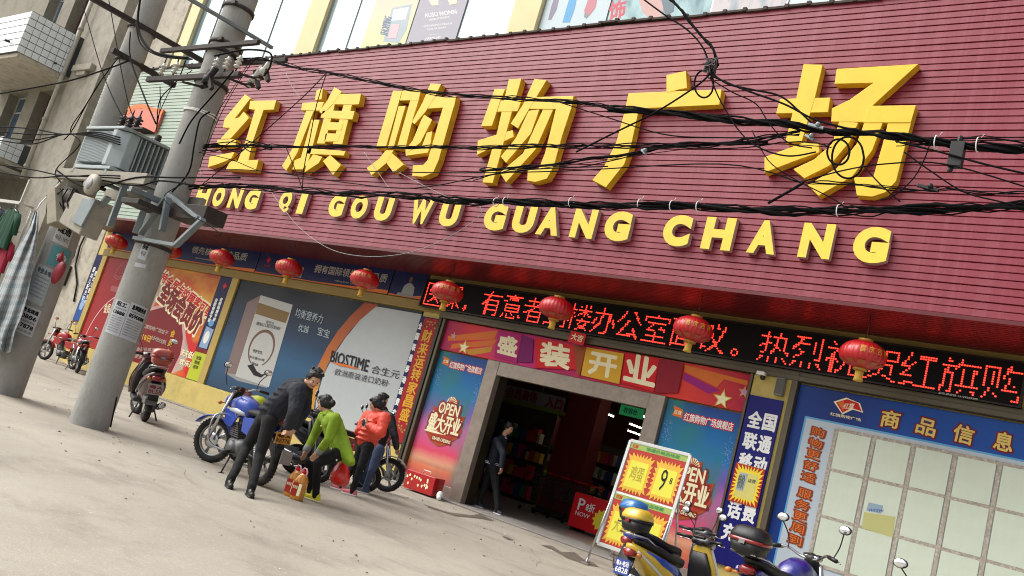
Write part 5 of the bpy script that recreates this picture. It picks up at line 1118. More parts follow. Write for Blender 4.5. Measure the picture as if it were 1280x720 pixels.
# ---------------------------------------------------------------- transformer and platform
m_trf = mat('transformer_grey_paint', '#9aa5a6', .5, var=.06, dirt='#5e6666', dscale=4, damt=.3)
t, q = TP('transformer', 'grey-blue pole transformer with ribbed cooling fins on a steel platform between the poles', 'transformer', (-13.8, 6.5, 3.72))
w = MB(); w.box((-14.3, 6.12, 3.78), (-13.3, 6.86, 4.38)); q(w, 'tank', m_trf, .02)
w = MB(); w.box((-14.42, 5.98, 4.382), (-13.16, 6.98, 4.43)); q(w, 'lid', m_trf, .01)
fm = MB(); fm.box((0, 0, 0), (.016, .12, .52)); fme = fm.mesh('cooling_fin', m_trf); fm = MB(); fm.box((0, 0, 0), (.13, .018, .54)); fme2 = fm.mesh('cooling_fin', m_trf)
for k in range(23):
    o = bpy.data.objects.new('cooling_fin', fme); COL.objects.link(o); o.parent = t; o.matrix_parent_inverse = mworld(t).inverted(); o.location = (-14.36 + k * .038, 5.995, 3.83)
for k in range(8):
    o = bpy.data.objects.new('cooling_fin', fme2); COL.objects.link(o); o.parent = t; o.matrix_parent_inverse = mworld(t).inverted(); o.location = (-13.298, 6.3 + k * .075, 3.82)
w = MB(); w.prism([(-13.48, 5.985), (-13.36, 5.985), (-13.17, 6.12), (-13.17, 6.28), (-13.298, 6.28), (-13.298, 6.115), (-13.48, 6.115)], 3.79, 4.37, frame=lambda u, v, d: V(u, v, d)); q(w, 'corner_panel', m_trf, .01)
w = MB(); w.box((-14.36, 6.0, 3.72), (-13.2, 6.9, 3.778)); q(w, 'skid', m_trf, .01)
w = MB(); w.box((-13.15, 6.1, 4.432), (-12.85, 6.3, 4.46)); w.bar((-13.3, 6.9, 4.4), (-12.95, 6.75, 4.75), .05, .05); w.tube([(-13.5, 6.7, 4.43), (-13.5, 6.7, 4.6)], .05, 10); q(w, 'lid_fitting', m_rust)
t, q = TP('platform', 'rust-stained steel platform bridging the two poles under the transformer', 'platform', (-13.6, 6.5, 3.5))
for p_, q_, a, b in (((-15.1, 6.05, 3.62), (-12.05, 6.05, 3.6), .09, .17), ((-15.1, 6.98, 3.62), (-12.05, 6.98, 3.6), .09, .17), ((-14.4, 6.0, 3.68), (-14.4, 7.0, 3.68), .08, .06), ((-13.3, 6.0, 3.68), (-13.3, 7.0, 3.68), .08, .06), ((-12.15, 5.9, 3.4), (-12.15, 7.2, 3.4), .08, .08)):
    w = MB(); w.bar(p_, q_, a, b); q(w, 'beam', m_conc if a == .09 else m_galv, .005)
for p_, q_ in (((-12.75, 6.1, 3.52), (-12.75, 6.1, 2.85)), ((-12.3, 6.28, 3.52), (-12.35, 6.3, 2.85)), ((-13.1, 6.1, 3.3), (-13.8, 6.15, 2.75)), ((-13.8, 6.12, 2.74), (-14.05, 6.12, 2.78)), ((-12.5, 6.4, 2.8), (-11.35, 6.4, 2.78)), ((-11.35, 6.4, 2.78), (-10.9, 6.4, 3.2)), ((-12.3, 6.35, 2.86), (-11.95, 6.35, 3.45)), ((-11.9, 6.35, 3.45), (-11.75, 6.35, 2.95)), ((-11.0, 6.4, 3.2), (-12.2, 6.5, 3.55))):
    w = MB(); w.bar(p_, q_, .09, .05); q(w, 'strut', m_galv, .003)
w = MB(); w.box((-11.95, 6.45, 3.2), (-11.0, 6.8, 3.42)); w.box((-12.4, 5.95, 3.2), (-11.9, 6.4, 3.28)); q(w, 'bracket_plate', m_rust, .01)
t, q = TP('switch_box', 'dirty grey switch box with bent sheet cover slung under the platform', 'box', (-14.1, 6.1, 2.7))
w = MB(); a = [W(x, y, 6.1) for x, y in ((100, 243), (128, 252), (106, 296), (80, 280))]; w.prism([(p_.x, p_.z) for p_ in a], 6.0, 6.3); q(w, 'case', m_conc, .02)
w = MB(); a = [W(x, y, 5.95) for x, y in ((103, 246), (118, 250), (100, 283), (88, 276))]; w.prism([(p_.x, p_.z) for p_ in a], 5.96, 6.0); q(w, 'cover', m_galv, .01); w = MB(); a = W(112, 233, 6.1); w.tube([a, a + V(.25, .0, .12)], [.11, .13], 14); q(w, 'cable_gland', m_conc)
t, q = TP('meter_cabinet', 'narrow pale cabinet with peeling paint on the left pole under the wires', 'cabinet', (-14.9, 6.1, 2.9))
w = MB(); a = [W(x, y, 6.0) for x, y in ((62, 235), (72, 235), (74, 278), (62, 282))]; w.prism([(p_.x, p_.z) for p_ in a], 5.95, 6.2); q(w, 'case', mat('pale_cabinet', '#8a8470', .7, var=.2, dirt='#5c5648', dscale=5, damt=.5), .01)
w = MB(); a = W(85, 250, 6.2); w.ell(a, (.3, .15, .22), n=12, k=8); w.ell(a + V(.2, 0, -.18), (.22, .15, .16), n=12, k=8); q(w, 'wire_tangle_cover', m_dkm)
w = MB(); random.seed(12)
for k in range(9):
    a = W(78 + random.uniform(-10, 14), 236, 6.05); b = a + V(random.uniform(-.1, .3), 0, random.uniform(-.5, -.2)); w.tube([a, a.lerp(b, .5) + V(random.uniform(-.12, .12), -.08, 0), b], .014, 5)
q(w, 'loose_wires', i_black)['kind'] = 'stuff'
t, q = TP('round_meter', 'round pale electricity meter hanging at the platform corner', 'meter', tuple(W(116, 232, 6.0)))
w = MB(); a = W(116, 231, 5.9); w.lathe([(0, -.05), (.16, -.05), (.17, 0), (.15, .05), (0, .06)], a, 'Y', 24); q(w, 'case', mat('meter_shell', '#958f80', .5, var=.15)); w = MB(); w.tube([a + V(0, -.052, 0), a + V(0, -.06, 0)], .09, 16); q(w, 'dial', i_grey); w = MB(); w.tube([a + V(0, .05, 0), a + V(0, .2, 0)], .03, 8); q(w, 'mount', m_rust)
t, q = TP('arched_sign', 'salmon sign with an orange arched top on the pale green siding behind the transformer', 'sign', (-25.7, 12.1, 7.2))
sp_ = [W(x, y, 12.12) for x, y in ((146, 166), (151, 145), (158, 134), (168, 131), (180, 130), (192, 135), (204, 137), (200, 150), (193, 166))]
w = MB(); w.prism([(p_.x, p_.z) for p_ in sp_], 12.11, 12.19); q(w, 'panel', mat('salmon_panel', '#cf6a52', .5, var=.15, scale=2), .01)
w = MB(); a = [W(x, y, 12.1) for x, y in ((153, 143), (158, 134), (168, 131), (180, 130), (192, 135), (204, 137), (202, 143), (190, 139), (178, 135), (166, 137), (160, 143))]; w.add([(p_.x, 12.105, p_.z) for p_ in a], [tuple(range(len(a) - 1, -1, -1))]); q(w, 'arch_print', i_orange)
# ---------------------------------------------------------------- cables
def crom(P, n=6):
    out = []
    for i in range(len(P) - 1):
        p0, p1, p2, p3 = P[max(i - 1, 0)], P[i], P[i + 1], P[min(i + 2, len(P) - 1)]
        for k in range(n):
            t_ = k / n; out.append(.5 * ((2 * p1) + (p2 - p0) * t_ + (2 * p0 - 5 * p1 + 4 * p2 - p3) * t_ * t_ + (3 * p1 - p0 - 3 * p2 + p3) * t_ ** 3))
    return out + [P[-1]]
def cable(pts, r, label, Y=6.8, m=None, group=None, nm='cable', wob=0, dy=None, seed=0):
    rnd = random.Random(seed); P = []
    for k, p_ in enumerate(pts):
        yy = p_[2] if len(p_) > 2 else Y; v = W(p_[0], p_[1], yy)
        if wob and 0 < k < len(pts) - 1: v += V(0, rnd.uniform(-wob, wob), rnd.uniform(-wob, wob))
        P.append(v)
    P = crom(P); c = P[0]; t = thing(nm, label, 'cable', c, group=group); w = MB(); w.tube(P, r, 6); w.obj('strand', m or m_cab, t, world=True); return t
def bundle(pts, n, spread, r, label, Y=6.8, m=None, seed=1, nm='cable'):
    rnd = random.Random(seed)
    for k in range(n):
        off = [(x, y) for x, y in pts]; ph = rnd.uniform(0, 6); fr = rnd.uniform(.8, 1.8)
        P = crom([W(x, y, Y) for x, y in pts], 7); m_ = len(P)
        P = [p_ + V(0, math.cos(ph + i * fr * .35), math.sin(ph + i * fr * .35)) * spread * 1.15 * rnd.uniform(.6, 1.25) * (k / max(1, n - 1)) ** .5 for i, p_ in enumerate(P)]
        t = thing(nm, label, 'cable', P[0], group=label); w = MB(); w.tube(P, r * rnd.uniform(.5, 1.05), 6); w.obj('strand', m or m_cab, t, world=True)
def ties(pts, label, Y=6.8, r=.05, m=None):
    for k, (x, y) in enumerate(pts):
        a = W(x, y, Y); t = thing('cable_tie', label, 'cable tie', a, group=label); w = MB(); w.torus(a, r, .0045, 'X', 14, 5); w.tube([a + V(.02, -.02, r * .9), a + V(.04, -.03, r + .02)], .003, 4); w.obj('tie', m or i_white, t, world=True)
bundle([(285, 74), (320, 73), (360, 82), (400, 89), (450, 99), (540, 115), (640, 124), (700, 125), (760, 135)], 5, .03, .008, 'upper bundled cable crossing the tops of the big characters from the front pole', seed=2)
bundle([(760, 135), (850, 143), (930, 151), (1000, 158), (1060, 165), (1130, 172), (1200, 180), (1290, 189)], 8, .032, .013, 'thick black cable bundle crossing the character 场', seed=3)
bundle([(232, 183), (300, 183), (340, 182), (420, 184), (480, 183), (560, 185), (620, 183), (700, 183), (760, 182), (850, 181), (920, 178), (1000, 165)], 5, .025, .009, 'middle cable bundle crossing the lower parts of the big characters', seed=4)
bundle([(228, 234), (270, 232), (330, 235), (400, 240), (470, 243), (540, 248)], 7, .045, .01, 'frayed left stretch of the lowest cable bundle over the pinyin HONG QI', seed=5)
bundle([(540, 248), (600, 252), (680, 254), (760, 257), (850, 258), (950, 262), (1050, 264), (1150, 262), (1290, 258)], 9, .038, .012, 'lowest thick cable bundle just above the pinyin letters', seed=6)
bundle([(600, 213), (640, 210), (700, 204), (760, 196), (820, 186), (880, 180), (960, 178)], 4, .02, .008, 'cable group rising from under 物 toward the character 场', seed=7)
bundle([(590, 222), (680, 210), (760, 200), (860, 186), (960, 180), (1040, 184)], 2, .03, .006, 'pair of thin wires under the characters 物 and 广', seed=8)
bundle([(1120, 178), (1200, 176), (1290, 175)], 3, .03, .007, 'thin cables above the thick bundle at the right edge', seed=9)
bundle([(1010, 228), (1080, 232), (1150, 238), (1190, 236), (1240, 242), (1290, 242)], 3, .018, .006, 'thin cables between the two bundles at the right', seed=10)
bundle([(830, -8), (850, 12), (872, 38), (888, 58), (896, 72), (896, 82), (888, 92)], 4, .02, .011, 'cables dropping from the upper windows to the wire knot', seed=11)
one = [([(795, -8), (830, 18), (860, 38), (880, 62), (888, 90)], .009, 'single cable from top edge left of the drop to the wire knot'),
 ([(888, 92), (870, 108), (820, 140), (770, 165), (720, 190)], .009, 'cable slanting down left from the wire knot across 广'),
 ([(890, 92), (910, 105), (940, 112), (975, 120), (1000, 140), (1020, 158), (1040, 165)], .009, 'cable from the wire knot curving down to the left part of 场'),
 ([(890, 95), (930, 112), (980, 130), (1020, 150), (1070, 163)], .009, 'cable from the wire knot passing in front of 场 above its fellow'),
 ([(888, 96), (900, 125), (925, 165), (950, 185), (985, 195), (1020, 190)], .007, 'thin cable from the wire knot sagging below 场'),
 ([(885, 97), (915, 115), (945, 130), (962, 155), (985, 178), (1015, 185)], .006, 'thinnest cable from the wire knot into the 场 tangle'),
 ([(408, 91), (380, 120), (330, 165), (290, 200), (250, 233)], .007, 'thin dark wire slanting from the upper bundle to the HONG letters'),
 ([(408, 92), (396, 130), (388, 170), (380, 210), (378, 236)], .007, 'thin dark wire dropping through the character 旗'),
 ([(358, 185), (366, 205), (374, 225), (378, 238)], .006, 'short wire between the middle and lowest bundle below 旗'),
 ([(247, 190), (290, 200), (330, 215), (380, 216), (450, 214), (560, 216), (700, 214), (900, 205), (1000, 228)], .006, 'lone thin wire running level between bundles below the big characters'),
 ([(247, 214), (300, 212), (360, 218), (430, 228), (520, 235), (640, 214), (760, 208)], .006, 'second lone thin wire just above the lowest bundle'),
 ([(700, 128), (760, 147), (830, 168), (900, 172), (980, 172)], .006, 'thin cable leaving the upper bundle after 物'),
 ([(1000, 228), (1050, 214), (1105, 205), (1180, 205), (1290, 236)], .006, 'thin wire sagging past the right foot of 场'),
 ([(1125, 178), (1175, 190), (1230, 205), (1290, 219)], .008, 'thin cable falling away under the thick bundle at the right edge'),
 ([(1130, 190), (1165, 215), (1205, 240), (1250, 252), (1290, 262)], .006, 'thin wire slanting down from the 场 tangle to the lowest bundle'),
 ([(1165, 172), (1155, 200), (1140, 225), (1115, 246), (1100, 250)], .005, 'thin wire hanging from the wire clip right of 场'),
 ([(1005, 228), (985, 240), (960, 254)], .012, 'stub cable joining the foot of 场 to the lowest bundle'),
 ([(1080, 208), (1100, 230), (1125, 252)], .006, 'short thin wire crossing the hook of 场'),
 ([(940, 163), (960, 200), (990, 222), (1040, 248), (1060, 262)], .005, 'fine wire drooping past the lower left of 场'),
 ([(-6, 118), (40, 110), (90, 100), (140, 84), (160, 76)], .014, 'black cable crossing the balcony to the left pole'),
 ([(98, -10), (108, 22), (128, 90), (150, 140), (165, 158)], .008, 'thin wire dropping from the drainpipe top to the transformer'),
 ([(134, -10), (140, 22), (152, 90), (164, 140), (178, 152)], .008, 'thin wire dropping to the middle transformer bushing'),
 ([(163, 40), (163, 72), (180, 120), (195, 155)], .012, 'black cable dropping beside the left pole to the transformer'),
 ([(176, -6), (172, 28), (178, 50), (195, 66), (235, 73)], .02, 'thick black cable looping over the left pole crossarm'),
 ([(170, 28), (176, 55), (200, 70), (240, 74)], .012, 'thin black cable under the looping one at the left pole'),
 ([(148, 72), (120, 110), (92, 160), (80, 175)], .009, 'thin wire slanting from the left pole down the pale plaster'),
 ([(130, 95), (105, 135), (88, 163), (100, 180), (70, 212), (76, 228)], .009, 'wire bending down in front of the concrete pier'),
 ([(232, 76), (222, 100), (200, 125), (196, 160)], .01, 'wire hanging from the crossarm end over the green siding'),
 ([(200, 108), (200, 135), (195, 163)], .008, 'short wire above the right transformer bushing'),
 ([(240, 88), (218, 105), (205, 128), (196, 150)], .007, 'thin curved wire over the green siding'),
 ([(292, 88), (270, 115), (240, 150), (224, 180)], .013, 'black cable crossing the front pole above the white tie'),
 ([(262, 140), (250, 150), (243, 180), (236, 215), (215, 240)], .013, 'black cable running down the front pole face'),
 ([(320, 72), (300, 100), (275, 145), (255, 195)], .006, 'thin wire hanging at the right side of the front pole'),
 ([(314, 74), (290, 112), (268, 150), (250, 210)], .006, 'second thin wire hanging beside the front pole'),
 ([(268, 70), (285, 66), (310, 62), (337, 66), (338, 82), (330, 95)], .014, 'black cable bent round the crossarm end right of the front pole'),
 ([(70, 212), (110, 235), (170, 222), (215, 222), (260, 222), (300, 222)], .012, 'black cable sagging in front of the platform'),
 ([(232, 228), (205, 245), (220, 262), (250, 275), (275, 292), (268, 294)], .006, 'thin loose wire dangling from the platform corner'),
 ([(120, 224), (170, 232), (200, 226), (245, 232)], .012, 'black cable lashed along the platform edge')]
for k, (pts, r, lab_) in enumerate(one):
    cable(pts, r, lab_, Y=6.0 if (pts[0][0] < 200 or 'platform' in lab_) else (6.35 if 'front pole' in lab_ and pts[0][0] < 300 else 6.75), seed=k)
for k in range(6):
    y0 = (158, 164, 170, 174, 205, 214)[k]
    cable([(-8, y0), (40, y0 + 3 + k), (80, 168 + (k > 3) * 52), (118, 165 + k * 2 + (k > 3) * 46), (150, 172 + k * 3 + (k > 3) * 36)], .011, 'dark cable sagging across the tiled parapet at the far left', Y=5.95, group='cables sagging past the far left windows', seed=k)
random.seed(8)
for k in range(5):
    cable([(250 + random.uniform(-6, 6), 180 + k * 3), (268, 176 + random.uniform(0, 14)), (295, 174 + k * 4), (315, 182 + random.uniform(-6, 8)), (340, 184 + random.uniform(-3, 4))], .008, 'short frayed wire in the tangle over the foot of 红', group='frayed wires tangled over the character 红', seed=k)
cable([(335, 234), (350, 255), (375, 285), (410, 310), (450, 320), (500, 318), (550, 302), (598, 272), (600, 258)], .006, 'long pale string sagging below the pinyin letters', Y=10.5, m=i_grey, nm='string')
cable([(358, 92), (366, 110), (376, 122)], .006, 'short pale string above the character 旗', Y=11.5, m=i_grey, nm='string')
cable([(247, 203), (250, 212), (252, 220)], .01, 'tiny pale strip under the character 红', Y=11.5, m=i_grey, nm='string')
cable([(455, 190), (470, 212), (490, 240)], .006, 'pale string crossing the foot of 购', Y=10.5, m=i_grey, nm='string')
cable([(488, 210), (530, 232), (560, 246), (596, 256)], .006, 'pale string slanting under the character 购', Y=10.5, m=i_grey, nm='string')
for k, (x, y, rx, ry, lab_) in enumerate(((1060, 197, 20, 26, 'round loop of black wire in front of 场'), (880, 105, 12, 17, 'hanging loop of wire under the wire knot'), (1048, 190, 14, 16, 'smaller coil of wire inside the 场 tangle'))):
    cable([(x + rx * math.cos(a * math.pi / 5), y + ry * math.sin(a * math.pi / 5)) for a in range(11)], .009, lab_, nm='wire_loop', seed=k)
random.seed(17); t, q = TP('wire_knot', 'knotted ball of wire where the dropping cables meet above 广', 'knot', tuple(W(887, 84, 6.75))); w = MB(); c = W(887, 84, 6.75)
for k in range(11):
    w.tube(crom([c + V(random.uniform(-.07, .07), random.uniform(-.05, .05), random.uniform(-.09, .09)) for _ in range(5)], 4), .007, 5)
q(w, 'coils', mat('wire_grey', '#3a3638', .5, var=.2))
for x, y, sx, lab_, yy in ((1196, 194, .1, 'black splice box hanging from the thick bundle right of 场', 6.8), (1160, 235, .16, 'small dark splice clip on the thin cables right of 场', 6.8), (1020, 158, .14, 'pale metal clamp on the thick bundle over 场', 6.74), (1012, 172, .08, 'hanging pale clamp below the thick bundle over 场', 6.74), (805, 190, .06, 'grey plastic clip beside the leg of 广', 6.74)):
    c = W(x, y, yy); t, q = TP('cable_clamp', lab_, 'clamp', tuple(c)); w = MB()
    if sx == .1: w.box(c + V(-.05, -.04, -.1), c + V(.05, .04, .1)); w.tube([c + V(0, 0, .1), c + V(0, 0, .16)], .02, 6); w.tube([c + V(-.02, 0, -.1), c + V(-.03, 0, -.14)], .02, 6)
    else: w.bar(c + V(-sx / 2, 0, .02), c + V(sx / 2, 0, -.02), .03, .025); w.ell(c + V(.02, -.02, .01), (.022, .022, .022), n=8, k=6)
    q(w, 'clamp_body', m_blk if 'pale' not in lab_ and 'grey' not in lab_ else m_galv, .003)
ties([(620, 253), (632, 252), (714, 253), (800, 255), (840, 257), (873, 258), (1048, 263)], 'pale cable tie round the lowest thick bundle', r=.048)
ties([(1170, 178), (1222, 181)], 'pale tie round the thick bundle at the right', r=.055)
t, q = TP('pole_tie', 'white wire tie wound round the front pole beside the transformer', 'tie', (PC.x, PC.y, 4.9)); w = MB(); w.torus((PC.x, PC.y, 4.93), .255, .012, 'Z', 36, 5); w.torus((PC.x, PC.y, 4.97), .255, .01, 'Z', 36, 5, M=Matrix.Rotation(.08, 3, 'X')); q(w, 'tie', i_white)

cable([(146, 496, 6.5), (138, 534, 6.5)], .012, 'dark conduit running into the ground at the foot of the front pole')
# ================================================================ MOTORCYCLES AND SCOOTERS
m_tyre = mat('tyre_rubber', '#171614', .85, var=.25, scale=12, dirt='#5a5148', dscale=9, damt=.5); m_alw = mat('cast_alloy', '#8f9193', .4, metal=.7, var=.15); m_bpl = mat('black_plastic', '#101012', .45, var=.1); m_eng = mat('engine_casting', '#6b6c6c', .5, metal=.6, var=.25, scale=14)
m_seat = mat('seat_vinyl', '#121214', .5, var=.15); m_mir = mat('mirror_glass', '#e8ecee', .05, metal=.9, var=0); m_lens = mat('headlamp_lens', '#c9cdd0', .1, var=0, coat=.6); m_rlens = mat('red_lens', '#8a0c0c', .15, coat=.6); m_alens = mat('amber_lens', '#c8701c', .2, coat=.5)
def paint(n, c): return mat('paint_' + n, c, .28, var=.05, coat=.7, dirt='#6d675e', dscale=6, damt=.18)
def wheel(root, x, R=.295, steer=0, wide=.048, pts=5):
    w = MB(); w.torus((0, 0, 0), R - wide, wide, 'Y', 40, 10, sq=.95)
    for k in range(40):
        a = 2 * math.pi * k / 40; w.bar((math.cos(a) * (R - .004), -.03, math.sin(a) * (R - .004)), (math.cos(a + .05) * (R - .004), .03, math.sin(a + .05) * (R - .004)), .012, .01)
    o = w.obj('tyre', m_tyre); 
    wd_ = MB(); wd_.torus((0, 0, 0), R - 2 * wide + .005, .014, 'Y', 40, 6, sq=1.8)
    for k in range(pts):
        a = 2 * math.pi * k / pts + .3
        for s_ in (-.07, .07): wd_.tube([(.03 * math.cos(a), 0, .03 * math.sin(a)), ((R - 2 * wide) * math.cos(a + s_), 0, (R - 2 * wide) * math.sin(a + s_))], [.013, .011], 6)
    wd_.lathe([(0, -.055), (.035, -.055), (.05, -.03), (.05, .03), (.035, .055), (0, .055)], (0, 0, 0), 'Y', 18)
    wh = wd_.obj('wheel', m_alw, root); wh.location = (x, 0, R); wh.rotation_euler = (0, random.uniform(0, 6), steer); o.parent = wh
    d = MB(); d.lathe([(.06, .05), (.105, .05), (.105, .056), (.06, .056)], (0, 0, 0), 'Y', 24); d.obj('brake_disc', m_chrome, wh)
    return wh
def mirrors(root, base, spread=.3, h=.24, back=-.05, glass=m_mir):
    for s_ in (-1, 1):
        w = MB(); a = V(base[0], s_ * base[1], base[2]); b = V(base[0] + back, s_ * spread, base[2] + h)
        w.tube(crom([a, a + V(.03, s_ * .03, h * .45), b], 4), .006, 6); o = w.obj('mirror', m_bpl, root)
        w = MB(); w.ell(b + V(.015, 0, .02), (.022, .062, .042), n=14, k=8); c = w.obj('mirror_shell', m_bpl, o)
        w = MB()
        w.ell(b + V(-.004, 0, .02), (.008, .055, .036), n=14, k=6); w.obj('mirror_glass', glass, o)
def plate(root, x, z, m_, txt, ink, tilt=.15, w_=.22, h_=.14):
    w = MB(); w.box((x - .006, -w_ / 2, z - h_ / 2), (x, w_ / 2, z + h_ / 2)); o = w.obj('number_plate', m_, root)
    w = MB(); k = len(txt)
    for i, s_ in enumerate(txt): put_text(w, s_, (x - .008, w_ * .42, z + h_ * .42 - h_ * .84 * (i + 1) / k + .008), (0, -w_ * .84, 0), (0, 0, h_ * .84 / k - .014), .03)
    w.obj('lettering', ink, o)
def rings(lst): return [(V(x, y, z), hw, hh, V(0, 1, 0), V(0, 0, 1)) for x, y, z, hw, hh in lst]
Y1, X1, Z1_ = V(0, 1, 0), V(1, 0, 0), V(0, 0, 1)
def motorcycle(label, loc, rz, tank, accent, steer=.0, seat=m_seat, plt=None, box=None, group='motorcycles and scooters parked outside the shop', lean=.08, crash=False, cover=None, fender=None):
    t = thing('motorcycle', label, 'motorcycle', loc, rz, group); R = .3; fx, rx = .64, -.64; t.rotation_euler = (-abs(lean), 0, rz)
    Ms = Matrix.Translation(V(fx - .12, 0, 0)) @ Matrix.Rotation(steer, 4, 'Z') @ Matrix.Translation(V(-(fx - .12), 0, 0))
    wheel(t, fx, R, steer); wheel(t, rx, R, 0, .054)
    def st(mb): mb.v = [tuple(Ms @ V(*v)) for v in mb.v]; return mb
    w = MB()
    for s_ in (-.085, .085): w.tube([(fx, s_, R), (fx - .1, s_, .62), (fx - .21, s_, .98)], [.028, .026, .022], 10)
    st(w).obj('fork', m_chrome, t)
    w = MB(); w.loft([(V(fx + (R + .03) * math.cos(a), 0, R + (R + .03) * math.sin(a)), .062, .012, Y1, V(math.cos(a), 0, math.sin(a))) for a in [math.radians(d) for d in range(35, 156, 12)]], 12, p=2.5); st(w).obj('front_fender', fender or tank, t)
    w = MB(); w.loft([(V(rx + (R + .05) * math.cos(a), 0, R + (R + .05) * math.sin(a)), .075, .012, Y1, V(math.cos(a), 0, math.sin(a))) for a in [math.radians(d) for d in range(50, 176, 12)]], 12, p=2.5); w.obj('rear_fender', m_bpl, t)
    w = MB(); w.loft(rings([(.3, 0, .84, .05, .05), (.24, 0, .86, .12, .1), (.08, 0, .88, .145, .125), (-.08, 0, .85, .12, .11), (-.17, 0, .8, .07, .07)]), 18); w.obj('fuel_tank', tank, t)
    w = MB(); w.loft(rings([(.24, 0, .78, .128, .04), (.05, 0, .79, .153, .055), (-.1, 0, .775, .125, .035)]), 16); w.obj('tank_stripe', accent, t)
    w = MB()
    for s_ in (-1, 1): w.prism([(.36, .78), (.3, .6), (.12, .56), (.02, .7), (.1, .78)], s_ * .11 - .012, s_ * .11 + .012, frame=lambda u, v, d: V(u, d, v))
    w.obj('tank_shroud', tank, t, bevel=.01)['kind'] = 'stuff'
    w = MB(); w.loft(rings([(-.1, 0, .81, .08, .03), (-.2, 0, .82, .12, .045), (-.45, 0, .83, .13, .05), (-.68, 0, .87, .12, .045), (-.82, 0, .9, .08, .03)]), 16); w.obj('seat', seat, t)
    for s_ in (-1, 1):
        w = MB(); w.prism([(-.12, .74), (-.15, .56), (-.34, .53), (-.5, .62), (-.86, .8), (-.84, .84), (-.5, .78)], s_ * .1 - .018, s_ * .1 + .018, frame=lambda u, v, d: V(u, d, v)); w.obj('side_panel', tank if s_ else tank, t, bevel=.012)
    w = MB(); fr = [[(.38, 0, .95), (.3, 0, .75), (.2, 0, .42), (.05, 0, .22), (-.2, 0, .22), (-.3, 0, .4), (-.32, 0, .74)], [(.36, 0, .9), (.1, 0, .76), (-.3, 0, .72), (-.8, 0, .78)], [(-.28, .09, .34), (rx, .09, R)], [(-.28, -.09, .34), (rx, -.09, R)]]
    for f in fr: w.tube(f, .018, 8)
    w.obj('frame', m_bpl, t)
    w = MB()
    for s_ in (-1, 1):
        w.tube([(rx, s_ * .12, R), (-.5, s_ * .12, .72)], .024, 8)
        P = [V(rx + (.16 * k / 60) , s_ * .12, .36 + .3 * k / 60) for k in range(61)]
        w.tube([p_ + V(.033 * math.cos(k * 1.3), .033 * math.sin(k * 1.3), 0) for k, p_ in enumerate(P)], .006, 5)
    w.obj('shock_absorbers', m_chrome, t)
    w = MB(); w.loft(rings([(-.22, 0, .36, .1, .1), (-.1, 0, .34, .13, .12), (.08, 0, .34, .12, .11), (.15, 0, .36, .08, .08)]), 14)
    for k in range(7): w.box((.0 - .065 + k * .012, -.085 - .0, .46 + k * .026), (.13 - .0 + k * .012, .085, .474 + k * .026))
    w.lathe([(0, -.155), (.085, -.15), (.09, -.1), (.09, .1), (.085, .15), (0, .155)], (-.03, 0, .33), 'Y', 20); w.tube([(.08, 0, .5), (.06, 0, .68)], .05, 10); w.obj('engine', m_eng, t)
    w = MB(); w.tube(crom([V(.15, -.06, .56), V(.24, -.08, .4), V(.12, -.12, .24), V(-.2, -.15, .22), V(-.4, -.15, .27)], 5), .02, 8); w.tube([(-.38, -.16, .27), (-.5, -.16, .3), (-.92, -.16, .38)], [.035, .045, .042], 12); w.obj('exhaust', m_chrome, t)
    w = MB(); w.ell((.47, 0, .87), (.08, .09, .09)); st(w).obj('headlamp_shell', tank, t)
    w = MB(); w.loft([(V(.46 - .03 * k, 0, .9 + .05 * k), .1 - .012 * k, .05 - .006 * k, Y1, V(.5, 0, .87)) for k in range(4)], 14); st(w).obj('cowl', m_bpl, t)
    w = MB(); w.lathe([(0, 0), (.072, 0), (.06, .02), (0, .03)], (.53, 0, .87), 'X', 20); st(w).obj('headlamp', m_lens, t)
    w = MB(); w.tube(crom([V(.22, -.36, 1.06), V(.3, -.22, 1.08), V(.36, -.1, 1.03), V(.37, 0, 1.02), V(.36, .1, 1.03), V(.3, .22, 1.08), V(.22, .36, 1.06)], 4), .012, 8)
    for s_ in (-.05, .05): w.lathe([(0, -.02), (.04, -.02), (.045, .02), (0, .02)], (.41, s_, 1.03), n=14)
    st(w).obj('handlebar', m_chrome, t)
    for s_ in (-1, 1):
        w = MB(); w.tube([(.275, s_ * .26, 1.075), (.215, s_ * .38, 1.055)], .019, 10); st(w).obj('grip', m_bpl, t)
        w = MB(); w.tube(crom([V(.3, s_ * .24, 1.075), V(.34, s_ * .3, 1.06), V(.28, s_ * .38, 1.04)], 3), .007, 6); st(w).obj('brake_lever', m_chrome, t)
        w = MB(); w.tube([(.5, s_ * .1, .83), (.5, s_ * .2, .83)], .008, 6); w.ell((.5, s_ * .22, .83), (.03, .035, .025), n=10, k=6); st(w).obj('indicator', m_alens, t)
        w = MB(); w.tube([(-.82, s_ * .06, .78), (-.82, s_ * .17, .78)], .008, 6); w.ell((-.82, s_ * .19, .78), (.03, .035, .025), n=10, k=6); w.obj('indicator', m_alens, t)
    n0 = len(bpy.data.objects); mirrors(t, (.3, .22, 1.08))
    w = MB(); w.box((.38, -.09, 1.02), (.45, .09, 1.07)); st(w).obj('dashboard', m_bpl, t, bevel=.012)
    w = MB(); w.loft(rings([(-.82, 0, .82, .07, .04), (-.88, 0, .82, .07, .04), (-.9, 0, .82, .05, .03)]), 12); w.obj('tail_lamp', m_rlens, t)
    w = MB()
    for s_ in (-1, 1): w.tube([(-.55, s_ * .13, .88), (-.8, s_ * .13, .93), (-1.0, s_ * .1, .95)], .01, 7)
    w.tube([(-1.0, -.1, .95), (-1.0, .1, .95)], .01, 7); w.tube([(-.85, -.12, .94), (-.85, .12, .94)], .01, 7); w.obj('rear_rack', m_chrome, t)
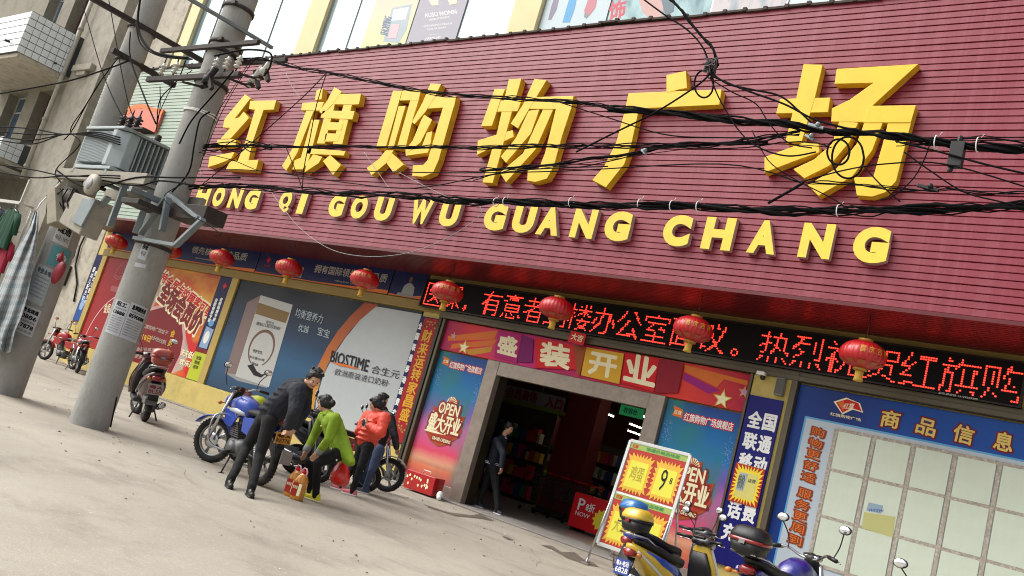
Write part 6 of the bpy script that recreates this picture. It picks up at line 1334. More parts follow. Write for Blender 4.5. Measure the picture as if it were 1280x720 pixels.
    w = MB(); w.tube([(-.08, .12, .24), (-.2, .26, .02)], .011, 7); w.tube([(-.2, .3, .015), (-.2, .22, .015)], .012, 6); w.obj('side_stand', m_bpl, t)
    w = MB(); w.tube([(-.12, -.24, .28), (-.12, .24, .28)], .012, 7); w.tube([(-.12, -.26, .28), (-.12, -.17, .28)], .022, 8); w.tube([(-.12, .17, .28), (-.12, .26, .28)], .022, 8); w.obj('footrest', m_bpl, t)
    if crash:
        w = MB()
        for s_ in (-1, 1): w.tube(crom([V(.3, s_ * .05, .7), V(.34, s_ * .24, .66), V(.33, s_ * .27, .4), V(.28, s_ * .2, .28), V(.15, s_ * .06, .25)], 4), .014, 8)
        w.obj('crash_bar', m_chrome, t)
    if plt: 
        w = MB(); w.box((-.93, -.05, .5), (-.9, .05, .82)); w.obj('plate_bracket', m_bpl, t); plate(t, -.94, .64, plt[0], plt[1], plt[2])
    if box: topbox(t, box, (-.95, 0, .97))
    return t
def topbox(root, m_, c, k=1.0, lid=None):
    c = V(*c); w = MB(); w.loft([(c + V(0, 0, z), a * k, b * k, Y1, X1) for z, a, b in ((0, .13, .13), (.03, .17, .16), (.13, .2, .19))], 20, p=3.5); o = w.obj('top_box', m_bpl if lid else m_, root)
    w = MB(); w.loft([(c + V(0, 0, z), a * k, b * k, Y1, X1) for z, a, b in ((.132, .205, .195), (.18, .205, .195), (.24, .17, .16), (.265, .1, .1))], 20, p=3.2); w.obj('lid', lid or m_, o)
    w = MB(); w.loft([(c + V(0, 0, z), a * k, b * k, Y1, X1) for z, a, b in ((.118, .207, .197), (.148, .207, .197))], 20, p=3.5); w.obj('reflector_band', m_rlens if not lid else m_bpl, o)
    w = MB(); w.box(c + V(-.205 * k, -.03, .1), c + V(-.19 * k, .03, .135)); w.obj('latch', m_rlens if lid else m_chrome, o)
    return o
def scooter(label, loc, rz, body, accent, group='motorcycles and scooters parked outside the shop', box=None, lid=None, plt=None, steer=0, lean=.05, basket=False, back=None, mglass=m_mir, stripe=None, bk=.8):
    t = thing('scooter', label, 'scooter', loc, rz, group); t.rotation_euler = (-abs(lean), 0, rz); R = .24; fx, rx = .6, -.6
    wheel(t, fx, R, steer, .05, 5); wheel(t, rx, R, 0, .055, 5)
    w = MB()
    for s_ in (-.075, .075): w.tube([(fx, s_, R), (fx - .1, s_, .55)], .025, 8)
    w.obj('fork', m_chrome, t)
    w = MB(); w.loft([(V(fx + (R + .035) * math.cos(a), 0, R + (R + .035) * math.sin(a)), .075, .016, Y1, V(math.cos(a), 0, math.sin(a))) for a in [math.radians(d) for d in range(20, 161, 14)]], 12, p=2.6); w.obj('front_fender', body, t)
    ax = lambda z: .47 - (z - .3) * .27
    sd_ = V(0, 1, 0); fw = V(.96, 0, .26)
    w = MB(); w.loft([(V(ax(z) + o_, 0, z), hw, th, sd_, fw) for z, hw, th, o_ in ((.28, .12, .03, -.02), (.4, .2, .04, .0), (.6, .22, .055, .02), (.8, .17, .06, .02), (.95, .12, .045, 0), (1.0, .08, .03, 0))], 20, p=2.6); w.obj('front_apron', body, t)
    w = MB(); w.loft([(V(ax(z) - .05, 0, z), hw, .03, sd_, fw) for z, hw in ((.32, .15), (.5, .19), (.72, .17), (.9, .1))], 16, p=3); w.obj('leg_shield', m_bpl, t)
    for s_ in (-1, 1):
        w = MB(); w.tube(crom([V(ax(.36) + .02, s_ * .19, .36), V(ax(.6) + .04, s_ * .225, .6), V(ax(.82) + .03, s_ * .165, .83), V(ax(.96) + .02, s_ * .09, .97)], 5), .011, 6); w.obj('apron_trim', accent, t)
    w = MB(); w.loft([(V(x, 0, z), .17, .045, Y1, Z1_) for x, z in ((.45, .34), (.3, .3), (.0, .29), (-.15, .31))], 16, p=4); w.obj('floorboard', m_bpl, t)
    w = MB(); w.loft([(V(x, 0, z), hw, hh, Y1, Z1_) for x, z, hw, hh in ((-.1, .45, .12, .16), (-.2, .5, .16, .2), (-.45, .58, .175, .17), (-.7, .68, .16, .12), (-.9, .77, .11, .06), (-.97, .8, .06, .03))], 22, p=2.6); w.obj('rear_body', body, t)
    for s_ in (-1, 1):
        w = MB(); w.tube(crom([V(-.14, s_ * .155, .42), V(-.4, s_ * .185, .47), V(-.68, s_ * .172, .62), V(-.93, s_ * .1, .76)], 5), .015, 6); w.obj('side_trim', accent, t)
        if stripe: w = MB(); w.loft([(V(x, s_ * (.0 + hw), z), .012, hh, Y1, Z1_) for x, z, hw, hh in ((-.16, .6, .125, .02), (-.3, .63, .165, .05), (-.55, .7, .165, .04), (-.8, .78, .12, .012))], 10); w.obj('side_stripe', stripe, t)
    w = MB(); w.loft([(V(x, 0, z), hw, hh, Y1, Z1_) for x, z, hw, hh in ((-.08, .7, .07, .03), (-.14, .74, .13, .05), (-.35, .76, .15, .05), (-.55, .81, .15, .05), (-.8, .86, .12, .04), (-.88, .87, .07, .02))], 20, p=2.6); w.obj('seat', m_seat, t)
    w = MB(); w.box((-.95, -.08, .3), (-.6, .1, .42)); w.lathe([(0, -.12), (.11, -.12), (.12, -.04), (.1, .02), (0, .02)], (-.55, 0, .27), 'Y', 18); w.obj('engine', m_eng, t, bevel=.02)
    w = MB(); w.tube([(-.35, -.13, .25), (-.55, -.16, .26), (-.95, -.16, .33)], [.025, .05, .05], 12); w.obj('exhaust', m_chrome, t)
    w = MB(); w.loft([(V(x, 0, z), hw, hh, Y1, Z1_) for x, z, hw, hh in ((.2, 1.02, .1, .035), (.25, 1.03, .16, .06), (.32, 1.04, .15, .075), (.4, 1.01, .11, .06), (.45, .99, .05, .03))], 18, p=2.4); w.obj('handlebar_cover', body if not back else back, t)
    w = MB(); w.ell((.43, 0, .99), (.035, .085, .05), n=14, k=8); w.obj('headlamp', m_lens, t)
    w = MB(); w.box((.19, -.08, 1.055), (.28, .08, 1.085)); w.obj('dashboard', m_bpl, t, bevel=.01)
    for s_ in (-1, 1):
        w = MB(); w.tube([(.26, s_ * .14, 1.045), (.2, s_ * .34, 1.05)], [.022, .019], 10); w.obj('grip', m_bpl, t)
        w = MB(); w.tube(crom([V(.3, s_ * .15, 1.04), V(.32, s_ * .24, 1.02), V(.26, s_ * .34, 1.02)], 3), .007, 6); w.obj('brake_lever', m_chrome, t)
        w = MB(); w.ell((-.9, s_ * .1, .72), (.035, .04, .03), n=10, k=6); w.obj('indicator', m_alens, t)
    mirrors(t, (.27, .15, 1.07), .28, .26, -.06, mglass)
    w = MB(); w.loft([(V(x, 0, .73), hw, .045, Y1, Z1_) for x, hw in ((-.9, .08), (-.98, .08), (-1.0, .05))], 12); w.obj('tail_lamp', m_rlens, t)
    w = MB(); w.loft([(V(-.92 - .12 * k / 4, 0, .68 - .1 * k), .075, .01, Y1, V(1, 0, .3)) for k in range(4)], 10); w.obj('mud_flap', m_bpl, t)
    w = MB()
    for s_ in (-1, 1): w.tube([(-.6, s_ * .12, .82), (-.85, s_ * .13, .92), (-1.05, s_ * .1, .93)], .011, 7)
    w.tube([(-1.05, -.1, .93), (-1.05, .1, .93)], .011, 7); w.obj('rear_rack', m_chrome, t)
    w = MB(); w.tube([(-.3, .1, .3), (-.42, .2, .02)], .012, 6); w.tube([(-.3, -.1, .3), (-.42, -.2, .02)], .012, 6); w.obj('stand', m_bpl, t)
    if plt: plate(t, -1.02, .56, plt[0], plt[1], plt[2], w_=.22, h_=.17)
    if box: topbox(t, box, (-.93, 0, .95), bk, lid)
    return t
random.seed(40)
def ang(dx, dy): return math.atan2(dy, dx)
p_blue, p_white, p_red, p_mar, p_yel = paint('blue', '#1440a8'), paint('white', '#c9ccd0'), paint('red', '#8e1420'), paint('maroon', '#4a1420'), paint('yellow', '#d8b432')
p_ind, p_blk, p_or, p_sil = paint('indigo', '#15187c'), paint('black', '#0f1014'), paint('brick', '#a03a28'), paint('silver', '#8f9498')
pl_y, pl_b, pl_g = mat('plate_amber', '#c8862a', .5), mat('plate_blue', '#2c3f8a', .5), mat('plate_grey', '#8f8a88', .6, var=.3, scale=20)
# blue motorcycle in front, nose to the left
mb1 = motorcycle('blue and white motorcycle with amber plate, held by the man in the black jacket', (-10.22, 7.66, 0), ang(-1, .1), p_blue, p_white, steer=.45, plt=(pl_y, ('粤A', 'RE776'), i_black), crash=True, lean=-.06)
mb1.scale = (1.08, 1.08, 1.06)
t, q = TP('plate_flap', 'grey mud flap card hanging under the amber plate of the blue motorcycle', 'flap', (-9.15, 7.6, .4)); w = MB(); w.box((-9.13, 7.5, .36), (-9.12, 7.68, .54)); q(w, 'flap', pl_g)
t, q = TP('handlebar_muff', 'maroon quilted muff lying on the handlebar of the blue motorcycle', 'muff', (-10.25, 7.9, 1.0)); w = MB(); c = W(303, 494, 7.9); w.ell(c, (.17, .13, .11)); w.ell(c + V(.12, 0, -.03), (.12, .1, .09)); q(w, 'quilting', mat('maroon_cloth', '#5c1420', .6, var=.3, scale=10)); w = MB(); c2 = W(322, 504, 7.8); w.loft([(c2 + V(.14 * k - .14, 0, .0), .1, .11 - .03 * abs(k - 1), V(0, 1, 0), Z1_) for k in range(3)], 10); q(w, 'yellow_cover', mat('lime_cover', '#b5b820', .5))
# red motorcycle, nose towards the wall
motorcycle('dark red motorcycle parked nose to the wall behind the woman in coral', (-11.32, 11.0, 0), ang(.34, 1.1), p_red, p_mar, steer=-.75, plt=(pl_y, ('粤A', '52K8'), i_black), lean=.07, crash=False, fender=p_sil)
# black scooters between the people
scooter('black scooter with silver trim, standing behind the man and the woman in green', (-11.05, 9.1, 0), ang(.64, .77), p_blk, p_sil, lean=.08, steer=.2, box=None)
scooter('black and dark green scooter with a wide fairing, behind the woman in green', (-10.98, 10.12, 0), ang(.6, .8), paint('bottle_green', '#101a14'), p_blk, lean=.08, back=p_blk)
# maroon scooter seen from behind, by the front pole
ms = scooter('maroon scooter with brick-red top box seen from behind beside the front pole', (-15.5, 9.22, 0), ang(-.92, .39), p_mar, p_blk, box=p_or, plt=(pl_g, ('粤A', '8L55'), i_dred), lean=.1, steer=.3)
t, q = TP('number_sticker', 'black rear card showing white figures 188 under the brick-red box', 'card', tuple(W(187, 477, 8.8))); w = MB(); c = W(185, 474, 8.86); w.box(c - V(.17, .01, .09), c + V(.17, .01, .09)); q(w, 'card', m_bpl, .004); w = MB(); put_text(w, '188', c + V(-.06, -.014, -.06), (.2, 0, 0), (0, 0, .12), .04); q(w, 'lettering', i_cream)
ms.scale = (1.15, 1.2, 1.12)
# far left motorcycles
motorcycle('dark red motorcycle seen between the two poles, rear wheel towards us', (-25.6, 12.75, 0), ang(-1, .35), p_red, p_mar, steer=.3, lean=.06)
motorcycle('bright red motorcycle with bare rack, farthest along the wall between the poles', (-27.2, 13.0, 0), ang(-.9, -.3), paint('bright_red', '#b01a24'), p_red, lean=.06)
# foreground scooters
sy_ = scooter('yellow and black scooter with yellow-lidded top box in the foreground', (-4.18, 9.25, 0), math.radians(76), p_yel, p_white, box=p_yel, lid=p_yel, plt=(pl_b, ('粤A·电动', '6828'), i_white), lean=.06, back=p_blk, stripe=p_blue)
sb_ = scooter('blue and black scooter with sky-blue box lid, parked behind the yellow one', (-4.5, 9.85, .06), math.radians(70), p_blue, p_white, lean=.06, back=p_blk, box=p_blue, lid=paint('sky_blue', '#1c6cae'))
sy_.scale = sb_.scale = (.93, .93, .93)
mi = motorcycle('indigo motorcycle with round dials at the lower right, handlebar against the notice board', (-2.92, 9.02, 0), math.radians(84), p_ind, p_blue, lean=.05, steer=-.2)
mi.scale = (1.1, 1.1, 1.1)
bpy.context.view_layer.update(); c = mworld(mi) @ V(-.9, 0, .93)
t, q = TP('top_box', 'black top box with red reflector band standing on the indigo motorcycle rack', 'box', tuple(c)); t.rotation_euler = (0, 0, math.radians(84)); topbox(t, m_bpl, (0, 0, 0), .85)
scooter('dark silver-trimmed scooter at the bottom right, only its mirrors in view', (-1.5, 7.85, 0), math.radians(88), p_blk, p_sil, lean=.03)
# ================================================================ PRICE STAND
t, q = TP('price_stand', 'white framed folding price stand with yellow starbursts and the figure 9, before the doorway', 'sign', (-6.5, 12.2, 0))
TLs, TRs, BLs, BRs = (797, 553), (871, 573), (756.5, 681), (838, 711)
def SP(u, v, off=0):                  # point on the leaning board, u across, v up
    lean = .22; z0, z1 = .33, 1.98; x0, x1 = -6.95, -5.9
    return V(x0 + (x1 - x0) * u, 12.1 + lean * v - off, z0 + (z1 - z0) * v)
def squad(us, m_, nm, off, th=.0):
    w = MB(); w.add([SP(u, v, off) for u, v in us], [tuple(range(len(us)))]); return q(w, nm, m_)
w = MB()
for a, b in (((0, 0), (0, 1)), ((1, 0), (1, 1))): w.bar(SP(*a), SP(*b), .05, .03, up=V(0, 1, 0))
w.bar(SP(0, 1), SP(1, 1), .05, .03, up=V(0, 1, 0)); w.bar(SP(0, 0), SP(1, 0), .05, .03, up=V(0, 1, 0)); q(w, 'frame', mat('white_enamel', '#c9cbc8', .35, var=.06), .004)
w = MB(); w.add([SP(.02, .015, -.005), SP(.98, .015, -.005), SP(.98, .985, -.005), SP(.02, .985, -.005)] + [SP(.02, .015, -.02), SP(.98, .015, -.02), SP(.98, .985, -.02), SP(.02, .985, -.02)], [(0, 1, 2, 3), (7, 6, 5, 4)]); q(w, 'backing', i_white)
for sx in (0, 1):
    w = MB(); w.tube([SP(sx, .62, -.03), V(SP(sx, 0).x - .02, 11.95, .03)], .016, 8); w.tube([SP(sx, .6, -.05), V(SP(sx, 0).x, 12.75, .03)], .016, 8); w.box((SP(sx, 0).x - .08, 11.9, 0), (SP(sx, 0).x + .04, 12.0, .03)); q(w, 'leg', m_chrome)
w = MB(); w.tube([V(SP(0, 0).x, 12.6, .2), V(SP(1, 0).x, 12.6, .2)], .012, 8); q(w, 'cross_bar', m_chrome)
for v0, v1 in ((.51, .985), (.02, .49)):
    squad([(.03, v0), (.97, v0), (.97, v1), (.03, v1)], I('card_red2', '#a8362c'), 'poster_print', .001)
    squad([(.03, v1 - .055), (.97, v1 - .055), (.97, v1), (.03, v1)], I('band_green', '#93a85a'), 'poster_print', .003)
    w = MB(); put_text(w, '红旗', SP(.06, v1 - .045, .006), SP(.16, v1 - .045, .006) - SP(.06, v1 - .045, .006), SP(.06, v1 - .012, .006) - SP(.06, v1 - .045, .006), .03); q(w, 'lettering', i_red)
    w = MB(); put_text(w, '惊爆价商品特惠', SP(.3, v1 - .045, .006), SP(.85, 0, 0) - SP(.3, 0, 0), SP(0, v1 - .012, 0) - SP(0, v1 - .045, 0), .03); q(w, 'lettering', i_green)
    for cu in (.27, .74):
        vc = (v0 + v1 - .06) / 2 - .01; rv = (v1 - v0) * .4
        pts = burst(0, 0, 1, 1, 0, 26, .8); squad([(cu + a * .225, vc + b * rv) for a, b in pts][::1], I('burst_gold', '#d8a83c'), 'burst_print', .005)
        squad([(cu - .16, vc - rv * .72), (cu + .16, vc - rv * .72), (cu + .15, vc + rv * .6), (cu - .15, vc + rv * .62)], I('card_lemon', '#d5cf48'), 'card_print', .007)
def stxt(s_, u0, u1, v0, v1, m_, bo=.02):
    w = MB(); put_text(w, s_, SP(u0, v0, .011), SP(u1, v0) - SP(u0, v0), SP(u0, v1) - SP(u0, v0), bo); q(w, 'lettering', m_)
stxt('9', .66, .76, .62, .82, i_black, .012); stxt('8', .81, .85, .7, .76, i_black, .012); stxt('鸡蛋', .16, .38, .64, .78, I('pencil', '#b09a3a'), 0); stxt('大米', .16, .38, .15, .28, I('pencil', '#b09a3a'), 0)
# ================================================================ GOODS ON THE GROUND
m_oil = mat('cooking_oil', '#c07a14', .12, var=.05, coat=.6); 
for k, (x, y) in enumerate(((-8.98, 7.72), (-8.78, 7.66))):
    t, q = TP('oil_bottle', ('left large bottle of golden cooking oil on the ground' if k == 0 else 'right large bottle of golden cooking oil with red and cream label'), 'bottle', (x, y, 0), 'bottles of cooking oil at the feet of the woman in green')
    w = MB(); w.loft([(V(x, y, z), a, b, V(.95, .3, 0), V(-.3, .95, 0)) for z, a, b in ((.0, .075, .06), (.02, .085, .068), (.12, .085, .068), (.135, .08, .063), (.15, .085, .068), (.25, .083, .066), (.3, .06, .05), (.34, .03, .03))], 20, p=3); q(w, 'bottle', m_oil)
    w = MB(); w.lathe([(0, .34), (.028, .34), (.028, .375), (0, .375)], (x, y, 0), n=14); q(w, 'cap', i_red)
    w = MB(); w.tube([V(x - .05, y, .29), V(x - .055, y, .37), V(x - .02, y, .405), V(x + .02, y, .405), V(x + .055, y, .37), V(x + .05, y, .29)], .011, 7); q(w, 'carry_handle', I('pink_white', '#d8a8b0'))
    d = V(.3, -.95, 0); sd2 = V(.95, .3, 0); f0 = V(x, y, 0) + d * .069
    w = MB(); w.add([f0 + sd2 * a + V(0, 0, z) for a, z in ((-.07, .05), (.02, .05), (.02, .22), (-.07, .22))], [(0, 1, 2, 3)]); q(w, 'label_print', I('oil_label', '#a02a20'))
    w = MB(); w.add([f0 + d * .001 + sd2 * a + V(0, 0, z) for a, z in ((.022, .06), (.068, .06), (.068, .21), (.022, .21))], [(0, 1, 2, 3)]); q(w, 'label_print', i_cream)
    w = MB(); put_text(w, '食用油', f0 + d * .003 + sd2 * -.06 + V(0, 0, .14), sd2 * .07, V(0, 0, .04), .02); q(w, 'lettering', i_cream)
t, q = TP('gift_carton', 'glossy red gift carton with pale flower print left of the door jamb', 'carton', (-11.75, 13.35, 0)); w = MB()
Mg = Matrix.Translation(V(-11.8, 13.35, .03)) @ Matrix.Rotation(.1, 4, 'Z'); w.box((-.36, -.17, 0), (.36, .17, .36), M=Mg); q(w, 'carton', mat('glossy_red_card', '#b3161c', .2, var=.25, scale=7, coat=.5), .01)
w = MB(); random.seed(6)
for k in range(16): cx, cz = random.uniform(-.32, .32), random.uniform(.05, .32); w.add([Mg @ V(a, -.174, b) for a, b in ell_pts(cx, cz, .022, .03, 8)], [tuple(range(8))])
q(w, 'flower_print', i_cream); w = MB(); w.tube([Mg @ V(-.1, 0, .36), Mg @ V(-.08, 0, .43), Mg @ V(.08, 0, .43), Mg @ V(.1, 0, .36)], .01, 6); q(w, 'handle', i_white)
t, q = TP('crumpled_paper', 'small crumpled white paper beside the red gift carton', 'paper', (-11.25, 13.2, 0)); w = MB(); w.ell((-11.28, 13.3, .1), (.07, .06, .08), n=8, k=6); w.ell((-11.24, 13.25, .05), (.05, .05, .05), n=7, k=5); q(w, 'paper', i_white)
t, q = TP('plastic_bag', 'translucent red shopping bag hanging low beside the green coat', 'bag', (-8.4, 8.35, .3)); c = W(426, 592, 8.35); w = MB(); vs = []; n = 22
for j, (z, r) in enumerate(((.2, .03), (.14, .07), (.06, .12), (-.03, .15), (-.1, .15), (-.15, .1), (-.165, .02))):
    for i in range(n): a = 2 * math.pi * i / n; rr = r * (1 + .13 * math.sin(a * 5 + j) + .05 * math.sin(a * 11)); vs.append(c + V(rr * math.cos(a), rr * .7 * math.sin(a), z))
w.add(vs, [(j * n + i, (j + 1) * n + i, (j + 1) * n + (i + 1) % n, j * n + (i + 1) % n) for j in range(6) for i in range(n)], 0, True); q(w, 'bag', mat('red_film', '#d62a24', .25, var=.2, scale=12, coat=.3)); w = MB(); w.tube(crom([c + V(-.02, 0, .19), c + V(.03, .02, .3), c + V(.08, 0, .42)], 4), .012, 6); q(w, 'handle', mat('red_film', '#d62a24'))
# ================================================================ PEOPLE
def blob(name, parts, m, parent, vox=.011, smooth=4):
    w = MB()
    for p_ in parts:
        if p_[0] == 'e': _, c, r, M_ = p_; w.ell(c, r, M=M_, n=16, k=10)
        else:
            _, a, b, ra, rb = p_; a, b = Vector(a), Vector(b); d = (b - a); L = max(d.length, 1e-5); d = d / L; pts, rr = [], []
            for k in range(4): t_ = math.pi / 2 * (1 - k / 4); pts.append(a - d * ra * math.sin(t_)); rr.append(max(.0008, ra * math.cos(t_)))
            for k in range(3): pts.append(a + d * L * k / 2); rr.append(ra + (rb - ra) * k / 2)
            for k in range(1, 5): t_ = math.pi / 2 * k / 4; pts.append(b + d * rb * math.sin(t_)); rr.append(max(.0008, rb * math.cos(t_)))
            w.tube(pts, rr, 12)
    o = w.obj(name, m, None); md = o.modifiers.new('r', 'REMESH'); md.mode = 'VOXEL'; md.voxel_size = vox; md.use_smooth_shade = True
    if smooth: s_ = o.modifiers.new('s', 'SMOOTH'); s_.iterations = smooth; s_.factor = .5
    dg = bpy.context.evaluated_depsgraph_get(); dg.update(); me = bpy.data.meshes.new_from_object(o.evaluated_get(dg)); o.modifiers.clear(); old = o.data; o.data = me; bpy.data.meshes.remove(old); me.name = name
    if not me.materials: me.materials.append(m)
    o.parent = parent; o.matrix_parent_inverse = mworld(parent).inverted()
    return o
def basis(f, up=V(0, 0, 1)):
    f = Vector(f).normalized(); l = up.cross(f).normalized(); u = f.cross(l)
    return f, l, u
def bmat(f, l, u): return Matrix((f, l, u)).transposed()
def hand(parts, wr, d, nrm, curl=.5, s=1.0, side=1):
    d = Vector(d).normalized(); nrm = (Vector(nrm) - d * Vector(nrm).dot(d)).normalized(); ac = d.cross(nrm)
    parts.append(('c', wr, wr + d * .03 * s, .026 * s, .03 * s))
    for k in range(4):
        o_ = (k - 1.5) * .019 * s; b = wr + d * .03 * s + ac * o_; kn = wr + d * (.088 - abs(k - 1.3) * .004) * s + ac * o_ * 1.1; parts.append(('c', b, kn, .015 * s, .0115 * s))
        L = (.07, .078, .073, .058)[k] * s; a1 = curl * .6; a2 = curl * 1.5; p1 = kn + (d * math.cos(a1) + nrm * math.sin(a1)) * L * .5; p2 = p1 + (d * math.cos(a2) + nrm * math.sin(a2)) * L * .5
        parts.append(('c', kn, p1, .0095 * s, .0088 * s)); parts.append(('c', p1, p2, .0088 * s, .0075 * s))
    b = wr + d * .03 * s + ac * -.026 * s * side; t1 = b + (d * .7 - ac * .6 * side + nrm * .3).normalized() * .04 * s; t2 = t1 + (d * .9 - ac * .15 * side + nrm * .45).normalized() * .032 * s
    parts.append(('c', b, t1, .014 * s, .011 * s)); parts.append(('c', t1, t2, .0105 * s, .009 * s))
def person(label, J, look, face, skin, jacket, trousers, shoe, hair, style, loc, hipw=.09):
    t = thing('person', label, 'person', loc); k = style.get('k', 1.0)
    f, l, u = basis(look); H = J['head']; B = bmat(f, l, u)
    def E(c, r): return ('e', H + f * c[0] * k + l * c[1] * k + u * c[2] * k, tuple(x * k for x in r), B)
    P = [E((-.005, 0, .035), (.093, .076, .085)), E((.02, 0, -.02), (.075, .064, .088)), E((.045, 0, -.075), (.04, .042, .035)), E((.095, 0, -.015), (.016, .011, .022)), E((.1, 0, -.024), (.012, .016, .01)), E((.068, .03, -.02), (.028, .026, .026)), E((.068, -.03, -.02), (.028, .026, .026)), E((.0, .074, -.012), (.018, .008, .03)), E((.0, -.074, -.012), (.018, .008, .03)), E((.086, 0, -.053), (.014, .024, .01)), E((.08, 0, .03), (.02, .05, .012)),
         ('c', H + f * -.02 - u * .05 * k, J['neck'], .052 * k, .056 * k), ('c', J['neck'], J['chest'], .06, .13), ('c', J['chest'], J['pelvis'], .12, .12)]
    for s_ in 'LR':
        P += [('c', J['sh' + s_], J['el' + s_], .048 * k, .038 * k), ('c', J['el' + s_], J['wr' + s_], .037 * k, .025 * k), ('c', J['chest'], J['sh' + s_], .09, .05 * k), ('c', J['hip' + s_], J['kn' + s_], .08 * k, .055 * k), ('c', J['kn' + s_], J['an' + s_], .05 * k, .033 * k), ('c', J['an' + s_], J['an' + s_] + J['toe' + s_] * .08 - V(0, 0, .05), .024, .022)]
        hd = J.get('hd' + s_, (J['wr' + s_] - J['el' + s_])); hand(P, J['wr' + s_], hd, J.get('hn' + s_, V(0, 0, -1)), J.get('curl', .6), k, 1 if s_ == 'L' else -1)
    blob('body', P, skin, t, .0075, 3)
    for sy in (-1, 1):
        w = MB(); c = H + (f * .085 + l * sy * .031 + u * .006) * k; w.ell(c, (.007, .014, .0075), M=B, n=10, k=6); e = w.obj('eye', mat('eye_white', '#b8b0aa', .3), t, world=True)
        w = MB(); w.ell(c + f * .005, (.004, .0065, .0068), M=B, n=10, k=6); ir = w.obj('iris', i_black, e); ir.matrix_parent_inverse = mworld(t).inverted() if 0 else Matrix.Identity(4)
        w = MB(); w.ell(H + (f * .088 + l * sy * .032 + u * .026) * k, (.007, .02, .0035), M=B, n=8, k=5); w.obj('eyebrow', hair, t, world=True)
    w = MB(); w.ell(H + (f * .097 - u * .053) * k, (.006, .022, .006), M=B, n=10, k=6); w.obj('mouth', mat('lips', '#8c4a44', .5), t, world=True)
    # hair
    Hh = [E((-.02, 0, .05), (.098, .087, .088)), E((-.05, 0, .0), (.065, .084, .09)), E((.04, 0, .095), (.055, .07, .035))]
    for sy in (-1, 1): Hh.append(E((.0, sy * .07, .03), (.045, .02, .05)))
    if style.get('bun'): Hh += [E((-.12, 0, .0), (.05, .045, .055)), E((-.0, .07, .0), (.03, .02, .06)), E((-.0, -.07, .0), (.03, .02, .06))]
    if style.get('long'): Hh += [E((-.06, 0, -.08), (.045, .075, .09)), E((.01, .075, -.03), (.03, .018, .07)), E((.01, -.075, -.03), (.03, .018, .07))]
    if style.get('short'):
        random.seed(3); Hh += [E((random.uniform(-.09, .06), random.uniform(-.07, .07), random.uniform(.09, .13)), (.022, .018, .02)) for _ in range(22)]
    ho = blob('hair', Hh, hair, t, .009, 1); th = bpy.data.textures.new('strands', 'CLOUDS'); th.noise_scale = .018; dm = ho.modifiers.new('strands', 'DISPLACE'); dm.texture = th; dm.strength = .014; dm.mid_level = .5
    # jacket
    c = V(*J['chest']); T = []; g_ = style.get('puff', .02); sl = style.get('sleeve', 1)
    ax = (J['neck'] - J['pelvis']).normalized(); T += [('c', J['neck'] - ax * .07, J['chest'], .075 + g_, .135 + g_), ('c', J['chest'], J['pelvis'] + ax * .08, .13 + g_, .125 + g_)]
    shd = (J['shL'] - J['shR']); shd = shd.normalized() if shd.length else l
    for sg in (-1, 1):
        T += [('c', J['chest'] + shd * sg * .07, J['pelvis'] + ax * .1 + shd * sg * .055, .095 + g_, .1 + g_)]
    if style.get('coat'):
        hem = J['hem']; T += [('c', J['pelvis'] + ax * .1 + shd * sg * .05, hem + shd * sg * .12, .12 + g_, .05) for sg in (-1, 1)] + [('c', J['pelvis'], hem, .14, .06)] + [('c', hem + shd * .12, hem - shd * .12, .05, .05)]
    for s_ in 'LR':
        T += [('c', J['neck'] - ax * .09, J['sh' + s_], .07 + g_ * .5, .062 + g_ * .8), ('c', J['chest'], J['sh' + s_], .11 + g_ * .5, .06 + g_ * .8), ('c', J['sh' + s_], J['el' + s_], .062 + g_, .05 + g_ * .8), ('c', J['el' + s_], J['el' + s_].lerp(J['wr' + s_], style.get('cuff', .92)), .05 + g_ * .8, .04 + g_ * .7)]
    T += [('c', J['neck'] - ax * .02 + f * -.01, J['neck'] - ax * .05, .062 + g_ * .3, .08)]
    if style.get('puff', 0) > .03:
        for q_ in range(5): cc = J['chest'].lerp(J['pelvis'] + ax * .08, q_ / 4); T += [('e', cc, (.15 + g_, .165 + g_, .045), bmat(*basis(V(f.x, f.y, 0), V(0, 0, 1))))]
    jo = blob('jacket', T, jacket, t, .011, 3)
    tx = bpy.data.textures.new('folds', 'CLOUDS'); tx.noise_scale = .09; dm = jo.modifiers.new('folds', 'DISPLACE'); dm.texture = tx; dm.strength = style.get('fold', .016); dm.mid_level = .5
    cn = J['neck'] - ax * .035; cl = MB(); cf, cl_, cu = basis(V(f.x, f.y, 0) if abs(ax.z) > .5 else f, ax)
    for k in range(10):
        a0, a1 = math.radians(-140 + 28 * k), math.radians(-140 + 28 * (k + 1)); rr = .082 + g_ * .3
        P0, P1 = [cn + cf * -math.cos(a_) * rr + cl_ * math.sin(a_) * rr for a_ in (a0, a1)]
        cl.add([P0, P1, P1 + cu * .035 + (P1 - cn) * -.25, P0 + cu * .035 + (P0 - cn) * -.25, P0 + (P0 - cn) * .22 - cu * .02, P1 + (P1 - cn) * .22 - cu * .02], [(0, 1, 2, 3), (4, 5, 2, 3)])
    co = cl.obj('collar', jacket, t, world=True); sm = co.modifiers.new('thick', 'SOLIDIFY'); sm.thickness = .008
    # trousers
    Q = [('c', J['pelvis'] + ax * .06, J['pelvis'], .12, .128)]
    for s_ in 'LR':
        tp = J['kn' + s_].lerp(J['an' + s_], .93); Q += [('c', J['pelvis'], J['hip' + s_], .11, .1), ('c', J['hip' + s_], J['kn' + s_], .098 * style.get('leg', 1), .068 * style.get('leg', 1)), ('c', J['kn' + s_], tp, .064 * style.get('leg', 1), .052 * style.get('leg', 1)), ('c', tp, J['an' + s_] - V(0, 0, .035), .056 * style.get('leg', 1), .05 * style.get('leg', 1))]
    jo = blob('trousers', Q, trousers, t, .011, 3); dm = jo.modifiers.new('folds', 'DISPLACE'); dm.texture = tx; dm.strength = .014; dm.mid_level = .5
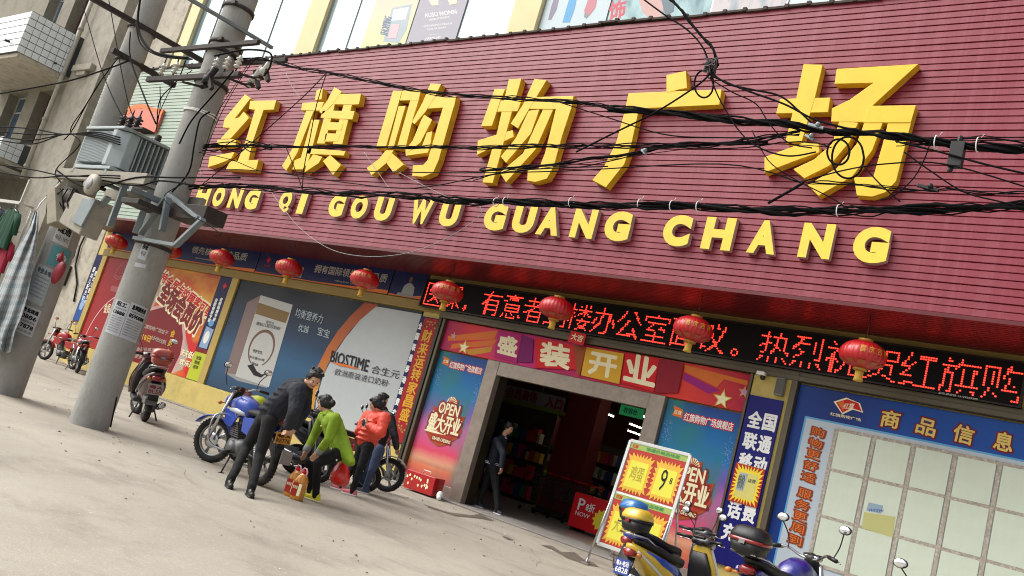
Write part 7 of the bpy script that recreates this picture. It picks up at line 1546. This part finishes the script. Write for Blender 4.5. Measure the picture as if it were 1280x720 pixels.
    for s_ in 'LR':
        a = J['an' + s_]; d = J['toe' + s_].normalized(); z0 = a.z - .055; b0 = V(a.x, a.y, a.z - .05)
        blob('shoe', [('c', b0 - d * .045, b0 + d * .13, .04, .033), ('c', b0 - d * .03 + V(0, 0, .035), b0 + d * .04 + V(0, 0, .02), .04, .035)], shoe, t, .008, 2)
        w = MB(); w.loft([(b0 + d * x - V(0, 0, .028), hw, .012, d.cross(V(0, 0, 1)), V(0, 0, 1)) for x, hw in ((-.085, .028), (-.05, .042), (.04, .04), (.11, .043), (.155, .03))], 14, p=3); w.obj('sole', style.get('sole', m_bpl), t, world=True)
    return t, (lambda mb, n, m, bevel=0: mb.obj(n, m, t, bevel=bevel, world=True))
m_skin = mat('skin', '#c4957a', .55, var=.06); m_hair = mat('black_hair', '#0e0c0c', .45, var=.2, scale=60, stretch=(1, 1, .2))
m_suit = mat('charcoal_cloth', '#1b1f28', .85, var=.15, scale=30, bump=.1, bscale=200); m_trs = mat('black_trousers', '#0c0d10', .9, var=.15); m_olive = mat('olive_green_wool', '#7d9a1c', .85, var=.12, scale=25, bump=.15, bscale=150)
m_coral = mat('coral_nylon', '#e04a34', .5, var=.08, scale=10); m_jean = mat('blue_denim', '#3c4a66', .85, var=.25, scale=20); m_blkj = mat('black_nylon', '#101218', .6, var=.15)
w2 = lambda x, y, Y: W(x, y, Y)
# man in black, bent over the tail of the blue motorcycle
J = dict(head=w2(392, 473.5, 7.1), neck=w2(382, 479.5, 7.12), chest=w2(367, 490, 7.1), pelvis=w2(337, 519, 7.05), shL=w2(381, 484, 7.28), shR=w2(373, 488, 6.94), elL=w2(381, 511, 7.32), elR=w2(369, 514, 6.9), wrL=w2(369, 532, 7.25), wrR=w2(361, 533, 7.0),
         hipL=w2(329, 524, 7.14), hipR=w2(337, 527, 6.96), knL=w2(308, 560, 7.08), knR=w2(325, 568, 6.92), anL=G(288, 600, .09), anR=G(314, 611, .09), toeL=V(.9, -.4, 0), toeR=V(.9, -.4, 0), hnL=V(-.5, 0, -.5), hnR=V(-.5, 0, -.5), curl=.7, hem=w2(334, 524, 7.05))
person('man in a black jacket and trousers bending over the tail of the blue motorcycle', J, (.82, -.2, -.5), None, m_skin, m_suit, m_trs, mat('black_leather', '#0f0e0e', .4), m_hair, dict(short=1, puff=.045, leg=1.02, fold=.028, coat=1), (J['anL'].x + .2, J['anL'].y, 0))
# woman in the green coat
J = dict(head=w2(406, 505, 8.0), neck=w2(409.5, 516, 8.03), chest=w2(415, 530, 8.03), pelvis=w2(427, 563, 8.1), shL=w2(419, 523, 7.84), shR=w2(404, 521, 8.2), elL=w2(411, 549, 7.8), elR=w2(392, 546, 8.2), wrL=w2(398, 566, 7.85), wrR=w2(382, 564, 8.1),
         hipL=w2(422, 568, 8.0), hipR=w2(419, 566, 8.18), knL=w2(397, 579, 7.9), knR=w2(387, 577, 8.1), anL=G(395, 618, .09), anR=G(388, 612, .09), toeL=V(-.85, -.45, 0), toeR=V(-.85, -.45, 0), hdL=w2(388, 575, 7.85) - w2(398, 566, 7.85), hdR=w2(379, 573, 8.05) - w2(382, 564, 8.1), hnL=V(-.3, -.3, -.8), hnR=V(-.4, -.3, -.6), hem=w2(437, 577, 8.1), curl=.35)
t, q = person('woman in an olive green coat stooping with both hands out over the oil bottles', J, (-.88, -.25, -.3), None, m_skin, m_olive, m_trs, mat('lemon_shoe', '#d8d22c', .6), m_hair, dict(bun=1, puff=.016, coat=1, cuff=.82, k=.96, leg=.92, sole=i_cream, fold=.014), (J['anL'].x, J['anL'].y, 0))
blob('cuff', [('c', J['elL'].lerp(J['wrL'], .76), J['elL'].lerp(J['wrL'], .92), .056, .052)], i_grey, t, .009, 1); blob('cuff', [('c', J['elR'].lerp(J['wrR'], .76), J['elR'].lerp(J['wrR'], .92), .056, .052)], i_grey, t, .009, 1)
w = MB()
for k in range(4): w.ell(J['chest'].lerp(J['hem'], .1 + k * .3) + V(-.06, -.17, -.02), (.013, .008, .013), n=8, k=5)
q(w, 'coat_buttons', i_cream)['kind'] = 'stuff'
w = MB(); w.torus(J['head'] + V(.09, 0, .0), .026, .01, 'X', 16, 6); q(w, 'hair_tie', mat('pink_band', '#b0304c', .6)); w = MB(); w.torus(J['wrL'] + V(0, 0, .01), .036, .007, 'Z', 16, 5); q(w, 'bracelet', i_red)
# woman in coral with a phone
J = dict(head=w2(470, 506, 9.7), neck=w2(472, 515.5, 9.75), chest=w2(469, 528, 9.75), pelvis=w2(457, 556, 9.8), shL=w2(480, 523, 9.58), shR=w2(460, 520, 9.95), elL=w2(476, 541, 9.5), elR=w2(449, 540, 9.85), wrL=w2(461.5, 532, 9.5), wrR=w2(456, 533, 9.65),
         hipL=w2(460, 559, 9.72), hipR=w2(453, 558, 9.9), knL=w2(451, 584, 9.65), knR=w2(444, 581, 9.85), anL=G(441, 612, .09), anR=G(427, 606, .09), toeL=V(-.75, -.65, 0), toeR=V(-.85, -.5, 0), hdL=V(-.8, -.1, .35), hdR=V(-.3, -.5, .5), hnL=V(-.3, .3, .9), hnR=V(.3, 0, .9), curl=.9)
t, q = person('woman in a coral padded jacket looking down at her phone beside the red motorcycle', J, (-.72, -.45, -.42), None, m_skin, m_coral, m_trs, mat('pink_trainer', '#d8747c', .6), m_hair, dict(bun=1, puff=.038, cuff=.9, k=.96, leg=.95, sole=i_white, fold=.03), (J['anL'].x, J['anL'].y, 0))
hb = J['neck'] + V(.05, .07, -.02); blob('hood', [('e', hb, (.13, .1, .06), Matrix.Rotation(.3, 3, 'X')), ('e', hb + V(-.05, -.05, .02), (.11, .09, .04), Matrix.Identity(3))], m_coral, t, .011, 3)
w = MB(); ja, jb = J['neck'] + V(-.09, -.07, -.05), J['pelvis'] + V(-.12, -.1, .1); w.tube([ja, ja.lerp(jb, .5) + V(-.035, -.03, 0), jb], .006, 5); q(w, 'zip', mat('zip_dark', '#7a2a20', .5))
c = w2(455.5, 528.5, 9.5); w = MB(); w.box(c + V(-.035, -.008, -.06), c + V(.035, .006, .06)); ph, qq = TP('phone', 'pale phone held up in the hands of the woman in coral', 'phone', tuple(c)); qq(w, 'case', i_white, .006); w = MB(); w.box(c + V(-.03, -.011, -.05), c + V(.03, -.0085, .05)); qq(w, 'screen', m_bpl)
# person behind her
J = dict(head=w2(478, 500, 10.45), neck=w2(479, 509, 10.5), chest=w2(480, 526, 10.5), pelvis=w2(471, 560, 10.5), shL=w2(488, 522, 10.38), shR=w2(470, 518, 10.7), elL=w2(493, 545, 10.4), elR=w2(470, 545, 10.75), wrL=w2(496, 560, 10.65), wrR=w2(466, 560, 10.6),
         hipL=w2(474, 563, 10.42), hipR=w2(467, 562, 10.58), knL=w2(465, 588, 10.35), knR=w2(461, 587, 10.5), anL=G(457, 610, .09), anR=G(450, 606, .09), toeL=V(-.6, -.8, 0), toeR=V(-.7, -.7, 0), curl=.8)
person('dark-haired person in black jacket and blue jeans standing half hidden behind the woman in coral', J, (.5, .8, -.2), None, m_skin, m_blkj, m_jean, mat('grey_trainer', '#4a4d55', .7), m_hair, dict(long=1, puff=.02, leg=1.0, k=.92, sole=i_white), (J['anL'].x, J['anL'].y, 0))
# man walking into the doorway
J = dict(head=w2(635.5, 535.5, 14.42), neck=w2(630, 545, 14.42), chest=w2(624, 556, 14.42), pelvis=w2(614.5, 584, 14.42), shL=w2(630, 549, 14.62), shR=w2(621, 551, 14.24), elL=w2(628, 567, 14.65), elR=w2(629, 567, 14.16), wrL=w2(610, 583, 14.6), wrR=w2(627, 584, 14.16),
         hipL=w2(613, 587, 14.5), hipR=w2(617, 587, 14.34), knL=w2(606, 609, 14.48), knR=w2(620, 611, 14.32), anL=W(598, 631, 14.4), anR=W(622, 637, 14.25), toeL=V(.9, -.3, 0), toeR=V(.9, -.2, 0), curl=.7)
for s_ in 'LR': J['an' + s_].z = .12
t, q = person('man in a navy varsity jacket with striped hem walking into the doorway', J, (.9, .1, -.25), None, mat('skin', ''), mat('navy_varsity', '#161c2c', .8, var=.1), m_trs, mat('dark_trainer', '#2a3040', .7), m_hair, dict(short=1, puff=.02, leg=1.05, sole=i_white), (J['anL'].x + .2, 14.4, 0))
a = J['pelvis'] + V(0, 0, .06)
for dz in (0, .03): w = MB(); w.loft([(a + V(0, 0, dz + z), .168, .168, V(.96, .28, 0), V(-.28, .96, 0)) for z in (0, .006, .014)], 24, p=2); q(w, 'hem_stripe', i_white)
w = MB(); w.torus(J['neck'] - V(0, 0, .03), .07, .012, 'Z', 20, 6); q(w, 'collar_stripe', i_white)
